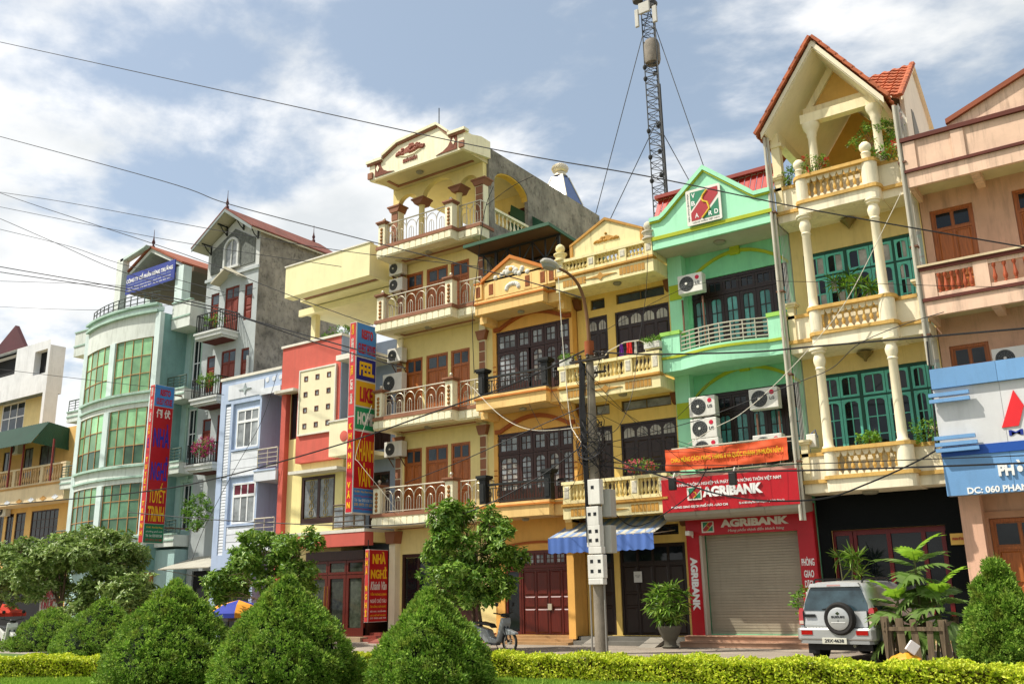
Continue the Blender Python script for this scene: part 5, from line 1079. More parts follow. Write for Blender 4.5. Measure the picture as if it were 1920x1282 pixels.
# ================================================================== red and yellow guest house
def red_house():
    x0, x1 = -30.18, -24.98; F = 26.2; Yw = 26.5; Yr = 27.7
    r = thing('red_house', 'brick red and yellow guest house with a perforated white panel', 'house', (-27.6, Yr, 0))
    red = mat('coral_red', 'c25c4e', .85, .08, .16); yl = mat('soft_yellow', 'e8da98', .85, .06, .14); cr = mat('panel_cream', 'e9e0bb', .85, .05, .08); bl = mat('painted_shade_blue', '8f9cb2', .85, .06, .06); wh = mat('slab_white', 'd9d4c6', .85, .08, .2)  # bl: blue cast of shade painted into the block side and rear wall
    zt = 11.9; xr = -26.68; P0, P1 = S(566, 698, F), S(627, 805, F)
    w1 = (S(546, 745, Yw)[0], S(560, 745, Yw)[0], S(545, 824, Yw)[1], S(546, 739, Yw)[1]); w2 = (S(566, 890, Yw)[0], S(629, 885, Yw)[0], S(566, 984, Yw)[1], S(566, 895, Yw)[1])
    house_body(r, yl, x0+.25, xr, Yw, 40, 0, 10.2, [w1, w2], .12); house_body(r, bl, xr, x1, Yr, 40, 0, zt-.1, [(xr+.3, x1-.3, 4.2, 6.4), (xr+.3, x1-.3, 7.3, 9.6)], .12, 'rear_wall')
    zl = S(560, 868, F)[1]; xm = S(556, 800, F)[0]
    q = MB(); q.prism([(x0, zt), (xr, zt), (xr, zl), (xm, zl), (xm, 9.95), (x0, 9.95)], F, Yr+.3); q.build('red_block', red, r)
    MB().box(xr+.001, xr+.03, F+.01, Yr, zl, zt-.01).build('block_side', bl, r)  # thin skin over the red block's side, carrying the painted shade colour
    MB().box(x0, x0+.28, F+.05, Yr, 0, 9.94).build('red_fin', red, r)
    MB().box(x0-.05, xr+.06, F-.06, Yr, zt, zt+.1).build('coping', wh, r)
    MB().box(x0-.12, xm+.02, F-.28, F+.2, 9.9, 10.02).build('lintel_slab', wh, r)
    # perforated panel
    a, b = P0[0], P1[0]; c, d = P1[1], P0[1]; hs = []
    for j in range(4):
        for i in range(3): cx = a+(b-a)*(.17+.33*i); cz = d-(d-c)*(.13+.25*j); hs.append((cx-.11, cx+.11, cz-.11, cz+.11))
    pn = MB(); o = house_body(r, cr, a, b, F-.06, F-.001, c, d, hs, .05, 'screen_panel')
    q = MB()
    for u in ((a-.06, b+.06, d, d+.06), (a-.06, b+.06, c-.06, c), (a-.06, a, c, d), (b, b+.06, c, d)): q.box(u[0], u[1], F-.09, F-.001, u[2], u[3])
    q.build('panel_frame', wh, o)
    bm = mat('block_brown', '6b3a28', .7, .1)
    for h in hs:
        q = MB(); q.box(h[0], h[1], F-.075, F-.03, h[3]-.03, h[3]); q.box(h[0], h[1], F-.075, F-.03, h[2], h[2]+.03); q.box(h[0], h[0]+.03, F-.074, F-.03, h[2]+.03, h[3]-.03); q.box(h[1]-.03, h[1], F-.074, F-.03, h[2]+.03, h[3]-.03); q.build('hole_frame', bm, o); bit('pane', o, gl_grey, h[0]+.03, h[1]-.03, F-.045, F-.04, h[2]+.03, h[3]-.03)
    grid_window(r, *w1, Yw+.03, wood_dk, gl_dark, 1, 1, .09, .02, .06)
    wo = grid_window(r, *w2, Yw+.03, wood_dk, gl_grey, 2, 1, .12, .14, .07, sill=.25)
    q = MB()
    for i in range(2):
        cx = w2[0]+(w2[1]-w2[0])*(.29+.42*i)
        for k in range(5): zz = w2[2]+.45+k*.3; q.tube([(cx+.12*math.sin(t), Yw+.055, zz+.13*math.cos(t)) for t in np.linspace(0, 2*math.pi, 11)], .012, 4)
        q.tube([(cx, Yw+.055, w2[2]+.3), (cx, Yw+.055, w2[3]-.2)], .012, 4)
    q.build('window_grille', mat('grille_gold', 'a3905a', .4, .1, 0, 0, metal=.5), wo)
    s0, s1 = S(540, 889, 25.8), S(631, 880, 25.8); MB().box(s0[0], s1[0], 25.8, Yw+.1, s0[1]-.02, s0[1]+.10).build('canopy_slab', wh, r)
    for k in (0, 1): zz = (4.2, 7.3)[k]; panel_door(r, xr+.3, x1-.3, zz, zz+(2.2 if k == 0 else 2.3), Yr+.03, wood_dk, wood_dk, gl_dark, 2, .4, 3, .08)
    # side balconies
    B = 25.85; b0, b1 = S(618, 792, B), S(655, 851, B); q = MB(); q.box(b0[0], x1-.05, B, B+.12, b1[1], b0[1]); q.box(b0[0], x1-.05, B+.12, Yr, b1[1], b1[1]+.15); q.box(b0[0], b0[0]+.12, B+.12, F, b1[1]+.15, b0[1]); bo = q.build('balcony', cr, r)
    cx, cz = S(645, 817, B); MB().lathe((cx, B, cz), [(.21, 0), (.21, .02), (.2, .025)], 28, 'y').build('red_disc', red, bo); MB().box(b0[0]-.03, x1, B-.04, B+.16, b0[1], b0[1]+.06).build('coping', wh, bo)
    l0 = S(630, 668, 25.9); MB().box(l0[0], x1, 25.9, Yr, l0[1]-.18, l0[1]+.03).build('roof_lintel', wh, r)
    zs = S(621, 994, 26.0)[1]; xg = S(621, 960, 26.0)[0]; q = MB(); q.box(x0+.3, x1, 26.0, Yr, zs-.12, zs); sb = q.build('balcony', wh, r)
    MB().box(-28.6, x1, 26.02, 26.5, zs-.62, zs-.121).build('red_band', red, sb); MB().box(-28.6, x1, 26.5, Yr, zs-.5, zs-.121).build('soffit', yl, sb)
    steel_rail(sb, mat('rail_brown', '5c4a3a', .5, .1), xg, x1-.1, 26.12, zs+.1, zs+.95, 3, 'h', r=.02)
    for k in range(3): u = xg+(x1-.1-xg)*k/3; bit('pane', sb, gl_grey, u+.05, u+(x1-.1-xg)/3-.05, 26.12, 26.13, zs+.12, zs+.88)
    # ground floor
    gl_g = glass('door_glass', '3b4036', .08, .6, 5)
    MB().box(-28.4, x1-.3, 26.3, 26.48, 2.95, 3.3).build('door_head', wood_dk, r); MB().box(-28.4, -28.2, 26.3, 26.48, .16, 2.95).build('door_jamb', wood_dk, r)
    for a_, b_ in ((-28.2, -27.2), (-27.2, -26.2), (-26.2, -25.25)): grid_window(r, a_+.01, b_-.01, .17, 2.4, 26.34, wood_rd, gl_g, 1, 1, .13, .02, .1, 'door', sill=.3); grid_window(r, a_+.01, b_-.01, 2.42, 2.94, 26.34, wood_rd, gl_g, 1, 1, .09, .02, .1, 'transom_window')
    MB().box(-26.67, x1-.2, 26.47, Yr, .16, 3.3).build('entrance_wall', wood_dk, r)
    q = MB()
    for x in (-27.28, -27.12): q.tube([(x, 26.28, .9), (x, 26.28, 2.0)], .022, 6)
    q.build('door_handle', mat('brass', 'a5713a', .3, .1, 0, 0, metal=.6), r)
    MB().box(-29.2, x1, 25.9, Yr, 0, .16).build('doorstep', mat('step_stone', 'a08a6e'), r)
    # cream roof frame
    cy = mat('roof_cream', 'e8dfae', .85, .06, .10, gcol='8a7a50'); R = 26.0; za, zc = S(535, 503, R)[1], S(535, 559, R)[1]; xa, xb = S(535, 530, R)[0], S(693, 490, R)[0]
    q = MB(); q.box(xa, xb, R, R+.14, zc, za); q.box(xb-.14, xb, R+.14, 29.4, zc, za); q.box(xa, xb-.14, R+.14, R+.5, zc, zc+.14); q.box(xa, xb-.14, R+.9, 29.4, zc+.05, zc+.2); ro = q.build('roof_beam', cy, r); MB().box(xa-.04, xb+.04, R-.04, R+.2, za, za+.06).build('coping', wh, ro)
    MB().box(xa+.3, xb-.3, R+.5, R+.9, zc+.1, zc+.18).build('soffit_strip', mat('maroon_trim', '8f6046'), ro)
    lx, lz = S(560, 590, 27.6); q = MB(); q.box(lx, xb, 27.6, 27.75, lz-.1, lz+.2); q.box(lx, xb, 27.75, 31, lz+.06, lz+.2); q.build('lower_roof', cy, r)
    px, pz = S(591, 630, 28.3); MB().box(px-.14, px+.14, 28.16, 28.44, zt-.2, lz+.1).build('post', cy, r)
    return r
red_house()
def khanh_van_sign():
    X, y0, y1, z0, z1 = -24.9, 25.24, 26.38, 4.58, 11.95; w = .36
    t = blade_sign('tall upright guest house sign with coloured panels above the red house entrance', X, y0, y1, z0, z1, w)
    C = lambda n, c: mat(n, c, .45, .05, .04); P = [(10.62, 11.92, 'bl1', '3f7fc0'), (9.68, 10.55, 'bl2', '24247a'), (8.66, 9.62, 'yl1', 'e0a81c'), (7.75, 8.60, 'gn1', '1f8a58'), (5.52, 7.66, 'rd1', 'bd1420'), (4.62, 5.50, 'bl1', '3f7fc0')]
    for a, b, n, c in P: bit('panel', t, C('sign_'+n, c), X-.004, X+.012, y0+.05, y1-.04, a, b)
    x = X+.013; ye, yw = y0+.1, y1-.08; R = C('txt_red', 'b0182a'); Yl = C('txt_yellow', 'e6b41c'); Wt = C('txt_white', 'dcd8cc')
    text('RESTO', t, R, ye+.18, yw-.15, 11.32, 11.7, x, 'right', bold=.04); text('GUEST HOUSE', t, R, ye, yw, 10.72, 11.12, x, 'right', bold=.02)
    text('FEEL', t, Yl, ye+.1, yw-.05, 9.85, 10.4, x, 'right', bold=.04); text('LIKE', t, R, ye+.15, yw-.1, 8.82, 9.4, x, 'right', bold=.04); text('HOME', t, Wt, ye+.05, yw, 7.92, 8.42, x, 'right', bold=.04)
    text('KHÁNH', t, Yl, ye, yw, 6.55, 7.55, x, 'right', bold=.01); text('VÂN', t, Yl, ye+.15, yw-.15, 5.58, 6.5, x, 'right', bold=.01)
    for k, s_ in enumerate(('Số 089 - Phan Đình Phùng', 'phường phố mới', 'Tel - fax: 0203 630 739', 'DĐ: 0972 177 639', 'khanhvanguesthouse')): text(s_, t, (Yl, R, Wt, Yl, R)[k], ye, yw, 5.34-k*.16, 5.45-k*.16, x, 'right', bold=.0, th=.004)
    for k, (a, b, c) in enumerate(((4.62, 8.2, 'bd1420'), (8.25, 11.92, 'c33a3a'))): bit('panel', t, C('sign_edge%d' % k, c), X-w+.03, X-.03, y0-.008, y0+.004, a, b)
    for k, ch in enumerate('KHÁNH VÂN'):
        if ch != ' ': text(ch, t, Yl, X-w+.10, X-.10, 7.72-k*.37, 7.95-k*.37+(.06 if ch in 'ÁÂ' else 0), y0-.009, bold=.04)
    for k, (ws, c) in enumerate((('RESTO', Yl), ('GUEST', Wt), ('HOUSE', Wt), ('FEEL', Yl), ('LIKE', Wt), ('HOME', Wt))): text(ws, t, c, X-w+.12, X-.12, 11.45-k*.55, 11.85-k*.55, y0-.009, bold=.03, rot90=True)
    for z in (10.8, 5.4): MB().bar((X-.18, y1, z), (X-.18, 27.3, z), .05).build('bracket', mat('rust_steel', '6b4a38'), t)
khanh_van_sign()
def nha_nghi_sign():
    X, y0, y1, z0, z1 = -24.66, 25.95, 26.98, .68, 3.28; w = .2
    t = blade_sign('low red guest house sign with yellow lettering beside the shop steps', X, y0, y1, z0, z1, w); C = lambda n, c: mat(n, c, .45, .05, .04)
    bit('panel', t, C('nn_red', 'b8141c'), X-.004, X+.01, y0+.02, y1-.01, z0+.02, z1-.02); bit('panel', t, C('nn_edge', 'c8403a'), X-w+.02, X-.02, y0-.008, y0+.004, z0+.02, z1-.02)
    Yl = C('txt_yellow', 'e6b41c'); Wt = C('txt_white', 'dcd8cc'); x = X+.011; a, b = y0+.1, y1-.08
    text('NHÀ', t, Yl, a+.08, b-.06, 2.76, 3.2, x, 'right', bold=.04); text('NGHỈ', t, Yl, a, b, 2.22, 2.66, x, 'right', bold=.04); text('Khánh Vân', t, Wt, a, b, 1.82, 2.12, x, 'right', bold=.01, shear=.2)
    for k, s_ in enumerate(('TẮM NÓNG LẠNH', 'NGHỈ CHỜ TÀU', 'ĂN UỐNG GIẢI KHÁT', 'ĐIỀU HOÀ - TRUYỀN HÌNH', 'CÓ CHỖ ĐỂ XE MÁY', 'ĐT: 0203 630 739')): h = (.14, .17, .11, .08, .08, .06)[k]; z = (1.60, 1.36, 1.19, 1.03, .89, .79)[k]; text(s_, t, (Yl, Wt, Yl, Wt, Yl, Wt)[k], a, b, z, z+h, x, 'right', bold=.01, th=.004)
    for k, ch in enumerate('NHÀ NGHỈ'):
        if ch != ' ': text(ch, t, Yl, X-w+.05, X-.05, 2.98-k*.3, 3.18-k*.3+(.05 if ch in 'ÀỈ' else 0), y0-.009, bold=.04)
    MB().tube([(X-.1, y0+.05, z1), (X-.1, y0+.05, z1+.35)], .02, 5).build('bracket', blackiron, t)
nha_nghi_sign()

# ================================================================== pale blue house
def blue_house():
    x0, x1 = -34.2, -30.24; F = 26.25; Yr = 27.5; xr = -31.45
    r = thing('pale_blue_house', 'pale blue narrow house with white windows and louvred strips', 'house', (-32.2, Yr, 0))
    bl = mat('pale_blue', 'adbdd6', .85, .06, .16); wt = mat('off_white', 'd5d9de', .85, .06, .10); cap = mat('slab_white', 'd9d4c6')
    zt = S(413, 716, F)[1]; wa = (S(444, 769, F)[0], S(485, 769, F)[0], S(443, 841, F)[1], S(444, 769, F)[1]); wb = (S(440, 906, F)[0], S(480, 903, F)[0], S(437, 982, F)[1], S(440, 906, F)[1])
    wx0, wx1 = wa[0], wa[1]; wb = (wx0, wx1)+wb[2:]
    zb2 = wa[2]-1.35; rec = [(wx0-.25, xr-.1, wa[2]-1.25, wa[3]+.3), (wx0-.25, xr-.1, 3.6, wb[3]+.3), (x0+.35, x0+.72, wa[2]-1.3, wa[3]+.35), (x0+.35, x0+.72, 3.4, wb[3]+.35)]
    house_body(r, bl, x0, xr, F, Yr, 0, zt-.02, rec+[(x0+.4, xr-.2, .2, 2.8)], .14)
    house_body(r, bl, x0, x1, Yr+.001, 40, 0, zt-.03, [(xr+.2, x1-.3, 7.2, 9.3), (xr+.2, x1-.3, 3.9, 5.9), (xr+.1, x1-.1, .2, 2.8)], .1, 'rear_wall')
    MB().box(x0-.05, x1+.03, F-.06, Yr+.2, zt-.02, zt+.1).build('coping', cap, r)
    for k, w in enumerate((wa, wb)):
        q = MB(); q.box(w[0]-.25, xr-.1, F+.10, F+.139, rec[k][2], rec[k][3]); q.build('window_bay', wt if k == 5 else bl, r)
        grid_window(r, w[0], w[1], w[2], w[3], F+.05, mat('white_frame', 'e0e2e2', .5, .04), gl_grey, 3, 1, .08, .07, .05, 'window'); z = w[3]-.55
        q = MB(); q.box(w[0]+.05, w[1]-.05, F+.045, F+.1, z-.05, z+.06); q.build('window_rail', mat('white_frame', 'e0e2e2'), r)
        if k == 1:
            ww = (w[1]-w[0]-.16)/3
            for i in range(3): bit('blind', r, mat('dark_red_blind', '6a1a2e', .6, .2), w[0]+.1+ww*i, w[0]+.06+ww*(i+1), F+.068, F+.076, z+.06, w[3]-.08)
        # white boards under the window
        n = 3; h = (w[2]-.12-rec[k][2])/n
        for i in range(n): bit('board', r, wt, w[0]-.24, xr-.11, F+.02, F+.099, rec[k][2]+h*i+.01, rec[k][2]+h*(i+1)-.01)
        bit('sill', r, bl, w[0]-.2, w[1]+.2, F-.03, F+.1, w[2]-.1, w[2]-.03)
        n = int((rec[2+k][3]-rec[2+k][2])/.13)
        for i in range(n): piece('louvre', 'louvre', lambda: MB().prism([(.0, 0), (.014, .118), (.055, .118), (.055, 0)], -.18, .18, 'x'), wt, r, (x0+.535, F+.03, rec[2+k][2]+i*.13))
    # top panel with star relief
    pz0, pz1 = wa[3]+.52, zt-.28; q = MB(); q.box(x0+.5, xr+.12, F-.03, F-.001, pz0, pz1); po = q.build('top_panel', wt, r); cx, cz = S(461, 729, F); q = MB(); q.prism([(cx-.42, cz), (cx-.08, cz-.05), (cx, cz-.26), (cx+.08, cz-.05), (cx+.42, cz), (cx+.08, cz+.05), (cx, cz+.26), (cx-.08, cz+.05)], F-.07, F-.031); q.build('star_relief', mat('relief_grey', 'a8b4b4', .8, .1), po)
    q = MB(); q.box(xr, x1, F, F+.12, zt-.9, zt-.021); q.box(xr, x1, F+.12, Yr, zt-.9, zt-.75); o = q.build('roof_fascia', bl, r)
    for i in range(3): MB().lathe((xr+.3+.42*i, F, zt-.36), [(.12, 0), (.11, .02)], 16, 'y').build('disc', wt, o)
    MB().box(xr-.1, x1, F-.06, F-.001, zt-1.0, zt-.72).build('fascia_band', wt, o)
    for zb in (wa[2]-1.55, 3.45):
        q = MB(); q.box(xr-.15, x1, F-.1, Yr, zb, zb+.42); b = q.build('balcony', wt, r); MB().box(xr-.17, x1, F-.13, F+.1, zb+.42, zb+.48).build('coping', bl, b); steel_rail(b, steel, xr-.05, x1-.03, F-.02, zb+.6, zb+1.35, 2, 'h')
    for zz in (7.2, 3.9): panel_door(r, xr+.2, x1-.3, zz, zz+2.0, Yr+.02, mat('blue_door', '8494ac', .6, .1), mat('blue_door', '8494ac'), gl_grey, 2, .4, 2, .06)
    MB().box(x0+.4, xr-.2, F+.1, F+.13, .2, 2.8).build('shop_opening', mat('shop_dark', '17181a', .8, .3), r); MB().box(xr+.1, x1-.1, Yr+.08, Yr+.1, .2, 2.8).build('shop_opening', mat('shop_dark', '17181a'), r)
    return r
blue_house()

# ================================================================== grey gabled house
def grey_house():
    x0, x1 = -38.95, -34.95; Y = 28.55; B = 27.5
    r = thing('grey_gabled_house', 'narrow grey house with pebbled gable, red wood doors and bare side wall', 'house', (-37, Y, 0))
    gw = mat('grey_wall', 'a9b0b0', .85, .07, .12); wt = mat('grey_white', 'c9ccc8', .85, .06, .15); peb = mat('pebble_dash', '6d716c', .95, .35, 0, 1.0, 9); conc = mat('raw_concrete', '8a8272'); rw = wood('red_brown_wood', '7a2f1c', .3, .5)
    ze = S(391, 498, Y)[1]; za = S(423, 412, Y)[1]; xa = S(423, 412, Y)[0]; xa = (x0+x1)/2+.1
    fl = [S(365, 640, B)[1], S(356, 763, B)[1], S(352, 886, B)[1]]   # slab bottoms
    holes = []; fx = [(S(420, 590, Y)[0], S(446, 590, Y)[0]), (S(394, 590, Y)[0], S(409, 590, Y)[0]), (S(456, 590, Y)[0], S(471, 590, Y)[0])]
    for z in fl: holes += [(fx[0][0], fx[0][1], z+.35, z+2.85), (fx[1][0], fx[1][1], z+.9, z+2.75), (fx[2][0], fx[2][1], z+.9, z+2.75)]
    zt = fl[0]+3.45
    house_body(r, gw, x0, x1, Y, 34, 0, zt, holes+[(x0+.4, x1-.4, .2, 2.9)], .14)
    for i, h in enumerate(holes): panel_door(r, *h, Y+.04, rw, rw, gl_blue, 2 if i % 3 == 0 else 1, .55, 3, .06, 'door' if i % 3 == 0 else 'window')
    MB().box(x0+.4, x1-.4, Y+.1, Y+.13, .2, 2.9).build('shop_opening', mat('shop_dark', '17181a'), r)
    # gable storey
    zg = S(380, 470, Y)[1]; zr_ = zg+.0
    MB().prism([(x0, zt), (x1, zt), (x1, zr_), (xa, za-.25), (x0, zr_)], Y, 34).build('gable_storey', wt, r)
    w = (S(423, 480, Y)[0], S(451, 480, Y)[0], S(423, 505, Y)[1], S(437, 447, Y)[1])
    MB().prism([(x0+.3, zt+.35), (x1-.32, zt+.35), (x1-.32, zr_-.3), (xa, za-.75), (x0+.3, zr_-.3)], Y-.05, Y-.001).build('pebble_panel', peb, r)
    cx = (w[0]+w[1])/2; hw = (w[1]-w[0])/2
    arc = [(cx-(hw)*math.cos(math.pi*k/12), w[3]-hw+hw*math.sin(math.pi*k/12)) for k in range(13)]
    q = MB(); 
    for k in range(12): u, v = arc[k], arc[k+1]; f = lambda p: (cx+(p[0]-cx)*.78, w[3]-hw+(p[1]-w[3]+hw)*.78); q.prism([u, v, f(v), f(u)], Y-.16, Y-.051)
    q.box(w[0], w[0]+hw*.22, Y-.16, Y-.051, w[2], w[3]-hw); q.box(w[1]-hw*.22, w[1], Y-.16, Y-.051, w[2], w[3]-hw); q.box(w[0]-.1, w[1]+.1, Y-.2, Y-.051, w[2]-.12, w[2]); q.box(cx-.03, cx+.03, Y-.12, Y-.06, w[2], w[3]-.1); wo = q.build('arched_window', wt, r)
    MB().prism([(w[0]+.05, w[2]), (w[1]-.05, w[2])]+[(cx+(p[0]-cx)*.9, p[1]-.03) for p in arc[::-1]], Y-.07, Y-.052).build('pane', gl_grey, wo)
    MB().box(x0-.05, x1+.05, Y-.1, Y-.002, zt-.02, zt+.14).build('string_course', gw, r)
    # roof with overhang and black brackets
    yf = Y-.75; ov = .42; q = MB(); tile = mat('roof_red', '7a4234', .8, .25, .4, .3)
    sl = (za-zr_)/((x1-x0)/2); L0, R0 = (x0-ov, zr_-sl*ov), (x1+ov*.6, zr_-sl*ov*.6)
    q.prism([L0, (xa, za), R0, (R0[0], R0[1]+.1), (xa, za+.12), (L0[0], L0[1]+.1)], yf, 34.2); ro = q.build('roof_soffit', mat('soffit_grey', 'b5b09c', .85, .06), r)
    q = MB(); q.prism([(L0[0]-.04, L0[1]+.101), (xa, za+.121), (R0[0]+.04, R0[1]+.101), (R0[0]+.04, R0[1]+.16), (xa, za+.19), (L0[0]-.04, L0[1]+.16)], yf-.05, 34.3); q.build('roof', tile, r)
    q = MB(); q.prism([(L0[0], L0[1]-.06), (xa, za-.06), (R0[0], R0[1]-.06), (R0[0], R0[1]+.10), (xa, za+.12), (L0[0], L0[1]+.10)], yf-.04, yf-.002); q.build('bargeboard', mat('bargeboard_grey', '7f8886', .8, .1, .2), ro)
    for t_ in (.06, .36, .68, .97):
        x = x0+(x1-x0)*t_; z = zr_+(za-zr_)*(1-abs(x-xa)/((x1-x0)/2)); q = MB(); q.bar((x, Y-.05, z-.55), (x, Y-.05, z-.05), .06); q.bar((x, Y-.05, z-.08), (x, yf+.1, z-.08), .06); q.tube([(x, Y-.08, z-.5), (x, Y-.3, z-.35), (x, yf+.25, z-.1)], .03, 5); q.build('bracket', blackiron, r)
    for y in (yf+.1, 33.8): MB().lathe((xa, y, za+.15), [(.1, 0), (.1, .1), (.05, .18), (.09, .3), (.05, .42), (.02, .6), (.01, 1.0)], 10).build('finial', mat('finial_maroon', '4a1c1c', .6), r)
    MB().box(x1+.0, x1+.03, Y+.01, 33.9, 9, zr_-.05).build('side_wall', conc, r)
    # small porch gable over the top door
    pz = fl[0]+3.05; px = (fx[0][0]+fx[0][1])/2; q = MB(); q.prism([(px-1.05, pz), (px-1.05, pz+.08), (px, pz+.72), (px+1.05, pz+.08), (px+1.05, pz), (px, pz+.60)], Y-.55, Y); q.build('porch_gable', mat('soffit_grey', 'b5b09c'), r)
    # balconies
    for i, z in enumerate(fl):
        bx0, bx1 = S(365, 640, B)[0], S(411, 627, B)[0]+.1; q = MB(); q.box(bx0, bx1, B, Y, z+.08, z+.34); q.box(bx0-.06, bx1+.06, B-.06, Y, z+.26, z+.36); q.box(bx0+.1, bx1-.1, B+.12, Y, z, z+.08); b = q.build('balcony', wt, r); MB().box(bx0+.2, bx1-.2, B+.3, Y, z-.04, z-.001).build('soffit', mat('soffit_maroon', '5c2a22', .8, .1), b)
        q = MB(); zr = z+1.3
        for (p, s_) in (((bx0, B+.05), (bx1, B+.05)), ((bx1, B+.05), (bx1, Y)), ((bx0, B+.05), (bx0, Y))):
            q.bar((p[0], p[1], zr), (s_[0], s_[1], zr), .05); q.bar((p[0], p[1], z+.42), (s_[0], s_[1], z+.42), .035); n = 10
            for k in range(n+1): u = k/n; x = p[0]+(s_[0]-p[0])*u; y = p[1]+(s_[1]-p[1])*u; q.bar((x, y, z+.36), (x, y, zr), .028)
        q.build('railing', blackiron, b)
    for z in (fl[0]-.9, fl[1]-.9): pass
    MB().tube([(x1-.3, Y-.1, 3), (x1-.3, Y-.1, fl[0]-1.0)], .07, 8).build('drain_pipe', wt, r)
    return r
grey_house()

# ================================================================== mint house with the curved glass bay
def glass_house():
    x0, x1 = -49.4, -39.0; Y = 28.75; B = 27.75
    r = thing('glass_bay_house', 'mint and white house with tall curved green glass bay and roof sign', 'house', (-44, Y, 0))
    mint = mat('mint_pale', 'ccdcd8', .85, .08, .25, gcol='5a6a50'); wt = mat('mint_white', 'd2d8d0', .85, .06, .35, gcol='5a6048', streak=1.6); dk = mat('mint_edge', 'a3bfb0', .85, .12, .4, gcol='3a4a38')
    # bay arc through three surveyed points
    A, Bp, C = Vector((-40.85, 27.22)), Vector((-44.25, 26.85)), Vector((-47.5, 27.42))
    d = 2*(A.x*(Bp.y-C.y)+Bp.x*(C.y-A.y)+C.x*(A.y-Bp.y)); a2, b2, c2 = A.length_squared, Bp.length_squared, C.length_squared
    cx = (a2*(Bp.y-C.y)+b2*(C.y-A.y)+c2*(A.y-Bp.y))/d; cy = (a2*(C.x-Bp.x)+b2*(A.x-C.x)+c2*(Bp.x-A.x))/d; R = math.hypot(A.x-cx, A.y-cy)
    t0, t1 = math.atan2(C.y-cy, C.x-cx), math.atan2(A.y-cy, A.x-cx)
    if t0 > 0: t0 -= 2*math.pi
    if t1 > 0: t1 -= 2*math.pi
    P = lambda u, e=0: (cx+(R+e)*math.cos(t0+(t1-t0)*u), cy+(R+e)*math.sin(t0+(t1-t0)*u))
    um = .52
    zg = [(S(202, 773, 26.82)[1], S(197, 875, 26.82)[1]), (S(191, 911, 26.82)[1], S(185, 1006, 26.82)[1]), (S(218, 644, 26.82)[1], S(208, 742, 26.82)[1])]
    zg = [zg[2], zg[0], zg[1]]; ztop = S(212, 596, 26.82)[1]
    house_body(r, mat('mint_shade', 'a6c4c0', .85, .08, .2), x0+1.2, x1, Y, 42, 0, ztop-.4, [(x1-.95, x1-.25, z[1]+.2, z[0]-.1) for z in zg], .12)
    # glass bay floors
    def curve_band(z0, z1, e, name, m, parent, ua=0.0, ub=1.0, n=18, th=.4):
        q = MB()
        for k in range(n):
            u, v = ua+(ub-ua)*k/n, ua+(ub-ua)*(k+1)/n; p, s_ = P(u, e), P(v, e); pi, si = P(u, e-th), P(v, e-th)
            q.prism([p, s_, si, pi], z0, z1, 'z')
        return q.build(name, m, parent)
    gg = glass('bay_glass', '8cbd8c', .05, .25, .6); gg2 = glass('bay_glass_dark', '567c60', .05, .5, .5); fr = mat('bay_frame', 'bd8c58', .5, .15, .1)
    lim = [ztop]+[z for pr in zg for z in pr]
    for i, (za, zb) in enumerate(zg):
        nxt = zg[i+1][0] if i < 2 else zb-.7; top = ztop if i == 0 else None
        curve_band(nxt, zb, .0, 'spandrel', wt, r); curve_band(zb-.16, zb-.05, .16, 'ledge', dk, r); curve_band(nxt+.25, nxt+.34, .10, 'ledge', dk, r)
        q = MB(); rows, cols = 3, 4; bays = ((.02, um-.025), (um+.035, .95)); gp = []
        for (ua, ub) in bays:
            for k in range(cols+1): u = ua+(ub-ua)*k/cols; p = P(u, -.04); q.bar((p[0], p[1], zb), (p[0], p[1], za), .030)
            for j in range(rows+1):
                z = zb+(za-zb)*j/rows; n = 6
                for k in range(n): p, s_ = P(ua+(ub-ua)*k/n, -.04), P(ua+(ub-ua)*(k+1)/n, -.04); q.bar((p[0], p[1], z), (s_[0], s_[1], z), .028)
        o = q.build('window', fr, r)
        for bi, (ua, ub) in enumerate(bays):
            for k in range(cols):
                for j in range(rows):
                    p, s_ = P(ua+(ub-ua)*k/cols, -.06), P(ua+(ub-ua)*(k+1)/cols, -.06); z, zz = zb+(za-zb)*j/rows, zb+(za-zb)*(j+1)/rows
                    m_ = gg if i == 0 or (i == 1 and j > 0) or (i == 2 and bi == 0 and j == 2) else gg2
                    q = MB(); q.add([(p[0], p[1], z), (s_[0], s_[1], z), (s_[0], s_[1], zz), (p[0], p[1], zz), (p[0], p[1]+.01, z), (s_[0], s_[1]+.01, z), (s_[0], s_[1]+.01, zz), (p[0], p[1]+.01, zz)], [(0, 1, 2, 3), (7, 6, 5, 4), (0, 4, 5, 1), (3, 2, 6, 7)]); q.build('pane', m_, o)
        curve_band(zb, za, -.5, 'interior', mat('shop_dark', '17181a'), r, th=.02)
        p = P(um, 0); MB().box(p[0]-.22, p[0]+.22, p[1]-.08, p[1]+.3, zb, za).build('bay_post', mint, r)
    curve_band(zg[0][0], ztop-.25, .02, 'frieze', wt, r); curve_band(ztop-.25, ztop-.12, .2, 'cornice', dk, r); curve_band(ztop-.12, ztop+.12, .06, 'cornice_band', mint, r); curve_band(ztop+.12, ztop+.24, .24, 'cornice', dk, r)
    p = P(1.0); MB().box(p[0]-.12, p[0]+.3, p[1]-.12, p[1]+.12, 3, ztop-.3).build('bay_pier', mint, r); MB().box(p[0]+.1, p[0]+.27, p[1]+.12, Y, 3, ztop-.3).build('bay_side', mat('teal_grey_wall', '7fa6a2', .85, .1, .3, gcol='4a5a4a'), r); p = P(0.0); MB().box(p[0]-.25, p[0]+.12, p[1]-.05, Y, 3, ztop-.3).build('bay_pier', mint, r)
    # side balconies on both ends
    xb0 = P(1.0)[0]+.3
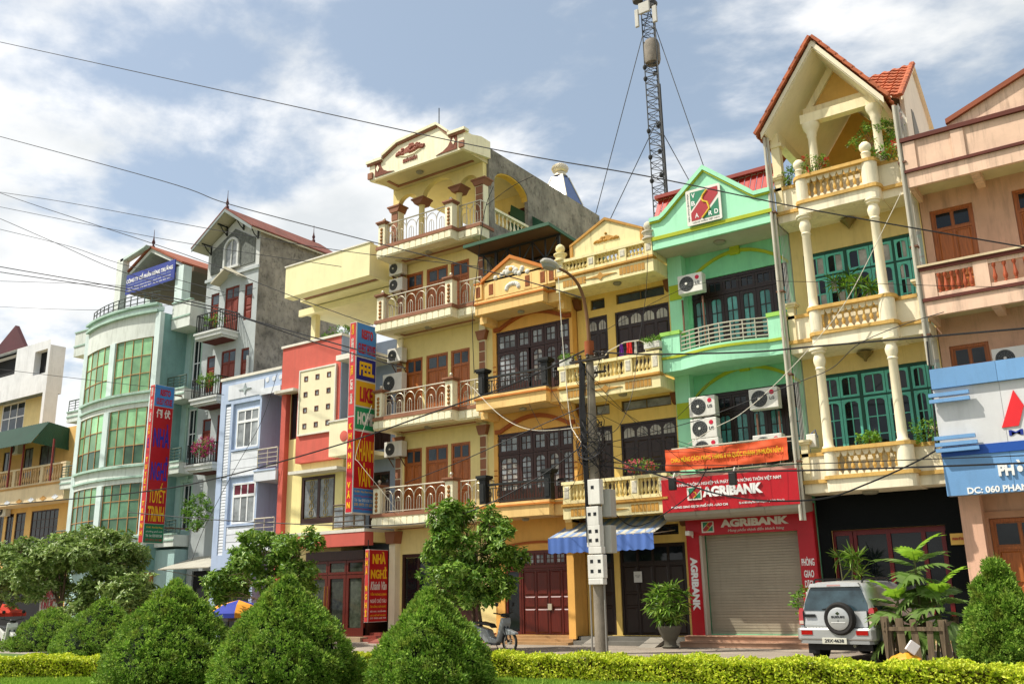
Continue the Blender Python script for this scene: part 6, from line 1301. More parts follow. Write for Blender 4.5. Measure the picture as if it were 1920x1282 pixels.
    for i, (za, zb) in enumerate([(99, ztop-.72)]+zg):
        zz = zb if i == 0 else zb+.0
        for (u, v, right) in ((xb0, x1-.05, 1), (x0-.1, P(0)[0]-.1, 0)):
            if i == 0: q = MB(); q.box(u, v, B, B+.12, zz-.42, zz+.95); q.box(u, v, B+.12, Y, zz-.42, zz-.25); q.box(v-.12 if right else u, v if right else u+.12, B+.12, Y, zz-.25, zz+.95)
            else: q = MB(); q.box(u, v, B, B+.12, zz-.62, zz-.08); q.box(u, v, B+.12, Y, zz-.62, zz-.45); q.box(v-.12 if right else u, v if right else u+.12, B+.12, Y, zz-.45, zz-.08)
            b = q.build('balcony', wt, r); q = MB(); zc = zz+.95 if i == 0 else zz-.08; q.box(u-.03, v+.03, B-.05, B+.16, zc, zc+.07); q.box(u-.02, v+.02, B-.04, B-.001, zz+.12 if i == 0 else zz-.36, zz+.2 if i == 0 else zz-.29); q.build('coping', dk, b)
            if i: steel_rail(b, mat('rail_green', '4a5a4e', .5, .1), u, v, B+.06, zz, zz+.6, 3, 'h', r=.02)
    for i, (za, zb) in enumerate(zg):
        w = (x1-.95, x1-.25); grid_window(r, w[0], w[1], zb+.2, za-.1, Y+.04, mat('white_frame', 'e0e2e2'), gl_dark, 2, 2, .06, .05, .06)
        q = MB(); q.box(w[0]-.15, w[0], Y-.06, Y-.002, zb+.1, za); q.box(w[1], w[1]+.15, Y-.06, Y-.002, zb+.1, za); q.box(w[0]-.2, w[1]+.2, Y-.08, Y-.003, za, za+.16); q.box((w[0]+w[1])/2-.1, (w[0]+w[1])/2+.1, Y-.12, Y-.004, za-.02, za+.3); q.build('window_surround', dk, r)
    # roof: railing, frame, tiled gable
    q = MB()
    for k in range(12):
        u, v = .03+k/12*.95, .03+(k+1)/12*.95; p, s_ = P(u, -.1), P(v, -.1)
        for h in (.25, .5, .75, .95): q.bar((p[0], p[1], ztop+h), (s_[0], s_[1], ztop+h), .035)
        q.bar((p[0], p[1], ztop+.2), (p[0], p[1], ztop+.97), .04)
    q.build('roof_railing', mat('rail_dark', '3f4640', .5, .1), r)
    T = 28.0; pl, plz = S(232, 488, T); pr, prz = S(344, 500, T); MB().box(pl-.28, pl+.28, T-.2, T+.2, ztop-.2, plz).build('roof_post', wt, r); MB().box(pr-.32, pr+.32, T-.2, T+.3, ztop-.2, prz).build('roof_post', mint, r); MB().box(pl-.2-.9, pl-.55, 30.2, 30.6, ztop-.2, S(212, 540, 30.4)[1]).build('roof_post', mint, r)
    ax, az = S(287, 466, T+.3); q = MB(); q.prism([(pl, plz-.18), (ax-.1, az-.05), (ax+.1, az+.05), (pl, plz+.0)], T-.2, T+.2); q.build('roof_strut', mint, r)
    hx = 2.9; hz = 1.45; tile = mat('roof_orange', '98563c', .8, .25, .35, .3)
    q = MB(); q.prism([(ax-hx, az-hz-.1), (ax, az-.02), (ax+hx, az-hz-.1), (ax+hx, az-hz-.25), (ax, az-.25), (ax-hx, az-hz-.25)], T+.2, 36); q.build('roof_frame', wt, r)
    q = MB(); q.prism([(ax-hx-.1, az-hz-.1), (ax, az+.0), (ax+hx+.1, az-hz-.1), (ax+hx+.1, az-hz), (ax, az+.12), (ax-hx-.1, az-hz)], T+.1, 36.1); q.build('roof', tile, r)
    q = MB(); q.box(ax-hx+.3, ax+hx+.6, T+.5, 35.8, az-hz-.55, az-hz-.3); q.build('roof_beam', mat('roof_under', '6b5a48', .85, .1), r)
    MB().lathe((ax, T+.3, az), [(.1, 0), (.1, .12), (.04, .2), (.1, .35), (.05, .5), (.02, .7), (.01, 1.1)], 10).build('finial', mat('finial_maroon', '4a1c1c'), r)
    q = MB(); xx = pr+1.5
    q.bar((pr, 29.5, prz-1.3), (pr+2.4, 29.5, prz-1.3), .06)
    for k in range(5): q.bar((pr+.5*k, 29.5, prz-1.3), (pr+.5*k+.25, 29.5, prz-.6), .05); q.bar((pr+.5*k+.25, 29.5, prz-.6), (pr+.5*k+.5, 29.5, prz-1.3), .05)
    q.build('truss', mat('rust_steel', '6b4a38'), r)
    MB().box(x0+1.3, x1-.1, 27.9, Y-.002, 0, zg[2][1]-.75).build('ground_wall', mat('mint_shade', '8fbab2'), r)
    # roller shutter by the entrance
    so = MB().box(-42.2, -40.6, 27.82, 27.9, .2, 2.9).build('shutter', mat('shutter_tan', 'a8763c', .6, .1, .1), r)
    for k in range(18): bit('slat', so, mat('shutter_tan', 'a8763c'), -42.2, -40.6, 27.79, 27.82, .2+.15*k+.008, .2+.15*(k+1)-.008)
    # roof sign
    t = thing('roof_sign', 'blue company sign with white wording on the curved glass house roof', 'sign', (-43, T-.3, 17.9)); a, b = S(236, 549, T-.3), S(330, 486, T-.3)
    za_, zb_ = S(330, 523, T-.3)[1], S(330, 486, T-.3)[1]; MB().box(a[0], b[0], T-.34, T-.28, za_, zb_).build('sign_face', mat('sign_navy', '2f3f8e', .5, .06), t); wh = mat('letter_white', 'e6e6e2'); h = zb_-za_
    text('CÔNG TY CỔ PHẦN HÙNG TRƯỜNG', t, wh, a[0]+.05, b[0]-.15, za_+h*.55, za_+h*.85, T-.341, bold=.03)
    for k in range(3): text(('DOANH NGHIỆP XÂY DỰNG - THƯƠNG MẠI', 'TRỤ SỞ: PHAN ĐÌNH PHÙNG - PHỐ MỚI - LÀO CAI', 'ĐIỆN THOẠI: 020 830 567 - FAX: 020 832 345')[k], t, mat('letter_pale', '9aa6c4', .6) if k == 0 else wh, a[0]+.1, b[0]-.3, za_+h*(.40-.15*k), za_+h*(.50-.15*k), T-.341, bold=.01, th=.004)
    return r
glass_house()
def tuyet_trinh_sign():
    X, y0, y1, z0, z1 = -39.05, 26.12, 27.2, 4.16, 11.62; w = .36
    t = blade_sign('tall red upright guest house sign with blue and yellow lettering on the glass bay house', X, y0, y1, z0, z1, w); C = lambda n, c: mat(n, c, .45, .05, .04)
    for a, b, n, c in ((10.58, 11.6, 'tt_blue', '3f86c8'), (5.05, 10.56, 'tt_red', 'b3141e'), (4.18, 5.03, 'tt_green', '17704a')): bit('panel', t, C(n, c), X-.004, X+.012, y0+.02, y1-.02, a, b)
    x = X+.013; a, b = y0+.12, y1-.1; R = C('txt_red', 'b0182a'); Yl = C('txt_yellow', 'e6b41c'); Wt = C('txt_white', 'dcd8cc'); Bl = C('txt_blue', '2a2f9a')
    text('RESTO', t, R, a+.18, b-.12, 11.1, 11.42, x, 'right', bold=.04); text('GUEST HOUSE', t, R, a, b, 10.66, 10.98, x, 'right', bold=.02); text('倒 伏', t, Wt, a+.05, b-.05, 10.02, 10.45, x, 'right', bold=.02)
    text('NHÀ', t, Bl, a, b, 8.62, 9.75, x, 'right', bold=.02); text('NGHỈ', t, Bl, a, b, 7.05, 8.2, x, 'right', bold=.02); text('TUYẾT', t, Yl, a, b, 6.0, 6.95, x, 'right', bold=.01); text('TRINH', t, Yl, a, b, 5.15, 5.85, x, 'right', bold=.02)
    for k, s_ in enumerate(('Số 085 - Phan Đình Phùng', 'phường phố mới', 'Tel - fax: 0203 830 568', 'DĐ: 0912 345 588')): text(s_, t, (Yl, Wt, Wt, R)[k], a, b, 4.82-k*.19, 4.94-k*.19, x, 'right', bold=.0, th=.004)
    bit('panel', t, C('tt_edge', 'c02a2a'), X-w+.03, X-.03, y0-.008, y0+.004, z0+.03, z1-.03)
    for k, ch in enumerate('TUYẾT TRINH'):
        if ch != ' ': text(ch, t, Yl, X-w+.10, X-.10, 7.9-k*.34, 8.12-k*.34+(.06 if ch == 'Ế' else 0), y0-.009, bold=.04)
    for k, (ws, c) in enumerate((('RESTO', Wt), ('GUEST', Wt), ('HOUSE', Wt), ('NHÀ', Yl), ('NGHỈ', Bl))): text(ws, t, c, X-w+.12, X-.12, 11.05-k*.62, 11.5-k*.62, y0-.009, bold=.03, rot90=True)
    for z in (11.3, 4.9): MB().bar((X-.18, y1, z), (X-.18, 28.7, z), .06).build('bracket', mat('rust_steel', '6b4a38'), t)
tuyet_trinh_sign()

# ================================================================== yellow house on the far left and the white block behind it
def far_yellow_house():
    x1, x0 = -49.75, -66.0; Y = 29.2; F = 28.0
    r = thing('far_yellow_house', 'low yellow house with baluster balcony and green sheet canopy beside the glass bay', 'house', (-55, Y, 0))
    yl = mat('far_yellow', 'd9b06a', .85, .08, .12); pk = mat('far_cream', 'dcc7a0', .85, .08, .15); gr = mat('green_corrugated', '184a38', .5, .12, .15); gold = mat('far_gold', 'b98a4a', .8, .12, .15)
    zr, zb, zs = S(100, 868, F)[1], S(100, 905, F)[1], S(100, 925, F)[1]; ztop = 11.4
    w = [(S(62, 940, Y)[0], S(112, 940, Y)[0]), (S(32, 950, Y)[0], S(50, 950, Y)[0]), (S(15, 950, Y)[0], S(28, 950, Y)[0]), (S(-5, 950, Y)[0], S(10, 950, Y)[0])]
    wz = (S(60, 1010, Y)[1]-.4, S(62, 958, Y)[1]); up = [(S(75, 850, Y)[0], S(103, 850, Y)[0]), (S(46, 850, Y)[0], S(62, 850, Y)[0]), (S(8, 850, Y)[0], S(22, 850, Y)[0])]; uz = (zb+.1, S(80, 835, Y)[1])
    holes = [(a, b, wz[0], wz[1]) for a, b in w]+[(a, b, uz[0], uz[1]) for a, b in up]+[(-58, -51, .2, 3.0)]
    house_body(r, yl, x0, x1, Y, 42, 0, ztop, holes, .12)
    for k, (a, b) in enumerate(w): grid_window(r, a, b, wz[0], wz[1], Y+.03, wood_dk, gl_dark, 6 if k == 0 else 2, 4, .07, .04, .06)
    for a, b in up: grid_window(r, a, b, uz[0], uz[1], Y+.03, wood_dk, gl_grey, 2, 1, .06, .05, .06, 'door')
    MB().box(-58, -51, Y+.09, Y+.11, .2, 3.0).build('shop_opening', mat('shop_dark', '17181a'), r)
    q = MB(); q.box(x0, x1+.3, F, Y, zs-.35, zb-.05); b = q.build('balcony', pk, r); MB().box(x0, x1+.32, F-.06, F+.2, zb-.05, zb+.04).build('cornice', gold, b)
    for k in range(6): x = S(105-k*22, 913, F)[0]; MB().prism([(x-.35, zs-.18), (x, zs-.32), (x+.35, zs-.18), (x, zs-.04)], F-.02, F-.001).build('diamond_relief', gold if k % 2 else mat('off_white', 'd5d9de'), b)
    balustrade(b, mat('far_baluster', 'd6b486', .85, .1, .1), pk, -62, x1+.25, F+.1, zb+.04, zr, 44, [x1+.1, x1-2.2, x1-5.2, x1-8.2, x1-11], .3)
    # corrugated canopy: front slope and end slope
    E = [S(0, 808, 27.2), S(92, 791, 27.6), S(90, 822, 26.6), S(0, 841, 26.6), S(140, 805, 29.5), S(139, 832, 29.5)]
    t = thing('sheet_canopy', 'green corrugated sheet canopy over the baluster balcony', 'canopy', (-56, 27.5, 9.5)); zu, zl = E[1][1], E[2][1]-.02; xc = E[1][0]; xe = S(139, 815, 29.8)[0]
    q = MB(); n = 60; xa = xc-11
    for k in range(n):
        u, v = xa+(xc-xa)*k/n, xa+(xc-xa)*(k+1)/n; m_ = (u+v)/2; q.add([(u, 27.6, zu), (m_, 27.53, zu+.03), (v, 27.6, zu), (u, 26.7, zl), (m_, 26.63, zl+.03), (v, 26.7, zl)], [(0, 3, 4, 1), (1, 4, 5, 2)])
    n = 22
    for k in range(n):
        a_ = lambda t_: (xc+(xe+.1-xc)*t_, 27.6+(30.2-27.6)*t_, zu-.1*t_); b_ = lambda t_: (xc+.15+(xe+.4-xc)*t_, 26.7+(29.6-26.7)*t_, zl-.1*t_); u, v = k/n, (k+1)/n; m_ = (u+v)/2
        f = lambda p: (p[0]+.02, p[1]-.02, p[2]+.015); q.add([a_(u), f(a_(m_)), a_(v), b_(u), f(b_(m_)), b_(v)], [(0, 3, 4, 1), (1, 4, 5, 2)])
    q.build('sheet', gr, t); q = MB(); q.add([(xa, 27.6, zu), (xc, 27.6, zu), (xe, 30.2, zu-.1), (xa, 31, zu+.1)], [(0, 1, 2, 3)]); q.build('top_sheet', gr, t)
    for px in (22, 45, 100): x = S(px, 840, 27.4)[0]; MB().bar((x, 27.4, zb), (x, 27.4, zl+.2), .08).build('post', mat('post_red', '7a2a24', .6, .1), t)
    ac_unit('air conditioner under the green sheet canopy', S(20, 845, 28.9)[0], zr+1.2, .9, .6, 28.85); ac_unit('air conditioner at the lower corner of the far yellow house', S(0, 965, 28.9)[0]-.2, S(0, 968, 28.9)[1], .9, .6, 28.85)
    return r
far_yellow_house()
def white_block():
    Y = 33.0; x1 = -61.9; x0 = -76
    r = thing('white_block', 'plain white building with dark openings and maroon roof behind the yellow house', 'building', (-68, Y, 0))
    wt = mat('block_white', 'd3d5d6', .9, .08, .2, gcol='6a6c6e'); zt = S(96, 645, Y)[1]; zc = S(80, 735, Y)[1]; Yw = 33.9
    o = [(S(-20, 700, Y)[0], S(27, 700, Y)[0], S(27, 701, Y)[1], S(27, 656, Y)[1]), (S(64, 680, Y)[0], S(87, 680, Y)[0], S(66, 703, Y)[1], S(66, 660, Y)[1])]
    house_body(r, wt, x0, x1, Y, Yw+.2, zc, zt, o, .5, 'upper_storey')
    for a, b, c, d in o: MB().box(a, b, Y+.46, Y+.49, c, d).build('opening', mat('shop_dark', '17181a'), r)
    wn_ = (S(4, 770, Yw)[0], S(46, 770, Yw)[0], S(4, 800, Yw)[1]-.6, S(4, 760, Yw)[1]); house_body(r, mat('block_yellow', 'd6c48c', .85, .08, .1), x0, x1-.36, Yw, Yw+.2, 0, zc-.002, [wn_], .1, 'lower_storey')
    grid_window(r, *wn_, Yw+.03, mat('white_frame', 'e0e2e2'), gl_blue, 3, 2, .1, .08, .06); MB().box(x1-.35, x1, Y, Yw, 0, zc).build('side_wall', wt, r)
    q = MB(); q.prism([(S(-30, 645, Y+1)[0], zt), (S(62, 645, Y+1)[0], zt), (S(34, 612, Y+1)[0], S(34, 611, Y+1)[1])], Y+.8, Y+1.1); q.build('roof', mat('maroon_roof', '4e2226', .6, .12, .1), r)
    steel_rail(r, mat('rail_white', 'c8c6bc', .5, .1), S(-5, 800, Y)[0], S(70, 790, Y)[0], Y+.1, zc-2.75, zc-2.2, 8, 'h'); MB().box(x0, x1, Y, Yw, zc-3.1, zc-2.8).build('balcony', wt, r)
    return r
white_block()

# ================================================================== lattice mast far behind
def mast():
    Y = 58.0; a, b = S(1238, 365, Y), S(1218, 0, Y); x = (a[0]+b[0])/2; r = thing('lattice_mast', 'tall guyed steel lattice mast with antennas behind the green house', 'mast', (x, Y, 0))
    st = mat('mast_steel', '3a3e40', .55, .2, .1, 0); w0 = .62; H = 60; q = MB(); L = [(x+w0*math.cos(t), Y+w0*math.sin(t)) for t in (rad(90), rad(210), rad(330))]
    for p in L: q.tube([(p[0], p[1], 0), (p[0], p[1], H)], .05, 6)
    n = 90; z0 = 15
    for k in range(n):
        za, zb = z0+(H-z0)*k/n, z0+(H-z0)*(k+1)/n
        for i in range(3): p, s_ = L[i], L[(i+1) % 3]; q.bar((p[0], p[1], za), (s_[0], s_[1], za), .035); q.bar((p[0], p[1], za) if k % 2 else (s_[0], s_[1], za), (s_[0], s_[1], zb) if k % 2 else (p[0], p[1], zb), .032)
    q.build('lattice', st, r)
    MB().tube([(L[2][0]+.1, L[2][1]-.1, 0), (L[2][0]+.12, L[2][1]-.1, 20), (L[2][0]+.08, L[2][1]-.1, 38)], .10, 6).build('feed_cable', blackiron, r)
    zt = S(1218, 22, Y)[1]
    for k, (dx, dz, w, h) in enumerate(((-.75, -.7, .3, 1.5), (.75, -.9, .35, 1.4), (-.1, 0, .9, .9))): MB().box(x+dx-w/2, x+dx+w/2, Y-.8, Y-.6, zt+dz-h/2, zt+dz+h/2).build('antenna_panel', mat('antenna_grey', 'b3b2a8', .6, .1), r, bevel=.03)
    z1 = S(1218, 6, Y)[1]
    for dx, dy in ((-.7, -.5), (.6, -.6), (0, .6)): MB().lathe((x+dx, Y+dy, z1), [(.1, 0), (.38, .1), (.42, .3), (.3, .5), (.05, .55)], 12).build('drum', mat('drum_dark', '4a4844', .6, .15), r)
    zb = S(1222, 100, Y)[1]; MB().lathe((x, Y, zb-.9), [(.55, 0), (.62, .3), (.6, 1.6), (.5, 1.9)], 14).build('nest_drum', mat('drum_tan', '7d766a', .8, .3), r)
    q = MB()
    for py in (128, 150, 250, 300, 345): z = S(1228, py, Y)[1]; q.lathe((L[1][0], L[1][1], z), [(.12, 0), (.17, .15), (.12, .3)], 8); q.lathe((L[0][0]+.1, L[0][1]-.6, z+.4), [(.12, 0), (.17, .15), (.12, .3)], 8)
    q.build('mast_lamp', blackiron, r)
    zh = S(1215, 20, Y)[1]; zm = S(1211, 235, Y)[1]
    for k, (p, e) in enumerate((((x, Y, zh), SP(1112, 420, Y)), ((x, Y, zh), SP(1322, 320, Y)), ((x, Y, zm), SP(1140, 420, Y)), ((x, Y, zm), SP(1290, 335, Y)))):
        e = Vector(e); p = Vector(p); f = p+(e-p)*1.5; MB().tube([p, f], .032, 5).build('guy_wire', blackiron, r)
mast()

# ================================================================== planting
def leaf_object(name, P, D, N, L, Wd, m, parent=None, org=(0, 0, 0), kind=None, fold=0.25):
    """Many single leaves, each a folded blade of two faces: base, two shoulders, tip."""
    n = len(P); D = D/np.linalg.norm(D, axis=1, keepdims=True); S_ = np.cross(D, N); S_ /= np.maximum(np.linalg.norm(S_, axis=1, keepdims=True), 1e-6); U = np.cross(S_, D)
    L = L[:, None]; Wd = Wd[:, None]; o = np.array(ORG[parent.name] if parent is not None else org)
    V = np.empty((n, 4, 3)); V[:, 0] = P; V[:, 1] = P+D*L*.5+S_*Wd*.5+U*Wd*fold; V[:, 2] = P+D*L-U*L*.12; V[:, 3] = P+D*L*.5-S_*Wd*.5+U*Wd*fold
    V = (V-o).reshape(-1, 3); me = bpy.data.meshes.new(name); me.vertices.add(4*n); me.vertices.foreach_set('co', V.astype(np.float32).ravel())
    idx = np.arange(4*n).reshape(n, 4); tri = np.concatenate([idx[:, [0, 1, 2]], idx[:, [0, 2, 3]]], 1).reshape(-1)
    me.loops.add(6*n); me.loops.foreach_set('vertex_index', tri.astype(np.int32)); me.polygons.add(2*n); me.polygons.foreach_set('loop_start', np.arange(0, 6*n, 3, dtype=np.int32)); me.polygons.foreach_set('loop_total', np.full(2*n, 3, dtype=np.int32))
    me.update(calc_edges=True); me.validate(); me.materials.append(m); ob = bpy.data.objects.new(name, me); link(ob, parent)
    if parent is None: ob.location = o
    ORG[ob.name] = Vector(o)
    if kind: ob['kind'] = kind
    return ob
def rnd(n): v = RNG.normal(size=(n, 3)); return v/np.linalg.norm(v, axis=1, keepdims=True)
bark = mat('bark', '5c4a38', .95, .25, .2, .6, 4)
ev = leafmat('conifer_leaf', ('4a6e20', '66902c', '8aae3e', 'a8c656', '5c8426'), .32, .55, .45)
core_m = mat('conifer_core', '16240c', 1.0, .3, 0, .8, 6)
def conifer(label, base, h, R, n=4200, seed=1, power=1.6):
    """Clipped cone-shaped conifer: dark core, thousands of upward sprays, a few loose tips."""
    rg = np.random.default_rng(seed); t = thing('conifer_bush', label, 'bush', base, 'clipped conifers along the median')
    prof = lambda v: (.68*(1-v**power)+.32*(1-v))*(1-.15*(v < .2)*(1-v/.2))           # radius factor over height 0..1
    ph = rg.uniform(0, 6.28, 5)
    def rad_at(v, a): return R*prof(v)*(1+.06*np.sin(3*a+ph[0])+.05*np.sin(5*a+ph[1]+v*6)+.045*np.sin(9*a+ph[2]+v*13))
    MB().tube([(base[0], base[1], base[2]-.02), (base[0], base[1], base[2]+h*.5)], [.09, .04], 7).build('trunk', bark, t)
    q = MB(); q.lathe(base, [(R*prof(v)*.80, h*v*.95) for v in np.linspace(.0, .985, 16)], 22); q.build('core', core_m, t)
    k = n; v = 1-np.sqrt(1-rg.uniform(0, .985, k))*1.0; v = rg.beta(1.0, 1.45, k)*.97+.01; a = rg.uniform(0, 2*np.pi, k); r = rad_at(v, a)*rg.uniform(.86, 1.02, k)
    C = np.stack([base[0]+r*np.cos(a), base[1]+r*np.sin(a), base[2]+h*v], 1); out = np.stack([np.cos(a), np.sin(a), np.zeros(k)], 1)
    # each tip is a small rounded clump of scale leaves; clumps ride on larger swells with dark gaps between
    g = np.sin(C[:, 0]*9+ph[3]+2*np.sin(C[:, 2]*5))*np.sin(C[:, 1]*9+ph[4])+.6*np.sin(C[:, 2]*11+ph[0]+C[:, 0]*6); C += out*(g*.06+.06*np.sin(a*4+ph[1]+v*9)*np.sin(v*17+ph[2]+a*2))[:, None]; keep = (np.sin(C[:, 0]*17+ph[1])*np.sin(C[:, 1]*17+ph[2])*np.sin(C[:, 2]*19+ph[3]) > -.30) | (rg.uniform(size=k) < .15); C, out, v, g = C[keep], out[keep], v[keep], g[keep]; k = len(C)
    ax = out*.8+np.array([0, 0, 1.0])*(.55+.7*v[:, None])+rg.normal(scale=.3, size=(k, 3)); ax /= np.linalg.norm(ax, axis=1, keepdims=True)
    m_ = 11; dd = rg.normal(size=(k*m_, 3)); dd /= np.linalg.norm(dd, axis=1, keepdims=True); D = dd*.85+np.repeat(ax, m_, 0)*.75; sz = np.repeat(rg.uniform(.65, 1.55, k), m_)
    P = np.repeat(C, m_, 0)+dd*(.026*sz)[:, None]; N = np.repeat(out, m_, 0)*.4+rg.normal(scale=.6, size=(k*m_, 3)); Ln = rg.uniform(.034, .068, k*m_)*sz; W_ = Ln*rg.uniform(.34, .5, k*m_)
    nt_ = 64; tv = np.concatenate([np.full(26, .955), rg.uniform(.25, .92, nt_-26)]); ta = rg.uniform(0, 6.28, nt_); tr = R*prof(tv)*.9; TP = np.stack([base[0]+tr*np.cos(ta), base[1]+tr*np.sin(ta), base[2]+h*tv], 1)
    TD = np.stack([np.cos(ta)*.25, np.sin(ta)*.25, np.ones(nt_)], 1)+rg.normal(scale=.15, size=(nt_, 3)); TD /= np.linalg.norm(TD, axis=1, keepdims=True); ln = rg.uniform(.10, .24, nt_)
    PP, DD, LL = [], [], []
    for i in range(nt_):
        for s_ in np.linspace(0, 1, 7): PP.append(TP[i]+TD[i]*ln[i]*s_); DD.append(TD[i]+rg.normal(scale=.3, size=3)); LL.append(.05*(1.2-s_))
    P = np.concatenate([P, np.array(PP)]); D = np.concatenate([D, np.array(DD)]); N = np.concatenate([N, rnd(len(PP))]); Ln = np.concatenate([Ln, np.array(LL)]); W_ = np.concatenate([W_, np.array(LL)*.35])
    leaf_object('foliage', P, D, N, Ln, W_, ev, t, kind='stuff'); return t
def conifer_at(label, pxl, pxr, pbase, ptop, Y, seed, n=4200, k=.80, power=1.75):
    xa, _ = S(pxl, pbase, Y); xb, _ = S(pxr, pbase, Y); z1 = S((pxl+pxr)/2, ptop, Y)[1]; return conifer(label, ((xa+xb)/2, Y, 0), z1-.0, (xb-xa)/2*k, n, seed, power)
conifer_at('smallest clipped conifer at the far end of the row', 28, 148, 1235, 1140, 18.6, 1, 2600)
conifer_at('second clipped conifer from the far end, behind the yellow hedge', 122, 255, 1235, 1120, 17.6, 2, 3000)
conifer_at('tall clipped conifer with spiky tip, third in the row', 215, 432, 1290, 1086, 12.0, 3, 5200)
conifer_at('broad clipped conifer in front of the guest house doors', 410, 664, 1290, 1078, 12.6, 4, 5800)
conifer_at('clipped conifer in front of the tall cream house', 690, 932, 1290, 1100, 13.4, 5, 5600)
conifer_at('large clipped conifer beside the wooden tree guard', 1795, 1995, 1252, 1045, 19.2, 6, 5600, .90, 2.0)
# yellow-green hedge and lawn blades
hl = leafmat('hedge_leaf', ('8aa018', 'b0c424', 'ccd634', 'd8da48', '9cb420'), .3, .5)
def hedge():
    line = [(-30.0, 6.2), (-24.5, 9.3), (-22.0, 10.5), (-19.9, 11.5), (-17.0, 13.1), (-13.9, 14.75), (-12.0, 15.1), (-10.2, 15.25), (-6.0, 15.35), (2.0, 15.4)]; w, h = 1.0, .45   # front foot line
    t = thing('hedge', 'low clipped yellow green hedge curving along the median', 'hedge', (-11, 15.5, 0)); L = np.array(line); sg = np.diff(L, axis=0); ln = np.linalg.norm(sg, axis=1); cum = np.concatenate([[0], np.cumsum(ln)]); nm = np.stack([-sg[:, 1], sg[:, 0]], 1)/ln[:, None]
    def at(s_, d):
        i = np.clip(np.searchsorted(cum, s_)-1, 0, len(ln)-1); f = ((s_-cum[i])/ln[i])[:, None]; return L[i]+sg[i]*f+nm[i]*d[:, None]
    q = MB(); ss = np.linspace(0, cum[-1], 60); A, B = at(ss, np.full(60, .09)), at(ss, np.full(60, w-.09)); vs = []; fs = []
    for a, b in zip(A, B): vs += [(a[0], a[1], 0), (a[0], a[1], h-.07), (b[0], b[1], h-.07), (b[0], b[1], 0)]
    for k in range(59): fs += [(4*k+i, 4*k+i+1, 4*k+5+i, 4*k+4+i) for i in range(3)]
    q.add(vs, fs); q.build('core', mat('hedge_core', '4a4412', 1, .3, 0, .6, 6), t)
    def lay(n, top):
        s_ = RNG.uniform(0, cum[-1], n); d = RNG.uniform(0, w, n) if top else RNG.uniform(-.01, .08, n); z = (h-RNG.uniform(0, .06, n)) if top else RNG.uniform(.02, h, n)
        z = z+(.03*np.sin(s_*3.1)+.02*np.sin(s_*7.7+d*5)+.02*np.sin(s_*17+1))*(1 if top else .6); d = d+(0 if top else .04*np.sin(s_*5.3+z*9)); p = at(s_, d); return np.stack([p[:, 0], p[:, 1], z], 1)
    Pt = lay(62000, True); Pf = lay(34000, False); P = np.concatenate([Pt, Pf]); N = np.concatenate([np.tile([0, 0, 1.0], (len(Pt), 1)), np.tile([.3, -.8, .5], (len(Pf), 1))])+RNG.normal(scale=.45, size=(len(P), 3))
    D = RNG.normal(size=P.shape); D[:, 2] = np.abs(D[:, 2])*.6+.25; Ln = RNG.uniform(.035, .075, len(P)); leaf_object('foliage', P, D, N, Ln, Ln*.62, hl, t, kind='stuff')
hedge()
gr_m = leafmat('grass_blade', ('6f9a2a', '8fb43c', 'a8c452', '7ca430'), .3, .6); n = 60000; gx = RNG.uniform(-22, -3, n); P = np.stack([gx, np.interp(gx, (-22, -19.9, -13.9, -10.2, -3), (10.5, 11.5, 14.75, 15.25, 15.4))-RNG.uniform(-.1, 1.6, n), np.zeros(n)], 1); D = RNG.normal(scale=.35, size=(n, 3)); D[:, 2] = 1
tag(leaf_object('grass', P, D, rnd(n), RNG.uniform(.05, .13, n), np.full(n, .014), gr_m), 'mown green grass in front of the hedge', 'grass', kind='stuff')

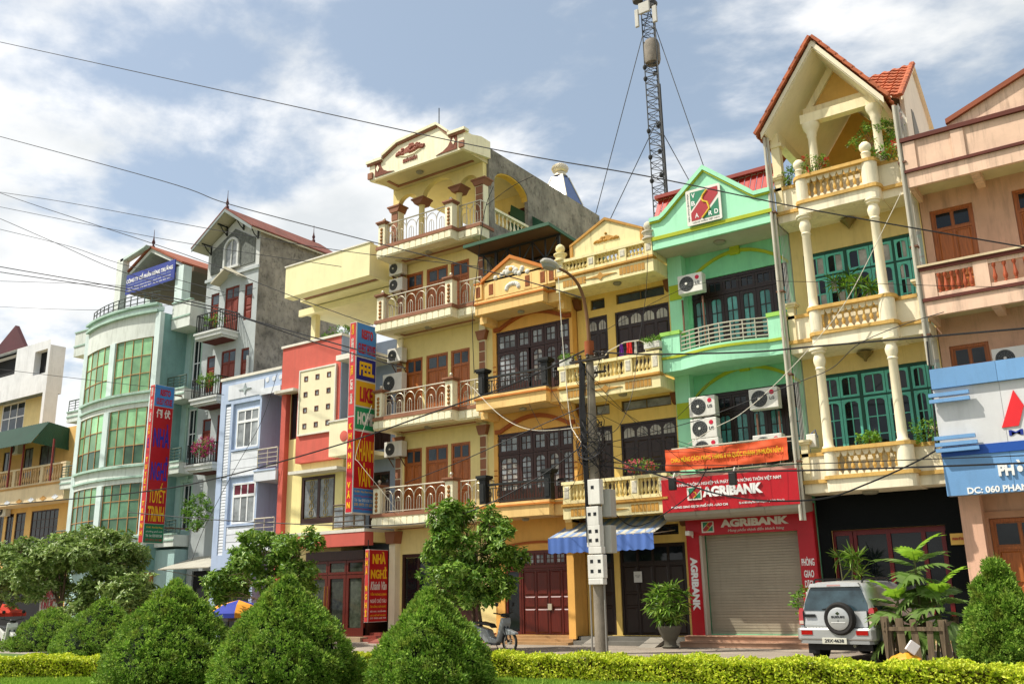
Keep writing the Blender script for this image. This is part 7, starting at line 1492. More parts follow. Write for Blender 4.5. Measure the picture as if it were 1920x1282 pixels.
lm = {'mid': leafmat('tree_leaf', ('3f621c', '5c8428', '7aa036', '9cb654', '4c7222'), .28, .42), 'olive': leafmat('tree_leaf_olive', ('546e2c', '76943e', '9eb462', '627e36', 'b2c07a'), .25, .42), 'bright': leafmat('tree_leaf_bright', ('3f6a1a', '5f8f28', '86ae3a', '4c7a20'), .3, .45)}
def tree(label, x, y, lobes, trunk_top, mk='mid', n=420, leaf=(.13, .21), seed=1, per=10, stems=1, tr=.09):
    """Broad-leaved street tree: stem, limbs to each lobe, leaves set in rosettes through the crown volume. lobes: (dx, dy, z, rx, rz)."""
    rg = np.random.default_rng(seed); t = thing('street_tree', label, 'tree', (x, y, 0), 'trees along the pavement'); q = MB()
    for s_ in range(stems):
        ox = (s_-(stems-1)/2)*.28; q.tube([(x+ox, y, -.02), (x+ox+.04, y+.02, trunk_top*.5), (x+ox*.6-.02, y, trunk_top)], [tr*1.15, tr*.95, tr*.75], 8)
    for dx, dy, z, rx, rz in lobes:
        e = (x+dx*.8, y+dy*.8, z); m_ = (x+dx*.35, y+dy*.35, trunk_top+(z-trunk_top)*.55); q.tube([(x, y, trunk_top*.85), m_, e], [tr*.6, tr*.4, tr*.15], 6)
        for k in range(7): d = rg.normal(size=3); d /= np.linalg.norm(d); q.tube([m_ if k % 2 else e, (e[0]+d[0]*rx*.8, e[1]+d[1]*rx*.8, e[2]+d[2]*rz*.8)], [tr*.22, tr*.06], 5)
    q.build('trunk', bark, t); sub_ = []
    for dx, dy, z, rx, rz in lobes:
        for k in range(8): d = rg.normal(size=3); d /= np.linalg.norm(d); f = rg.uniform(.45, .85); sub_.append((dx+d[0]*rx*f, dy+d[1]*rx*f, z+d[2]*rz*f, rx*rg.uniform(.26, .44), rz*rg.uniform(.3, .48)))
    lobes = sub_; vol = np.array([l[3]**2*l[4] for l in lobes]); pk = rg.choice(len(lobes), n, p=vol/vol.sum()); C = np.empty((n, 3)); O = np.empty((n, 3))
    for i in range(n):
        dx, dy, z, rx, rz = lobes[pk[i]]; d = rg.normal(size=3); d /= np.linalg.norm(d); s_ = rg.uniform(.45, 1.0)**.6*(1+.14*math.sin(d[0]*5+i%3)); C[i] = (x+dx+d[0]*rx*s_, y+dy+d[1]*rx*s_, z+d[2]*rz*s_); O[i] = d
    ang = np.tile(np.linspace(0, 2*np.pi, per, endpoint=False), n)+np.repeat(rg.uniform(0, 6.28, n), per)+rg.normal(scale=.25, size=n*per); axis = O*.7+np.array([0, 0, .75])+rg.normal(scale=.35, size=(n, 3)); axis /= np.linalg.norm(axis, axis=1, keepdims=True)
    e1 = np.cross(axis, rnd(n)); e1 /= np.linalg.norm(e1, axis=1, keepdims=True); e2 = np.cross(axis, e1); AX = np.repeat(axis, per, 0); D = np.repeat(e1, per, 0)*np.cos(ang)[:, None]+np.repeat(e2, per, 0)*np.sin(ang)[:, None]+AX*rg.uniform(-.15, .7, (n*per, 1))
    P = np.repeat(C, per, 0)+AX*rg.uniform(-.07, .05, (n*per, 1))+rg.normal(scale=.02, size=(n*per, 3)); N = AX+rg.normal(scale=.22, size=(n*per, 3))
    L = rg.uniform(*leaf, n*per); leaf_object('crown', P, D, N, L, L*rg.uniform(.34, .5, n*per), lm[mk], t, kind='stuff'); return t
def lob(spec, Y, x):   # lobes given by photo place: (px, py, radius x, radius z, depth offset)
    out = []
    for px, py, rx, rz, dy in spec:
        a, z = S(px, py, Y+dy); out.append((a-x, dy, z, rx, rz))
    return out
xt = S(892, 1180, 22.6)[0]
tree('round street tree with two stems before the orange house', xt, 22.6, lob([(870, 1000, 1.25, .95, 0), (830, 1060, 1.0, .75, .1), (925, 1060, 1.05, .8, -.1), (880, 1085, 1.3, .7, -.2), (860, 960, .75, .55, .2), (925, 985, .7, .5, 0), (880, 1120, 1.1, .45, 0)], 22.6, xt), 1.5, 'mid', 1300, seed=11, stems=2, tr=.06)
xt = S(505, 1180, 22.6)[0]
tree('low spreading street tree before the red guest house', xt, 22.6, lob([(500, 1050, 1.5, .75, 0), (440, 1075, 1.1, .65, 0), (560, 1045, 1.1, .7, 0), (500, 1020, 1.2, .6, .2), (430, 1110, .9, .5, -.2), (545, 1100, 1.2, .5, 0), (590, 1010, .5, .35, .1)], 22.6, xt), 1.3, 'mid', 1400, seed=12, tr=.07)
xt = S(215, 1180, 23)[0]
tree('dense dark street tree before the curved glass bay', xt, 23.0, lob([(190, 1050, 1.9, 1.0, 0), (225, 1090, 1.7, 1.0, .3), (150, 1040, 1.6, .9, 0), (165, 1010, 1.3, .7, .3), (245, 1110, 1.2, .8, 0), (205, 1020, 1.4, .7, .2), (250, 1140, 1.0, .6, 0)], 23.0, xt), 1.4, 'olive', 1900, (.15, .25), 13)
xt = S(110, 1190, 22.5)[0]
tree('pale leaved street tree hanging over the shop doors', xt, 22.5, lob([(105, 1060, 1.6, .85, 0), (75, 1090, 1.2, .7, -.2), (130, 1030, 1.4, .7, 0), (95, 1110, 1.0, .55, 0), (150, 1120, 1.0, .6, -.3), (140, 1150, .9, .5, -.4)], 22.5, xt), 1.4, 'olive', 1150, (.15, .24), 14)
xt = S(-10, 1190, 23.0)[0]
tree('shadowed street tree above the red parasol', xt, 23.0, lob([(10, 1040, 1.8, .9, 0), (35, 1070, 1.4, .8, 0), (0, 1090, 1.6, .8, 0), (50, 1030, 1.2, .5, .5), (20, 1120, 1.2, .5, 0)], 23.0, xt), 1.5, 'olive', 1250, (.14, .23), 15)

def leafy(name, label, c, rx, rz, n, mk, leaf, seed, cat='plant', per=12, pot=None, flowers=None, group=None, dz=0.0, drop=0.0):
    """Balcony or pot plant: short stems and a leaf mass round c, optional blossoms and planter box (x0,x1,y0,y1,z0,z1)."""
    rg = np.random.default_rng(seed); t = thing(name, label, cat, (c[0], c[1], c[2]-rz), group)
    if pot: MB().box(*pot).build('planter', mat('planter_white', 'd4d2c6', .8, .08, .2), t, bevel=.02)
    q = MB()
    for k in range(6): d = rg.normal(size=3); q.tube([(c[0]+d[0]*.05, c[1], c[2]-rz), (c[0]+d[0]*rx*.4, c[1]+d[1]*.1, c[2]+abs(d[2])*rz*.4)], [.015, .006], 5)
    q.build('stem', bark, t); d = rg.normal(size=(n, 3)); d /= np.linalg.norm(d, axis=1, keepdims=True); s_ = rg.uniform(.3, 1, (n, 1))**.5; C = np.array(c)+d*s_*np.array([rx, min(rx, .35), rz]); C[:, 2] -= drop*rg.uniform(0, 1, n)*np.abs(d[:, 0])
    P = np.repeat(C, per, 0)+rg.normal(scale=.04, size=(n*per, 3)); D = rg.normal(size=(n*per, 3)); D[:, 2] = D[:, 2]*.6+.15; L = rg.uniform(*leaf, n*per)
    leaf_object('foliage', P, D, rg.normal(scale=.5, size=(n*per, 3))+np.array([0, -.3, .8]), L, L*.42, lm[mk], t, kind='stuff')
    if flowers:
        fm = leafmat('blossom_'+flowers[0], flowers[1], .3, .6); m_ = flowers[2]; F = np.array(c)+rnd(m_)*rg.uniform(.6, 1.05, (m_, 1))*np.array([rx, min(rx, .38), rz]); F[:, 1] -= .05
        P = np.repeat(F, 9, 0)+rg.normal(scale=.035, size=(m_*9, 3)); L = rg.uniform(.05, .085, m_*9); leaf_object('blossom', P, rg.normal(size=(m_*9, 3)), rg.normal(scale=.5, size=(m_*9, 3))+np.array([0, -.8, .4]), L, L*.8, fm, t, kind='stuff')
    return t
def lp(px, py, Y): return SP(px, py, Y)
leafy('flower_box', 'pink flowers spilling over the lower balustrade of the yellow house', lp(1202, 873, 26.0), .62, .22, 60, 'mid', (.05, .09), 21, 'flowers', flowers=('pink', ('b8465a', 'c87070', 'c83a4a'), 34))
leafy('flower_box', 'white box of green plants on the middle balustrade beside the green house', lp(1224, 638, 26.1), .34, .10, 40, 'bright', (.04, .07), 22, pot=(lp(1210, 650, 26.1)[0], lp(1240, 650, 26.1)[0], 25.98, 26.2, lp(1224, 654, 26.1)[2], lp(1224, 641, 26.1)[2]))
leafy('flower_box', 'white box of green plants on the middle balustrade beside the street pole', lp(1064, 670, 26.1), .3, .10, 36, 'bright', (.04, .07), 23, pot=(lp(1052, 685, 26.1)[0], lp(1076, 685, 26.1)[0], 25.98, 26.2, lp(1064, 687, 26.1)[2], lp(1064, 674, 26.1)[2]))
leafy('bougainvillea', 'magenta bougainvillea on the black railing of the grey house', lp(383, 838, 27.45), .8, .5, 70, 'mid', (.06, .1), 24, flowers=('magenta', ('9a1a5c', 'b82a70', 'c84a88'), 90), cat='flowers')
leafy('balcony_plant', 'tall leafy plants on the lowest balcony of the grey house', lp(370, 960, 27.4), 1.1, .9, 150, 'bright', (.09, .15), 25)
leafy('balcony_plant', 'young plants along the second balcony rail of the grey house', lp(390, 713, 27.5), .9, .35, 60, 'bright', (.06, .11), 26)
leafy('balcony_plant', 'thin plants on the topmost balcony of the grey house', lp(402, 600, 27.6), .8, .35, 30, 'bright', (.06, .11), 27)
leafy('roof_plant', 'roof garden greenery behind the coral red parapet', lp(640, 625, 27.0), 1.3, .32, 70, 'bright', (.08, .13), 28)
leafy('terrace_plant', 'dark shrub on the top terrace of the teal door house', lp(1640, 255, 26.6), .75, .5, 80, 'mid', (.07, .12), 29)
leafy('terrace_plant', 'red flowering plant in the left corner of the top terrace', lp(1525, 310, 26.2), .5, .28, 40, 'mid', (.06, .1), 30, flowers=('red', ('b02a1c', 'c84030'), 8))
leafy('terrace_plant', 'low plants hanging at the right corner of the top terrace', lp(1665, 285, 26.3), .5, .22, 40, 'bright', (.06, .1), 31, flowers=('red', ('b02a1c', 'c84030'), 5))
leafy('balcony_plant', 'trailing plant at the right end of the lowest teal door balcony', lp(1735, 805, 26.3), .5, .3, 50, 'bright', (.06, .1), 32, drop=.3)
leafy('balcony_plant', 'small spiky plant behind the lowest cream balustrade', lp(1630, 822, 26.4), .4, .16, 30, 'bright', (.08, .14), 33)
leafy('balcony_plant', 'plants at the left end of the top cream balustrade', lp(1480, 330, 26.4), .3, .3, 26, 'bright', (.06, .1), 34)

# ================================================================== street pole with lamp and meter boxes
def street_pole():
    X, Y = -13.12, 22.8; r = thing('street_pole', 'concrete street pole with curved lamp arm in front of the yellow house', 'street lamp', (X, Y, 0))
    MB().lathe((X, Y, -.02), [(.18, 0), (.165, 2.5), (.135, 5.5), (.105, 8.25), (.10, 8.3)], 16).build('pole', mat('pole_concrete', '857c6d', .95, .25, .5, .6, 2, gcol='2c2822'), r)
    q = MB(); q.lathe((X, Y, 8.2), [(.14, 0), (.14, .42)], 12); q.build('arm_sleeve', mat('rust_orange', '96502a', .9, .3, .3), r)
    tip = SX(1047, 503, X); e = Vector((X, tip[0], tip[1])); p0 = Vector((X, Y, 8.4)); pts = []
    for k in range(15):
        u = k/14; a = p0; b = Vector((X, Y, e.z-.25)); c = Vector((X, (Y+e.y)/2+.35, e.z+.05)); pts.append(((1-u)**3)*a+3*u*(1-u)**2*b+3*u*u*(1-u)*c+u**3*e)
    MB().tube(pts, [.055-.015*k/14 for k in range(15)], 8).build('lamp_arm', mat('rust_arm', '7d5a3c', .8, .25, .2), r)
    d = (pts[-1]-pts[-3]).normalized(); q = MB(); n = 12; ring = [(.0, .05), (.1, .10), (.3, .17), (.55, .19), (.75, .13), (.82, .05)]; sd = Vector((1, 0, 0)); up = sd.cross(d); vs = []; fs = []
    for s_, w in ring:
        for k in range(n): a = 2*math.pi*k/n; vs.append(tuple(e+d*s_+sd*w*math.cos(a)+up*(w*.62*math.sin(a))))
    for j in range(len(ring)-1):
        for k in range(n): fs.append((j*n+k, j*n+(k+1) % n, (j+1)*n+(k+1) % n, (j+1)*n+k))
    fs += [tuple(range(n-1, -1, -1)), tuple(range((len(ring)-1)*n, len(ring)*n))]; q.add(vs, fs, True); q.build('lamp_head', mat('lamp_head', 'b9b6aa', .4, .1, .1), r)
    m_ = e+d*.5-Vector((0, 0, .10)); MB().lathe(tuple(m_-Vector((0, 0, .08))), [(.05, 0), (.14, .03), (.17, .1)], 14, sy=1.6).build('lamp_lens', mat('lamp_lens', '9a9c98', .15, .1), r)
    q = MB(); q.bar((X-.6, Y-.12, 8.05), (X+.6, Y-.12, 8.05), .07); q.bar((X-.45, Y+.12, 7.7), (X+.45, Y+.12, 7.7), .06)
    q.build('cross_arm', mat('arm_dark', '3a342c', .8, .2), r)
    for k in range(5): x = X-.5+.25*k; MB().lathe((x, Y-.12, 8.08), [(.03, 0), (.055, .04), (.03, .08), (.05, .12), (.02, .16)], 8).build('insulator', mat('insulator', '4a4038', .4, .1), r)
    # wire tangle
    q = MB(); rg = random.Random(3)
    for k in range(34):
        z = rg.choice((5.0, 5.3, 5.6, 6.1, 7.9)); a = rg.uniform(0, 6.28); R = rg.uniform(.2, .42); q.tube([(X+R*math.cos(a+t*1.7), Y+R*math.sin(a+t*1.7)-.1, z+.35*math.sin(t*2+k)-.12*t) for t in np.linspace(0, 2.2, 9)], .011, 4)
    for k in range(9): x = X-.16-.03*rg.random(); q.tube([(x, Y-.1+.05*k-.2, 8.0), (x-.05, Y-.12+.05*k-.2, 6.4+.1*k), (x+.02, Y-.1+.04*k-.2, 4.4), (x+.05, Y-.15+.04*k-.2, 2.9+.2*k)], .014, 4)
    for k in range(16):
        fx = rg.uniform(-19, -8.6); fz = rg.choice((4.6, 5.6, 7.9, 8.8))+rg.uniform(-.3, .3); fy = rg.uniform(25.7, 26.0); p0 = Vector((X+rg.uniform(-.15, .15), Y-.1, rg.uniform(4.9, 8.0))); p1 = Vector((fx, fy, fz)); sg_ = rg.uniform(.15, .6)
        q.tube([p0+(p1-p0)*u-Vector((0, 0, sg_*4*u*(1-u))) for u in np.linspace(0, 1, 11)], .008, 4)
    for k in range(4): q.tube([(X+.30*math.cos(t)*(1+.1*k), Y-.3, 5.25+.12*k+.30*math.sin(t)) for t in np.linspace(0, 6.28, 17)], .012, 4)
    q.build('wire_tangle', mat('cable_black', '17171a', .6, .1, 0, 0), r, kind='stuff')
    # meter boxes strapped on
    mw = mat('meter_white', 'd3d1c8', .6, .08, .2); dk = mat('meter_dark', '1c1e20', .3, .1)
    boxes = [(1101, 1125, 899, 944, 1), (1097, 1123, 950, 984, 2), (1099, 1126, 985, 1024, 4), (1103, 1128, 1025, 1037, 0), (1101, 1132, 1040, 1083, 4), (1103, 1131, 1084, 1095, 0)]
    yb = Y-.32
    for a, b, c, d_, n in boxes:
        xa, z1 = S(a, c, yb); xb, z0 = S(b, d_, yb); o = MB().box(xa, xb, yb, Y-.1, z0, z1).build('meter_box', mw, r, bevel=.015)
        pos = {0: [], 1: [(.4, .68)], 2: [(.3, .6), (.72, .6)], 4: [(.27, .72), (.75, .72), (.27, .3), (.75, .3)]}[n]
        for u, v in pos: cx, cz = xa+(xb-xa)*u, z0+(z1-z0)*v; bit('meter_window', o, dk, cx-.045, cx+.045, yb-.006, yb+.01, cz-.045, cz+.045)
    for a, b, c, d_ in ((1131, 1150, 918, 968), (1133, 1151, 985, 1036)):
        xa, z1 = S(a, c, Y+.1); xb, z0 = S(b, d_, Y+.1); MB().box(max(xa, X+.12), xb, Y-.02, Y+.3, z0, z1).build('meter_box', mat('meter_grey', 'b3b2a8', .6, .08, .2), r, bevel=.015)
    for x in (X-.22, X+.22): MB().tube([(x, Y-.12, 0), (x, Y-.1, 2.1)], .028, 6).build('conduit', mat('conduit_grey', '85827a', .5, .1), r)
    bit('label_plate', r, mat('paper', 'cfcdc6'), *(lambda a, b: (a[0], b[0], yb-.004, yb, b[1], a[1]))(S(1105, 1086, yb), S(1125, 1094, yb)))
street_pole()

# ================================================================== overhead cables
def cable(label, pts, r=.016, colour='cable_black', group='overhead cables', name='cable'):
    """Hanging cable through surveyed points (photo x, photo y, distance Y), smoothed."""
    Q = [Vector(SP(a, b, y)) for a, b, y in pts]; out = []
    for i in range(len(Q)-1):
        p0, p1, p2, p3 = Q[max(i-1, 0)], Q[i], Q[i+1], Q[min(i+2, len(Q)-1)]
        for k in range(8): t = k/8; out.append(.5*((2*p1)+(p2-p0)*t+(2*p0-5*p1+4*p2-p3)*t*t+(3*p1-p0-3*p2+p3)*t**3))
    out.append(Q[-1]); o = MB().tube(out, r, 5).build(name, mat('cable_white', 'c9c3b2', .7, .1, 0, 0) if colour == 'w' else mat('cable_black', '17171a'), org=tuple(out[0]))
    return tag(o, label, 'cable', group)
P0 = (1098, 655)
cable('topmost long black cable slanting down across the open sky', [(-60, 66, 20), (480, 184, 20.6), (900, 275, 21), (1210, 330, 21.4), (1520, 393, 21.8), (1960, 470, 22.4)], .018)
cable('second long black cable crossing the sky above the grey gable', [(-60, 240, 21), (300, 338, 21.4), (430, 383, 21.6), (708, 456, 22), (960, 520, 22.4), (1098, 560, 22.7)], .018)
cable('thin cable passing just under the grey gable peak', [(-60, 352, 21), (115, 378, 21.2), (403, 431, 21.6), (640, 470, 22), (900, 500, 22.4)], .013)
cable('thin cable crossing in front of the roof sign peak', [(-60, 340, 21.5), (55, 381, 21.5), (281, 455, 21.8), (387, 492, 22), (560, 560, 22.3), (700, 610, 22.5)], .015)
cable('thin cable reaching the mint roof finial', [(-60, 376, 21.3), (0, 388, 21.3), (200, 428, 21.5), (380, 461, 21.7), (640, 500, 22.2)], .012)
cable('cable dropping across the left roof post', [(-60, 385, 21.6), (0, 410, 21.6), (110, 458, 21.7), (225, 508, 21.8), (400, 560, 22)], .015)
cable('cable meeting the blue roof sign at its lower corner', [(-60, 415, 21.4), (0, 430, 21.4), (130, 462, 21.5), (218, 492, 21.6), (420, 548, 21.9)], .013)
cable('thick upper cable of the bundle crossing the grey house', [(-60, 487, 22), (0, 500, 22), (234, 541, 22.1), (420, 580, 22.3), (477, 601, 22.4), (740, 675, 22.7)], .024)
cable('thick lower cable of the bundle crossing the grey house', [(-60, 498, 22.1), (0, 510, 22.1), (200, 540, 22.2), (420, 586, 22.4), (600, 645, 22.6), (760, 690, 22.8)], .022)
cable('nearly level thin cable left of the roof post', [(-60, 526, 22), (0, 527, 22), (200, 534, 22.1), (330, 545, 22.2)], .012)
cable('lowest thin cable across the cloud bank', [(-60, 570, 22), (0, 575, 22), (187, 581, 22.1), (330, 570, 22.2), (480, 540, 22.4)], .010)
cable('thin cable in front of the topmost green glass', [(-60, 685, 22.2), (25, 695, 22.2), (218, 718, 22.3), (420, 740, 22.5)], .012)
cable('heavy black cable swinging up from the hedge side to the street pole', [(-60, 955, 22.6), (0, 947, 22.6), (263, 922, 22.6), (420, 893, 22.6), (640, 832, 22.65), (800, 777, 22.7), (960, 720, 22.75), (1096, 657, 22.8)], .026)
cable('heavy black cable from the street pole past the cream balconies', [(1100, 657, 22.8), (1200, 664, 22.8), (1400, 660, 22.8), (1520, 650, 22.8), (1660, 638, 22.8), (1960, 612, 22.8)], .024)
cable('black service cable running above the bank sign', [(1118, 872, 22.8), (1240, 884, 22.8), (1480, 882, 22.8), (1700, 876, 22.8), (1960, 866, 22.8)], .022)
cable('second service cable running above the bank sign', [(1118, 864, 22.9), (1240, 872, 22.9), (1480, 870, 22.9), (1700, 862, 22.9), (1960, 852, 22.9)], .012)
cable('thick black cable sagging across the bank sign', [(1120, 840, 22.8), (1180, 872, 22.8), (1260, 898, 22.8), (1340, 924, 22.8), (1430, 938, 22.8), (1545, 934, 23.3), (1625, 907, 24.2), (1700, 874, 25.0), (1745, 850, 25.5), (1754, 835, 25.65), (1750, 760, 25.8), (1738, 640, 25.88)], .022)
cable('black cable from the pole to the roller shutter corner', [(1112, 905, 22.75), (1150, 960, 23.6), (1200, 985, 24.8), (1290, 930, 25.6), (1330, 870, 25.9)], .016)
cable('cable falling from the pole towards the guest house doors', [(1096, 832, 22.8), (1000, 900, 22.7), (860, 965, 22.6), (700, 985, 22.6), (420, 975, 22.6), (240, 960, 22.6)], .018)
cable('thin cable from the pole to the cream house second floor', [(1098, 760, 22.8), (980, 812, 22.8), (860, 866, 23), (760, 905, 25.9)], .015)
cable('black cable hanging down the corner of the tall cream house', [(925, 350, 25.9), (908, 400, 25.9), (893, 520, 25.9), (886, 600, 25.9), (889, 700, 25.9)], .014)
cable('black cable from the corner rail to the canopy edge', [(912, 385, 25.9), (960, 350, 26.2), (1000, 330, 26.4)], .012)
cable('pale rope hanging beside the street lamp', [(1047, 520, 24.8), (1055, 640, 24.8), (1068, 780, 24.5), (1078, 812, 24), (1104, 846, 23)], .014, 'w')
cable('pale rope drooping from the cream house to the pole', [(885, 725, 25.6), (940, 780, 24.8), (1000, 806, 24), (1094, 800, 23)], .010, 'w')
cable('pale cable slanting over the teal door house to the green units', [(1690, 360, 25.6), (1670, 402, 25.6), (1594, 552, 25.6), (1535, 633, 25.6), (1457, 717, 25.6), (1390, 775, 25.6), (1340, 802, 25.6), (1290, 832, 25.6)], .011, 'w')
cable('pale rope looping over the tall guest house sign', [(697, 760, 25.1), (668, 850, 25.1), (674, 868, 25.1), (720, 925, 25.3), (748, 962, 25.6)], .010, 'w')
cable('thin dark cable swaying down over the middle balustrade', [(1215, 475, 25.7), (1210, 560, 25.7), (1195, 660, 25.5), (1185, 740, 25), (1160, 800, 24), (1135, 815, 23)], .010)
cable('thin cable crossing the teal doors of the second floor', [(1770, 585, 25.4), (1690, 610, 25.4), (1610, 645, 25.4), (1560, 690, 25.5), (1500, 715, 25.6), (1420, 745, 25.6), (1300, 790, 25.7), (1140, 830, 23.6)], .012)
cable('thin cable across the second floor teal doors', [(1100, 640, 22.8), (1300, 535, 25), (1500, 528, 25.3), (1740, 535, 25.5), (1960, 540, 25.8)], .008)
cable('thin cable over the blue house front', [(520, 700, 25.9), (490, 790, 25.6), (440, 880, 25.2), (385, 985, 24.6), (360, 1050, 24)], .012)

# ================================================================== silver off-road car
def suv():
    c = (SG(1531, 1236)[0]+.84, 22.55); t = thing('parked_car', 'silver off-road car with rear spare wheel parked before the black granite entrance', 'car', (c[0], c[1], 0), rotz=rad(-7))
    pt = mat('silver_paint', 'b2b4b2', .3, .05, .12, 0, 1, metal=.35, coat=.5, gcol='8a8070'); bk = mat('black_plastic', '151617', .5, .1, 0, 0); gl = mat('car_glass', '31434a', .05, .45, 0, 0, 2.5, spec=.6); chrome = mat('chrome', 'c9c9c6', .12, .02, 0, 0, metal=1); redl = mat('tail_red', 'a30f12', .15, .15, 0, 0, 8, spec=.7, coat=.5); amb = mat('lamp_clear', 'c9b8a8', .2, .1, 0, 0)
    half = lambda w, zb, zbelt, zr, tw: [(0, zb), (w*.8, zb), (w*.95, zb+.07), (w, zb+.28), (w*.985, zbelt-.12), (w*.955, zbelt), (w*.93, zbelt+.03), (tw+.05, zr-.16), (tw-.03, zr-.04), (tw-.16, zr), (0, zr+.02)]
    st = [(-.80, .80, .50, 1.0, 1.0, .74), (-.78, .86, .44, 1.04, 1.04, .78), (-.70, .88, .42, 1.05, 1.05, .8)]
    def ring(y, w, zb, zbelt, zr, tw, lean=0.0):
        h = half(w, zb, zbelt, zr, tw); full = h+[(-x, z) for x, z in h[-2:0:-1]]; return [(x, y+lean*max(0, z-.8), z) for x, z in full]
    R = [ring(-.74, .83, .46, 1.06, 1.64, .60, .16), ring(-.68, .87, .42, 1.06, 1.69, .63, .14), ring(-.4, .885, .40, 1.06, 1.72, .65), ring(.4, .89, .38, 1.05, 1.735, .66), ring(1.3, .89, .38, 1.04, 1.72, .65), ring(1.75, .885, .38, 1.03, 1.64, .62), ring(2.35, .88, .38, 1.02, 1.10, .70), ring(3.1, .86, .40, .98, 1.02, .66), ring(3.32, .80, .46, .90, .92, .58)]
    n = len(R[0]); q = MB(); vs = [p for rg in R for p in rg]; fs = []
    for j in range(len(R)-1):
        for k in range(n): fs.append((j*n+k, (j+1)*n+k, (j+1)*n+(k+1) % n, j*n+(k+1) % n))
    q.add(vs, fs, True); q.add(R[0], [tuple(range(n))]); q.add(R[-1], [tuple(range(n-1, -1, -1))]); q.build('body', pt, t)
    yz = lambda z: -.745+.16*max(0, z-.8)
    def plate(name, m, poly, d=.02, par=None):
        q = MB(); f = [(x, yz(z)-d, z) for x, z in poly]; b = [(x, yz(z)+.02, z) for x, z in poly]; k = len(poly); q.add(f+b, [tuple(range(k)), tuple(range(2*k-1, k-1, -1))]+[(i, k+i, k+(i+1) % k, (i+1) % k) for i in range(k)]); return q.build(name, m, par or t)
    tg = plate('tailgate', pt, [(-.70, .74), (.70, .74), (.74, .80), (.72, 1.08), (-.72, 1.08), (-.74, .80)], .025)
    plate('rear_window', gl, [(-.74, 1.10), (.74, 1.10), (.72, 1.25), (.60, 1.56), (.56, 1.60), (-.56, 1.60), (-.60, 1.56), (-.72, 1.25)], .012)
    plate('spoiler', pt, [(-.60, 1.61), (.60, 1.61), (.55, 1.69), (-.55, 1.69)], .07); plate('brake_light', mat('brake_pink', 'b08a84', .2, .05), [(-.16, 1.625), (.16, 1.625), (.15, 1.66), (-.15, 1.66)], .078)
    MB().box(-.70, -.46, -.80, -.75, .965, 1.025).build('tailgate_handle', bk, tg)
    q = MB(); q.box(-.742, -.728, -.785, -.74, .76, 1.09); q.box(.728, .742, -.785, -.74, .76, 1.09); q.box(-.73, .73, -.784, -.74, .735, .748); q.build('panel_gap', bk, tg)
    for s_ in (-1, 1):
        q = MB(); P = [(s_*.72, .80), (s_*.86, .80), (s_*.868, 1.10), (s_*.84, 1.16), (s_*.76, 1.14), (s_*.745, 1.08)]; f = [(x, yz(z)-.02, z) for x, z in P]; b = [(x*1.02, yz(z)+.16, z) for x, z in P]; k = 6; fs = [tuple(range(k)), tuple(range(2*k-1, k-1, -1))]+[(i, k+i, k+(i+1) % k, (i+1) % k) for i in range(k)]; q.add(f+b, fs if s_ > 0 else [tuple(reversed(a)) for a in fs]); o = q.build('tail_light', redl, t)
        bit('lamp_lens', o, amb, s_*.75, s_*.845, yz(.85)-.03, yz(.85)-.01, .815, .885)
    q = MB(); pb = [(-.90, -.60), (-.89, -.80), (-.82, -.89), (.82, -.89), (.89, -.80), (.90, -.60)]; q.prism(pb, .47, .735, 'z'); bo = q.build('bumper', pt, t, bevel=.04); q = MB(); q.prism([(-.84, -.6), (-.83, -.8), (-.76, -.87), (.76, -.87), (.83, -.8), (.84, -.6)], .40, .47, 'z'); q.build('bumper_skirt', mat('bumper_grey', '8a8c8a', .4, .05), t)
    for s_ in (-1, 1): bit('reflector', bo, redl, s_*.50, s_*.76, -.905, -.88, .59, .68)
    pl = MB().box(-.28, .28, -.925, -.90, .40, .53).build('number_plate', mat('plate_white', 'c9c8b8', .5, .05), t, bevel=.006); ptxt = mat('plate_ink', '2a2c30', .5)
    def ltext(s, m, x0, x1, z0, z1, y, parent, bold=.03, shear=0): text(s, parent, m, x0, x1, z0, z1, y, bold=bold, th=.004, shear=shear)
    ltext('29X·4638', ptxt, -.22, .22, .43, .505, -.926, pl)
    # spare wheel with silver cover
    sx, sz = .16, .93; q = MB(); prof = [(.20, 0), (.30, .0), (.345, .02), (.355, .07), (.345, .13), (.31, .165), (.26, .16), (.235, .14)]; q.lathe((sx, -.80, sz), prof, 32, 'y'); w = q.build('spare_wheel', mat('tyre_rubber', '1e1c1a', .8, .1, 0, .3), t)
    MB().lathe((sx, -.94, sz), [(.245, 0), (.24, .03), (.20, .045), (.05, .05)], 28, 'y').build('wheel_cover', mat('silver_paint', 'b2b4b2'), w); ltext('SUZUKI', ptxt, sx-.15, sx+.15, sz+.02, sz+.065, -.992, w, .05); MB().lathe((sx, -.99, sz-.04), [(.015, 0), (.012, .006)], 8, 'y').build('lock', ptxt, w)
    MB().prism([(sx-.05, sz+.115), (sx, sz+.155), (sx+.05, sz+.115), (sx, sz+.075)], -.993, -.989).build('emblem', chrome, w); MB().box(sx-.16, sx+.16, -.996, -.985, sz-.085, sz-.07).build('cover_line', mat('cover_white', 'd8d8d4', .4), w)
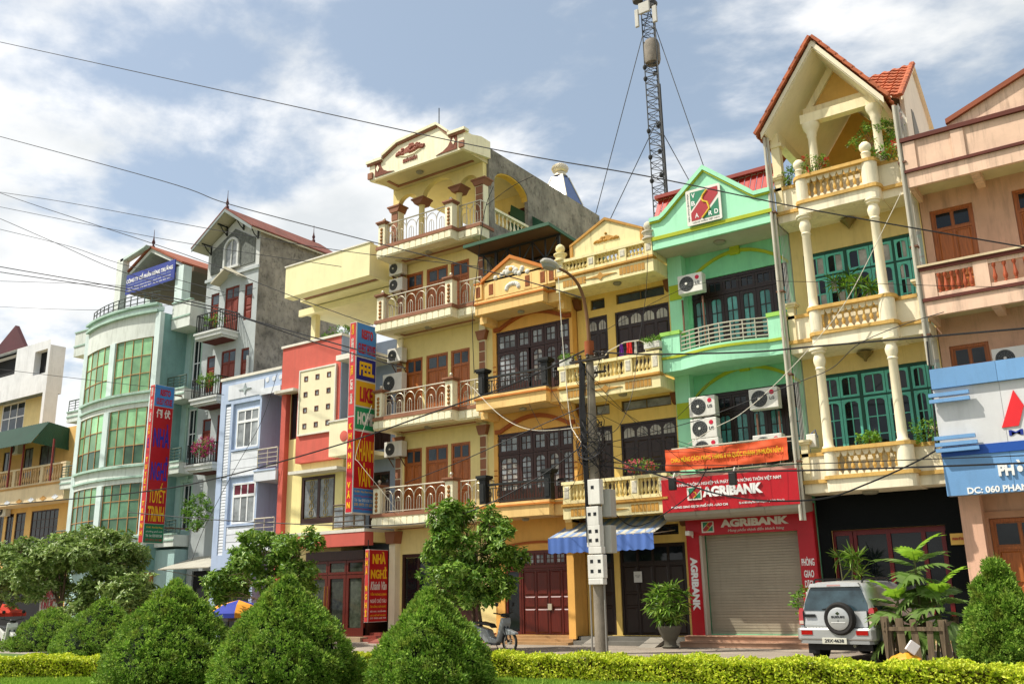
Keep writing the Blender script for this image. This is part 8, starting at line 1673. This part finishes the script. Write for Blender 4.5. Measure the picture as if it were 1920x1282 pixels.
    # side glass, rails, wheels
    for s_ in (-1, 1):
        q = MB(); P = [(-.50, 1.10), (1.45, 1.10), (1.62, 1.18), (1.30, 1.58), (-.38, 1.60), (-.52, 1.50)]; xx = lambda z: s_*(.835-.30*(z-1.10)/.56+.012); f = [(xx(z), y, z) for y, z in P]; b = [(xx(z)-s_*.03, y, z) for y, z in P]; k = 6; fs = [tuple(range(k)), tuple(range(2*k-1, k-1, -1))]+[(i, k+i, k+(i+1) % k, (i+1) % k) for i in range(k)]; q.add(f+b, fs); q.build('side_window', gl, t)
        MB().tube([(s_*.56, -.45, 1.70), (s_*.57, -.35, 1.78), (s_*.57, 1.0, 1.79), (s_*.56, 1.15, 1.72)], .02, 6).build('roof_rail', bk, t)
        for y in (0, 2.5):
            q = MB(); q.lathe((s_*.74-.115, y, .345), [(.20, 0), (.29, .0), (.335, .02), (.345, .06), (.345, .17), (.335, .21), (.29, .23), (.2, .23)], 26, 'x'); w = q.build('wheel', mat('tyre_rubber', '1e1c1a'), t)
            MB().lathe((s_*.865-.01, y, .345), [(.21, 0), (.2, .012), (.06, .02)] if s_ > 0 else [(.06, -.01), (.2, 0), (.21, .01)], 20, 'x').build('rim', chrome, w)
        MB().box(s_*.60, s_*.86, -.40, -.37, .16, .42).build('mud_flap', bk, t)
        q = MB(); q.tube([(s_*.90, .45*math.cos(a), .34+.44*math.sin(a)) for a in np.linspace(.15, math.pi-.15, 13)], .05, 6); q.build('wheel_arch', pt, t)
    MB().box(-.72, .72, -.62, 2.9, .25, .42).build('underbody', bk, t); MB().tube([(.42, -.4, .36), (.42, -.86, .36)], .035, 10).build('exhaust_pipe', chrome, t)
    q = MB(); q.tube([(-.3, yz(1.12)-.03, 1.13), (.08, yz(1.18)-.03, 1.17)], .012, 5); q.build('wiper', bk, t)
suv()

# ================================================================== scooters
def scooter(label, at, rz, body='9a9d9c'):
    t = thing('motor_scooter', label, 'scooter', at, 'parked scooters', rotz=rz); bd = mat('scooter_'+body, body, .35, .08, .1, 0, coat=.3); bk = mat('black_plastic', '151617'); ty = mat('tyre_rubber', '1e1c1a'); ch = mat('chrome', 'c9c9c6')
    for y in (.62, -.62):
        q = MB(); q.tube([(y+.27*math.cos(a), 0, .30+.27*math.sin(a)) for a in np.linspace(0, 2*math.pi, 25)], .035, 8); w = q.build('wheel', ty, t)
        q = MB(); q.tube([(y+.225*math.cos(a), 0, .30+.225*math.sin(a)) for a in np.linspace(0, 2*math.pi, 21)], .014, 6)
        for k in range(10): a = 2*math.pi*k/10; q.tube([(y, .02, .30), (y+.22*math.cos(a), 0, .30+.22*math.sin(a))], .005, 4)
        q.lathe((y, .05, .30), [(.06, -.0), (.07, .03), (.06, .1)], 10, 'y'); q.build('rim', ch, w)
    q = MB(); q.tube([(.62, -.07, .30), (.50, -.07, .62), (.42, -.05, .92)], .022, 6); q.tube([(.62, .07, .30), (.50, .07, .62), (.42, .05, .92)], .022, 6); q.build('fork', bk, t)
    q = MB(); q.prism([(.34, .60), (.50, .48), (.92, .50), (.90, .56), (.66, .63), (.44, .68)], -.075, .075); q.build('front_fender', bd, t, bevel=.02)
    q = MB(); q.prism([(.20, .30), (.30, .30), (.44, .62), (.52, .80), (.50, .94), (.44, .96), (.38, .80), (.30, .58)], -.17, .17); q.build('leg_shield', bd, t, bevel=.03)
    q = MB(); q.prism([(.34, .98), (.50, .95), (.56, 1.02), (.48, 1.07), (.36, 1.06)], -.10, .10); q.build('headlamp_cowl', bk, t, bevel=.03)
    q = MB(); q.prism([(.2, .26), (.2, .36), (-.1, .44), (-.2, .62), (-.85, .76), (-.98, .72), (-.78, .52), (-.45, .40), (-.3, .26)], -.12, .12); q.build('rear_body', bd, t, bevel=.03)
    q = MB(); q.prism([(.0, .66), (-.12, .72), (-.5, .76), (-.86, .80), (-.88, .84), (-.5, .84), (-.1, .78)], -.12, .12); q.build('seat', bk, t, bevel=.02)
    MB().box(-.2, .15, -.1, .1, .2, .42).build('engine', mat('engine_grey', '55565a', .5, .15, 0, 0, metal=.5), t, bevel=.03); MB().tube([(.0, -.14, .22), (-.4, -.16, .24), (-.95, -.17, .34)], [.025, .04, .045], 8).build('exhaust_pipe', ch, t)
    q = MB(); q.tube([(.36, -.36, 1.08), (.42, -.12, 1.04), (.42, .12, 1.04), (.36, .36, 1.08)], .018, 6); q.build('handlebar', bk, t)
    for s_ in (-1, 1): q = MB(); q.tube([(.40, s_*.26, 1.06), (.44, s_*.30, 1.26)], .008, 5); q.lathe((.45, s_*.31, 1.30), [(.02, -.05), (.055, -.02), (.055, .03), (.02, .06)], 8, sx=.3); q.build('mirror', bk, t)
    MB().tube([(-.1, .1, .3), (-.12, .25, .02)], .012, 5).build('side_stand', bk, t)
g_ = SG(958, 1224); scooter('pale grey scooter beside the twin stemmed tree', (g_[0]-.62, g_[1]+.1, 0), rad(-12), '7e8384')
g_ = SG(12, 1222); scooter('white scooter under the red parasol', (g_[0]-.6, g_[1]+.3, 0), rad(-15), 'c3c3bc')

# ================================================================== planted tubs, tree guard, bags
def big_leaf():
    """Deeply lobed leaf about a metre long lying along +x, drooping at the tip."""
    q = MB(); nl = 7; Z = lambda u: .12*math.sin(u*2.4)-.40*u*u; env = [.22, .38, .46, .46, .40, .30, .17]
    for s_ in (1, -1):
        for k in range(nl):
            u0, u1 = .04+k*.125, .04+(k+1)*.125; e = env[k]; sag = lambda d: -.22*d
            pts = [(u0, 0, Z(u0)), (u1, 0, Z(u1)), (u1+.05, s_*e*.62, Z(u1)+.05+sag(e*.62)), (u1+.13, s_*e*.85, Z(u1)+sag(e*.9)), (u1+.17, s_*e, Z(u1)-.03+sag(e)), (u1+.02, s_*e*.8, Z(u0)+sag(e*.8)), (u0+.02, s_*e*.58, Z(u0)+.05+sag(e*.58))]
            f = [(0, 1, 2, 6), (6, 2, 3, 5), (5, 3, 4)]; q.add(pts, f if s_ > 0 else [tuple(reversed(a)) for a in f])
    q.add([(.9, -.05, Z(.9)), (.9, .05, Z(.9)), (1.02, .05, Z(1.0)), (1.12, 0, Z(1.1)), (1.02, -.05, Z(1.0))], [(0, 1, 2, 3, 4)])
    q.tube([(u, 0, Z(u)+.004) for u in np.linspace(-.12, 1, 8)], [.014-.0015*i for i in range(8)], 4); return q
def breadfruit():
    b = SG(1728, 1243); x, y = b[0], b[1]; t = thing('breadfruit_sapling', 'young breadfruit trees with huge lobed leaves inside the wooden guard', 'tree', (x, y, 0)); lf = leafmat('breadfruit_leaf', ('56742e', '6f8a44', '7d9656', '5f7c34'), .35, .4); rg = random.Random(5); lf2 = leafmat('breadfruit_young', ('86b030', '9cc23a', '7aa62c'), .45, .4); q = MB(); tops = []
    for dx, dy, h in ((-.35, .0, 1.45), (.1, .1, 2.25), (.55, .0, 1.55)): p = (x+dx, y+dy, h); q.tube([(x+dx*.6, y+dy, 0), (x+dx*.8, y+dy, h*.5), p], [.035, .03, .02], 7); tops.append((p, h))
    q.build('trunk', mat('sapling_stem', '6b6a48', .9, .2), t); _key = 'bigleaf'
    for (p, h) in tops:
        n = 13
        for k in range(n):
            lvl = k/n; a = 2.4*k+rg.random()*.5; s_ = rg.uniform(.6, .92); z = p[2]-lvl*.85; pitch = rad(-50+lvl*85) ; young = k < 3
            o = piece('leaf', 'bigleaf', big_leaf, lf2 if young else lf, t, (p[0], p[1], z)); o.scale = (s_*(.8 if young else 1),)*3; o.rotation_euler = (rg.uniform(-.3, .3), pitch, a)
    return t
breadfruit()
def tree_guard():
    b = SG(1735, 1245); x, y = b[0], b[1]; t = thing('tree_guard', 'rough wooden slat guard round the breadfruit saplings', 'tree guard', (x, y, 0)); wd = wood('weathered_wood', '6e5f4a', .45, .9); w = .56; rg = random.Random(2)
    for s_, ax in ((-1, 0), (1, 0), (-1, 1), (1, 1)):
        for k in range(5 if ax == 0 else 4):
            u = -w+2*w*k/(4 if ax == 0 else 3); wv = rg.uniform(.04, .085); h = rg.uniform(.82, 1.0)
            if ax == 0: o = bit('slat', t, wd, x+u-wv, x+u+wv, y+s_*w-.015, y+s_*w+.015, 0.0, round(h, 2))
            else: o = bit('slat', t, wd, x+s_*w-.015, x+s_*w+.015, y+u-wv, y+u+wv, 0.0, round(h, 2))
            o.rotation_euler = (rg.uniform(-.03, .03), rg.uniform(-.06, .06), 0)
    for z in (.70,):
        for s_ in (-1, 1): bit('rail', t, wd, x-w-.06, x+w+.06, y+s_*(w+.03)-.015, y+s_*(w+.03)+.015, z, z+.08); bit('rail', t, wd, x+s_*(w+.03)-.015, x+s_*(w+.03)+.015, y-w-.06, y+w+.06, z+.09, z+.17)
tree_guard()
b = SG(1702, 1252); t = thing('plastic_bag', 'crumpled yellow plastic bag on the kerb before the tree guard', 'bag', (b[0], b[1]-.1, 0)); rg = random.Random(4); q = MB(); vs = []; fs = []
for j in range(9):
    for k in range(14):
        v = j/8; a = 2*math.pi*k/14; rr = (.02+.25*math.sin(math.pi*min(1, v*.72+.2)))*(1+rg.uniform(-.16, .16)); vs.append((b[0]+rr*1.15*math.cos(a), b[1]-.1+rr*.7*math.sin(a), .30*v+rg.uniform(-.015, .015)*(j > 0)))
for j in range(8):
    for k in range(14): fs.append((j*14+k, j*14+(k+1) % 14, (j+1)*14+(k+1) % 14, (j+1)*14+k))
q.add(vs, fs, False); q.build('sack', mat('bag_yellow', 'd39a2c', .4, .12, 0, .2), t)
t = thing('carton', 'white paper carton tipped over the yellow plastic bag', 'carton', (b[0]+.2, b[1]-.12, .2), rotz=.4); o = MB().box(-.10, .10, -.06, .06, 0, .22).build('box', mat('carton_white', 'd6cfcb', .7, .1), t, bevel=.01); o.rotation_euler = (0, rad(38), 0); o.location = (-.1, 0, .12)
def potted_palm():
    b = SG(1258, 1198); x, y = b[0], 25.6; x = S(1256, 1190, y)[0]; t = thing('potted_palm', 'bushy lady palm in a grey pot beside the bank pillar', 'plant', (x, y, 0)); MB().lathe((x, y, 0), [(.22, 0), (.25, .05), (.18, .09), (.17, .2), (.2, .24), (.30, .44), (.34, .56), (.34, .62), (.3, .62)], 18).build('pot', mat('pot_grey', '5c584c', .9, .2, .4), t)
    rg = np.random.default_rng(8); n = 110; q = MB(); C = []
    for k in range(n):
        a = rg.uniform(0, 6.28); rr = rg.uniform(.1, .60); z = rg.uniform(.75, 1.75); rr *= 1-.35*abs(z-1.2)/.6; C.append((x+rr*math.cos(a), y+rr*math.sin(a), z))
        if k % 4 == 0: q.tube([(x+.1*math.cos(a), y+.1*math.sin(a), .7), C[-1]], .01, 4)
    q.build('stem', mat('sapling_stem', '6b6a48'), t); C = np.array(C); per = 9; P = np.repeat(C, per, 0); D = rg.normal(size=(n*per, 3)); D[:, 2] = D[:, 2]*.4-.25; D += np.repeat((C-np.array([x, y, 1.15])), per, 0)*.8; L = rg.uniform(.2, .38, n*per)
    leaf_object('frond', P, D, rg.normal(scale=.3, size=(n*per, 3))+np.array([0, 0, 1.0]), L, L*.16, lm['mid'], t, kind='stuff')
potted_palm()
def spiky(name, label, c, n, ln, seed, cat='plant', mk='bright', h=.6, pot=True):
    t = thing(name, label, cat, (c[0], c[1], c[2]-h)); rg = np.random.default_rng(seed); q = MB(); heads = []
    for k in range(n): p = (c[0]+rg.uniform(-.8, .8)*ln*2.2, c[1]+rg.uniform(-.15, .15), c[2]+rg.uniform(-.25, .35)); heads.append(p); q.tube([(c[0]+(p[0]-c[0])*.4, c[1], c[2]-h), p], [.02, .01], 5)
    q.build('stem', mat('sapling_stem', '6b6a48'), t); per = 26; P = np.repeat(np.array(heads), per, 0); D = rg.normal(size=(n*per, 3)); D[:, 2] += .35; L = rg.uniform(ln*.7, ln*1.2, n*per); leaf_object('frond', P, D, rg.normal(scale=.3, size=(n*per, 3))+np.array([0, 0, 1.0]), L, L*.09, lm[mk], t, kind='stuff')
    if pot: MB().lathe((c[0], c[1], c[2]-h-.3), [(.14, 0), (.2, .32), (.17, .32)], 12).build('pot', mat('pot_clay', '8a4a34', .85, .12), t)
spiky('dracaena', 'spiky dracaena plants behind the middle cream balustrade', SP(1582, 535, 26.7), 7, .42, 41, h=.7)
spiky('areca_palm', 'feathery palm standing in the shade left of the granite entrance', SP(1582, 1066, 26.6), 5, .42, 42, h=1.2, mk='mid')
leafy('garden_shrub', 'small shrub poking out behind the silver car', lp(1508, 1140, 24.6), .3, .55, 30, 'bright', (.08, .14), 43)

# ================================================================== street-side bits
def parasol(label, c, R, h, mats, tilt=0.0, z0=0.0):
    t = thing('parasol', label, 'parasol', (c[0], c[1], 0)); n = 8
    MB().tube([(c[0], c[1], 0), (c[0], c[1], h)], .022, 8).build('pole', mat('pole_white', 'c9c6bc', .5), t)
    for k in range(n):
        a0, a1 = 2*math.pi*k/n, 2*math.pi*(k+1)/n; f = lambda a, r, z: (c[0]+r*math.cos(a), c[1]+r*math.sin(a), z); q = MB(); q.add([f(a0, 0, h), f(a0, R*.55, h-.13*R), f(a1, R*.55, h-.13*R), f(a0, R, h-.36*R), f(a1, R, h-.36*R), f(a0, R, h-.36*R-.16), f(a1, R, h-.36*R-.16)], [(0, 1, 2), (1, 3, 4, 2), (3, 5, 6, 4)], False); q.build('panel', mats[k % len(mats)], t)
rp = mat('parasol_red', 'c93a26', .7, .08); yb = [mat('parasol_blue', '2a3a9a', .7, .08), mat('parasol_yellow', 'd8962a', .7, .08)]
p_ = SP(-4, 1150, 23.6); parasol('red parasol at the left edge above the white scooter', (p_[0], 23.6), 1.25, S(0, 1134, 23.6)[1]+.1, [rp])
p_ = SP(447, 1140, 24.0); parasol('blue and yellow parasol at the shop under the pale blue house', (p_[0], 24.0), 1.3, S(447, 1124, 24)[1], yb)
def shade_awning():
    t = thing('awning', 'plain grey awning over the shop below the grey house', 'awning', (-35, 26.5, 2.5)); a = S(345, 1055, 27.3); m_ = mat('awning_grey', 'a9a698', .8, .1, .15); x0, x1, zt, zb = -38.0, -34.4, 3.55, 2.95
    n = 12
    for k in range(n): u, v = x0+(x1-x0)*k/n, x0+(x1-x0)*(k+1)/n; q = MB(); q.add([(u, 28.4, zt), (v, 28.4, zt), (v, 26.3, zb), (u, 26.3, zb)], [(0, 1, 2, 3)]); q.build('strip', m_, t)
    q = MB(); q.bar((x0, 26.32, zb-.02), (x1, 26.32, zb-.02), .04); q.bar((x0, 26.32, zb), (x0, 28.4, zb-.3), .03); q.bar((x1, 26.32, zb), (x1, 28.4, zb-.3), .03); q.build('frame', steel, t)
shade_awning()
t = thing('shop_sign', 'white roadside noodle sign with red and black wording', 'sign', SP(426, 1165, 25.4)); a, b = S(410, 1141, 25.4), S(443, 1164, 25.4); MB().box(a[0], b[0], 25.4, 25.44, b[1], a[1]).build('board', mat('paper', 'cfcdc6'), t); h = a[1]-b[1]
text('CÁC MÓN LẨU', t, mat('txt_red', 'b0182a'), a[0]+.06, b[0]-.06, b[1]+h*.55, b[1]+h*.9, 25.398); text('CƠM RANG DƯA BÒ', t, mat('ink', '55555a'), a[0]+.06, b[0]-.06, b[1]+h*.1, b[1]+h*.42, 25.398)
t = thing('shop_sign', 'tall white beer sign with red wording behind the far conifers', 'sign', SP(88, 1170, 25.0)); a, b = S(78, 1098, 25.0), S(101, 1172, 25.0); MB().box(a[0], b[0], 25.0, 25.05, 0, a[1]).build('board', mat('paper', 'cfcdc6'), t); h = a[1]-b[1]
text('BIA\nTRÚC', t, mat('txt_red', 'b0182a'), a[0]+.06, b[0]-.06, b[1]+h*.42, a[1]-.1, 24.998, bold=.04); text('BÌNH DÂN', t, mat('ink', '55555a'), a[0]+.06, b[0]-.06, b[1]+h*.1, b[1]+h*.3, 24.998)
g_ = SP(421, 1185, 24.2); t = thing('street_table', 'grey steel street kitchen table under the parasol', 'table', (g_[0], 24.2, 0)); MB().box(g_[0]-.55, g_[0]+.55, 23.9, 24.5, .78, 1.02).build('table_top', mat('steel_dull', '77787a', .4, .15, .2, 0, metal=.4), t)
for dx in (-.5, .5):
    for dy in (-.25, .25): MB().bar((g_[0]+dx, 24.2+dy, 0), (g_[0]+dx, 24.2+dy, .78), .04).build('leg', blackiron, t)
def laundry():
    a, b = SP(1126, 668, 26.15), SP(1210, 640, 26.15); pk = SP(1180, 635, 26.15); t = thing('clothes_rail', 'bent steel clothes rail on the middle balustrade', 'clothes rail', a); zb = 8.9
    MB().tube([(a[0], 26.15, zb), (a[0]+.3, 26.15, zb+.3), (a[0]+.9, 26.15, zb+.5), (b[0]-.2, 26.15, zb+.48), (b[0], 26.15, zb+.35), (b[0], 26.15, zb)], .022, 6).build('rail', steel, t)
    for k, (px, c, lab) in enumerate(((1165, '5a1f7a', 'purple garment hanging on the bent clothes rail'), (1180, 'c21f1c', 'red garment hanging on the bent clothes rail'), (1192, 'c4c0b8', 'white garment hanging on the bent clothes rail'))):
        x = S(px, 650, 26.13)[0]; q = MB(); n = 7; w = (.075, .10, .045)[k]; vs = []; fs = []; zt = zb+.46
        for j in range(6):
            for i in range(n): u = i/(n-1)-.5; v = j/5; vs.append((x+u*w*2*(.75+.35*v if k != 1 or j > 1 else 1.0), 26.12+.02*math.sin(i*2.1+j), zt-v*.42))
        for j in range(5):
            for i in range(n-1): fs.append((j*n+i, (j+1)*n+i, (j+1)*n+i+1, j*n+i+1))
        q.add(vs, fs, True); tag(q.build('garment', mat('cloth_'+c, c, .85, .1, 0, .2), org=(x, 26.12, zt-.42)), lab, 'garment', 'washing on the rail')
laundry()
t = thing('drain_pipe', 'tall pair of white drain pipes between the green and cream houses', 'drain pipe', (-8.44, 26.3, 4)); q = MB()
for x, y in ((-8.47, 26.0), (-8.40, 26.1)): MB().tube([(x, y, 3.4), (x, y, 15.0)], .045, 8).build('pipe', mat('pvc_pipe', 'b9b4a2', .5, .12, .3), t)
for z in (5, 7.5, 10, 12.5): MB().box(-8.55, -8.33, 25.97, 26.2, z, z+.05).build('clip', mat('rust_steel', '6b4a38'), t)
t = thing('drain_pipe', 'tall pair of white drain pipes between the cream and peach houses', 'drain pipe', (-4.6, 26.2, 4))
for x, y in ((-4.66, 25.96), (-4.60, 26.06)): MB().tube([(x, y, 7.2), (x, y, 14.8)], .05, 8).build('pipe', mat('pvc_pipe', 'b9b4a2'), t)
for z in (8, 10.5, 13): MB().box(-4.75, -4.53, 25.93, 26.15, z, z+.05).build('clip', mat('rust_steel', '6b4a38'), t)
t = thing('water_heater', 'small cream unit on the lowest cream balcony', 'box', SP(1524, 836, 26.6)); a, b = S(1513, 815, 26.6), S(1533, 838, 26.6); MB().box(a[0], b[0], 26.5, 26.8, b[1], a[1]).build('casing', mat('ac_casing', 'dcdad0'), t, bevel=.02); MB().tube([(a[0]+.1, 26.6, a[1]), (a[0]+.25, 26.6, a[1]+.12), (b[0], 26.65, a[1]-.1)], .018, 5).build('hose', mat('hose_blue', '2f4a86', .5), t)
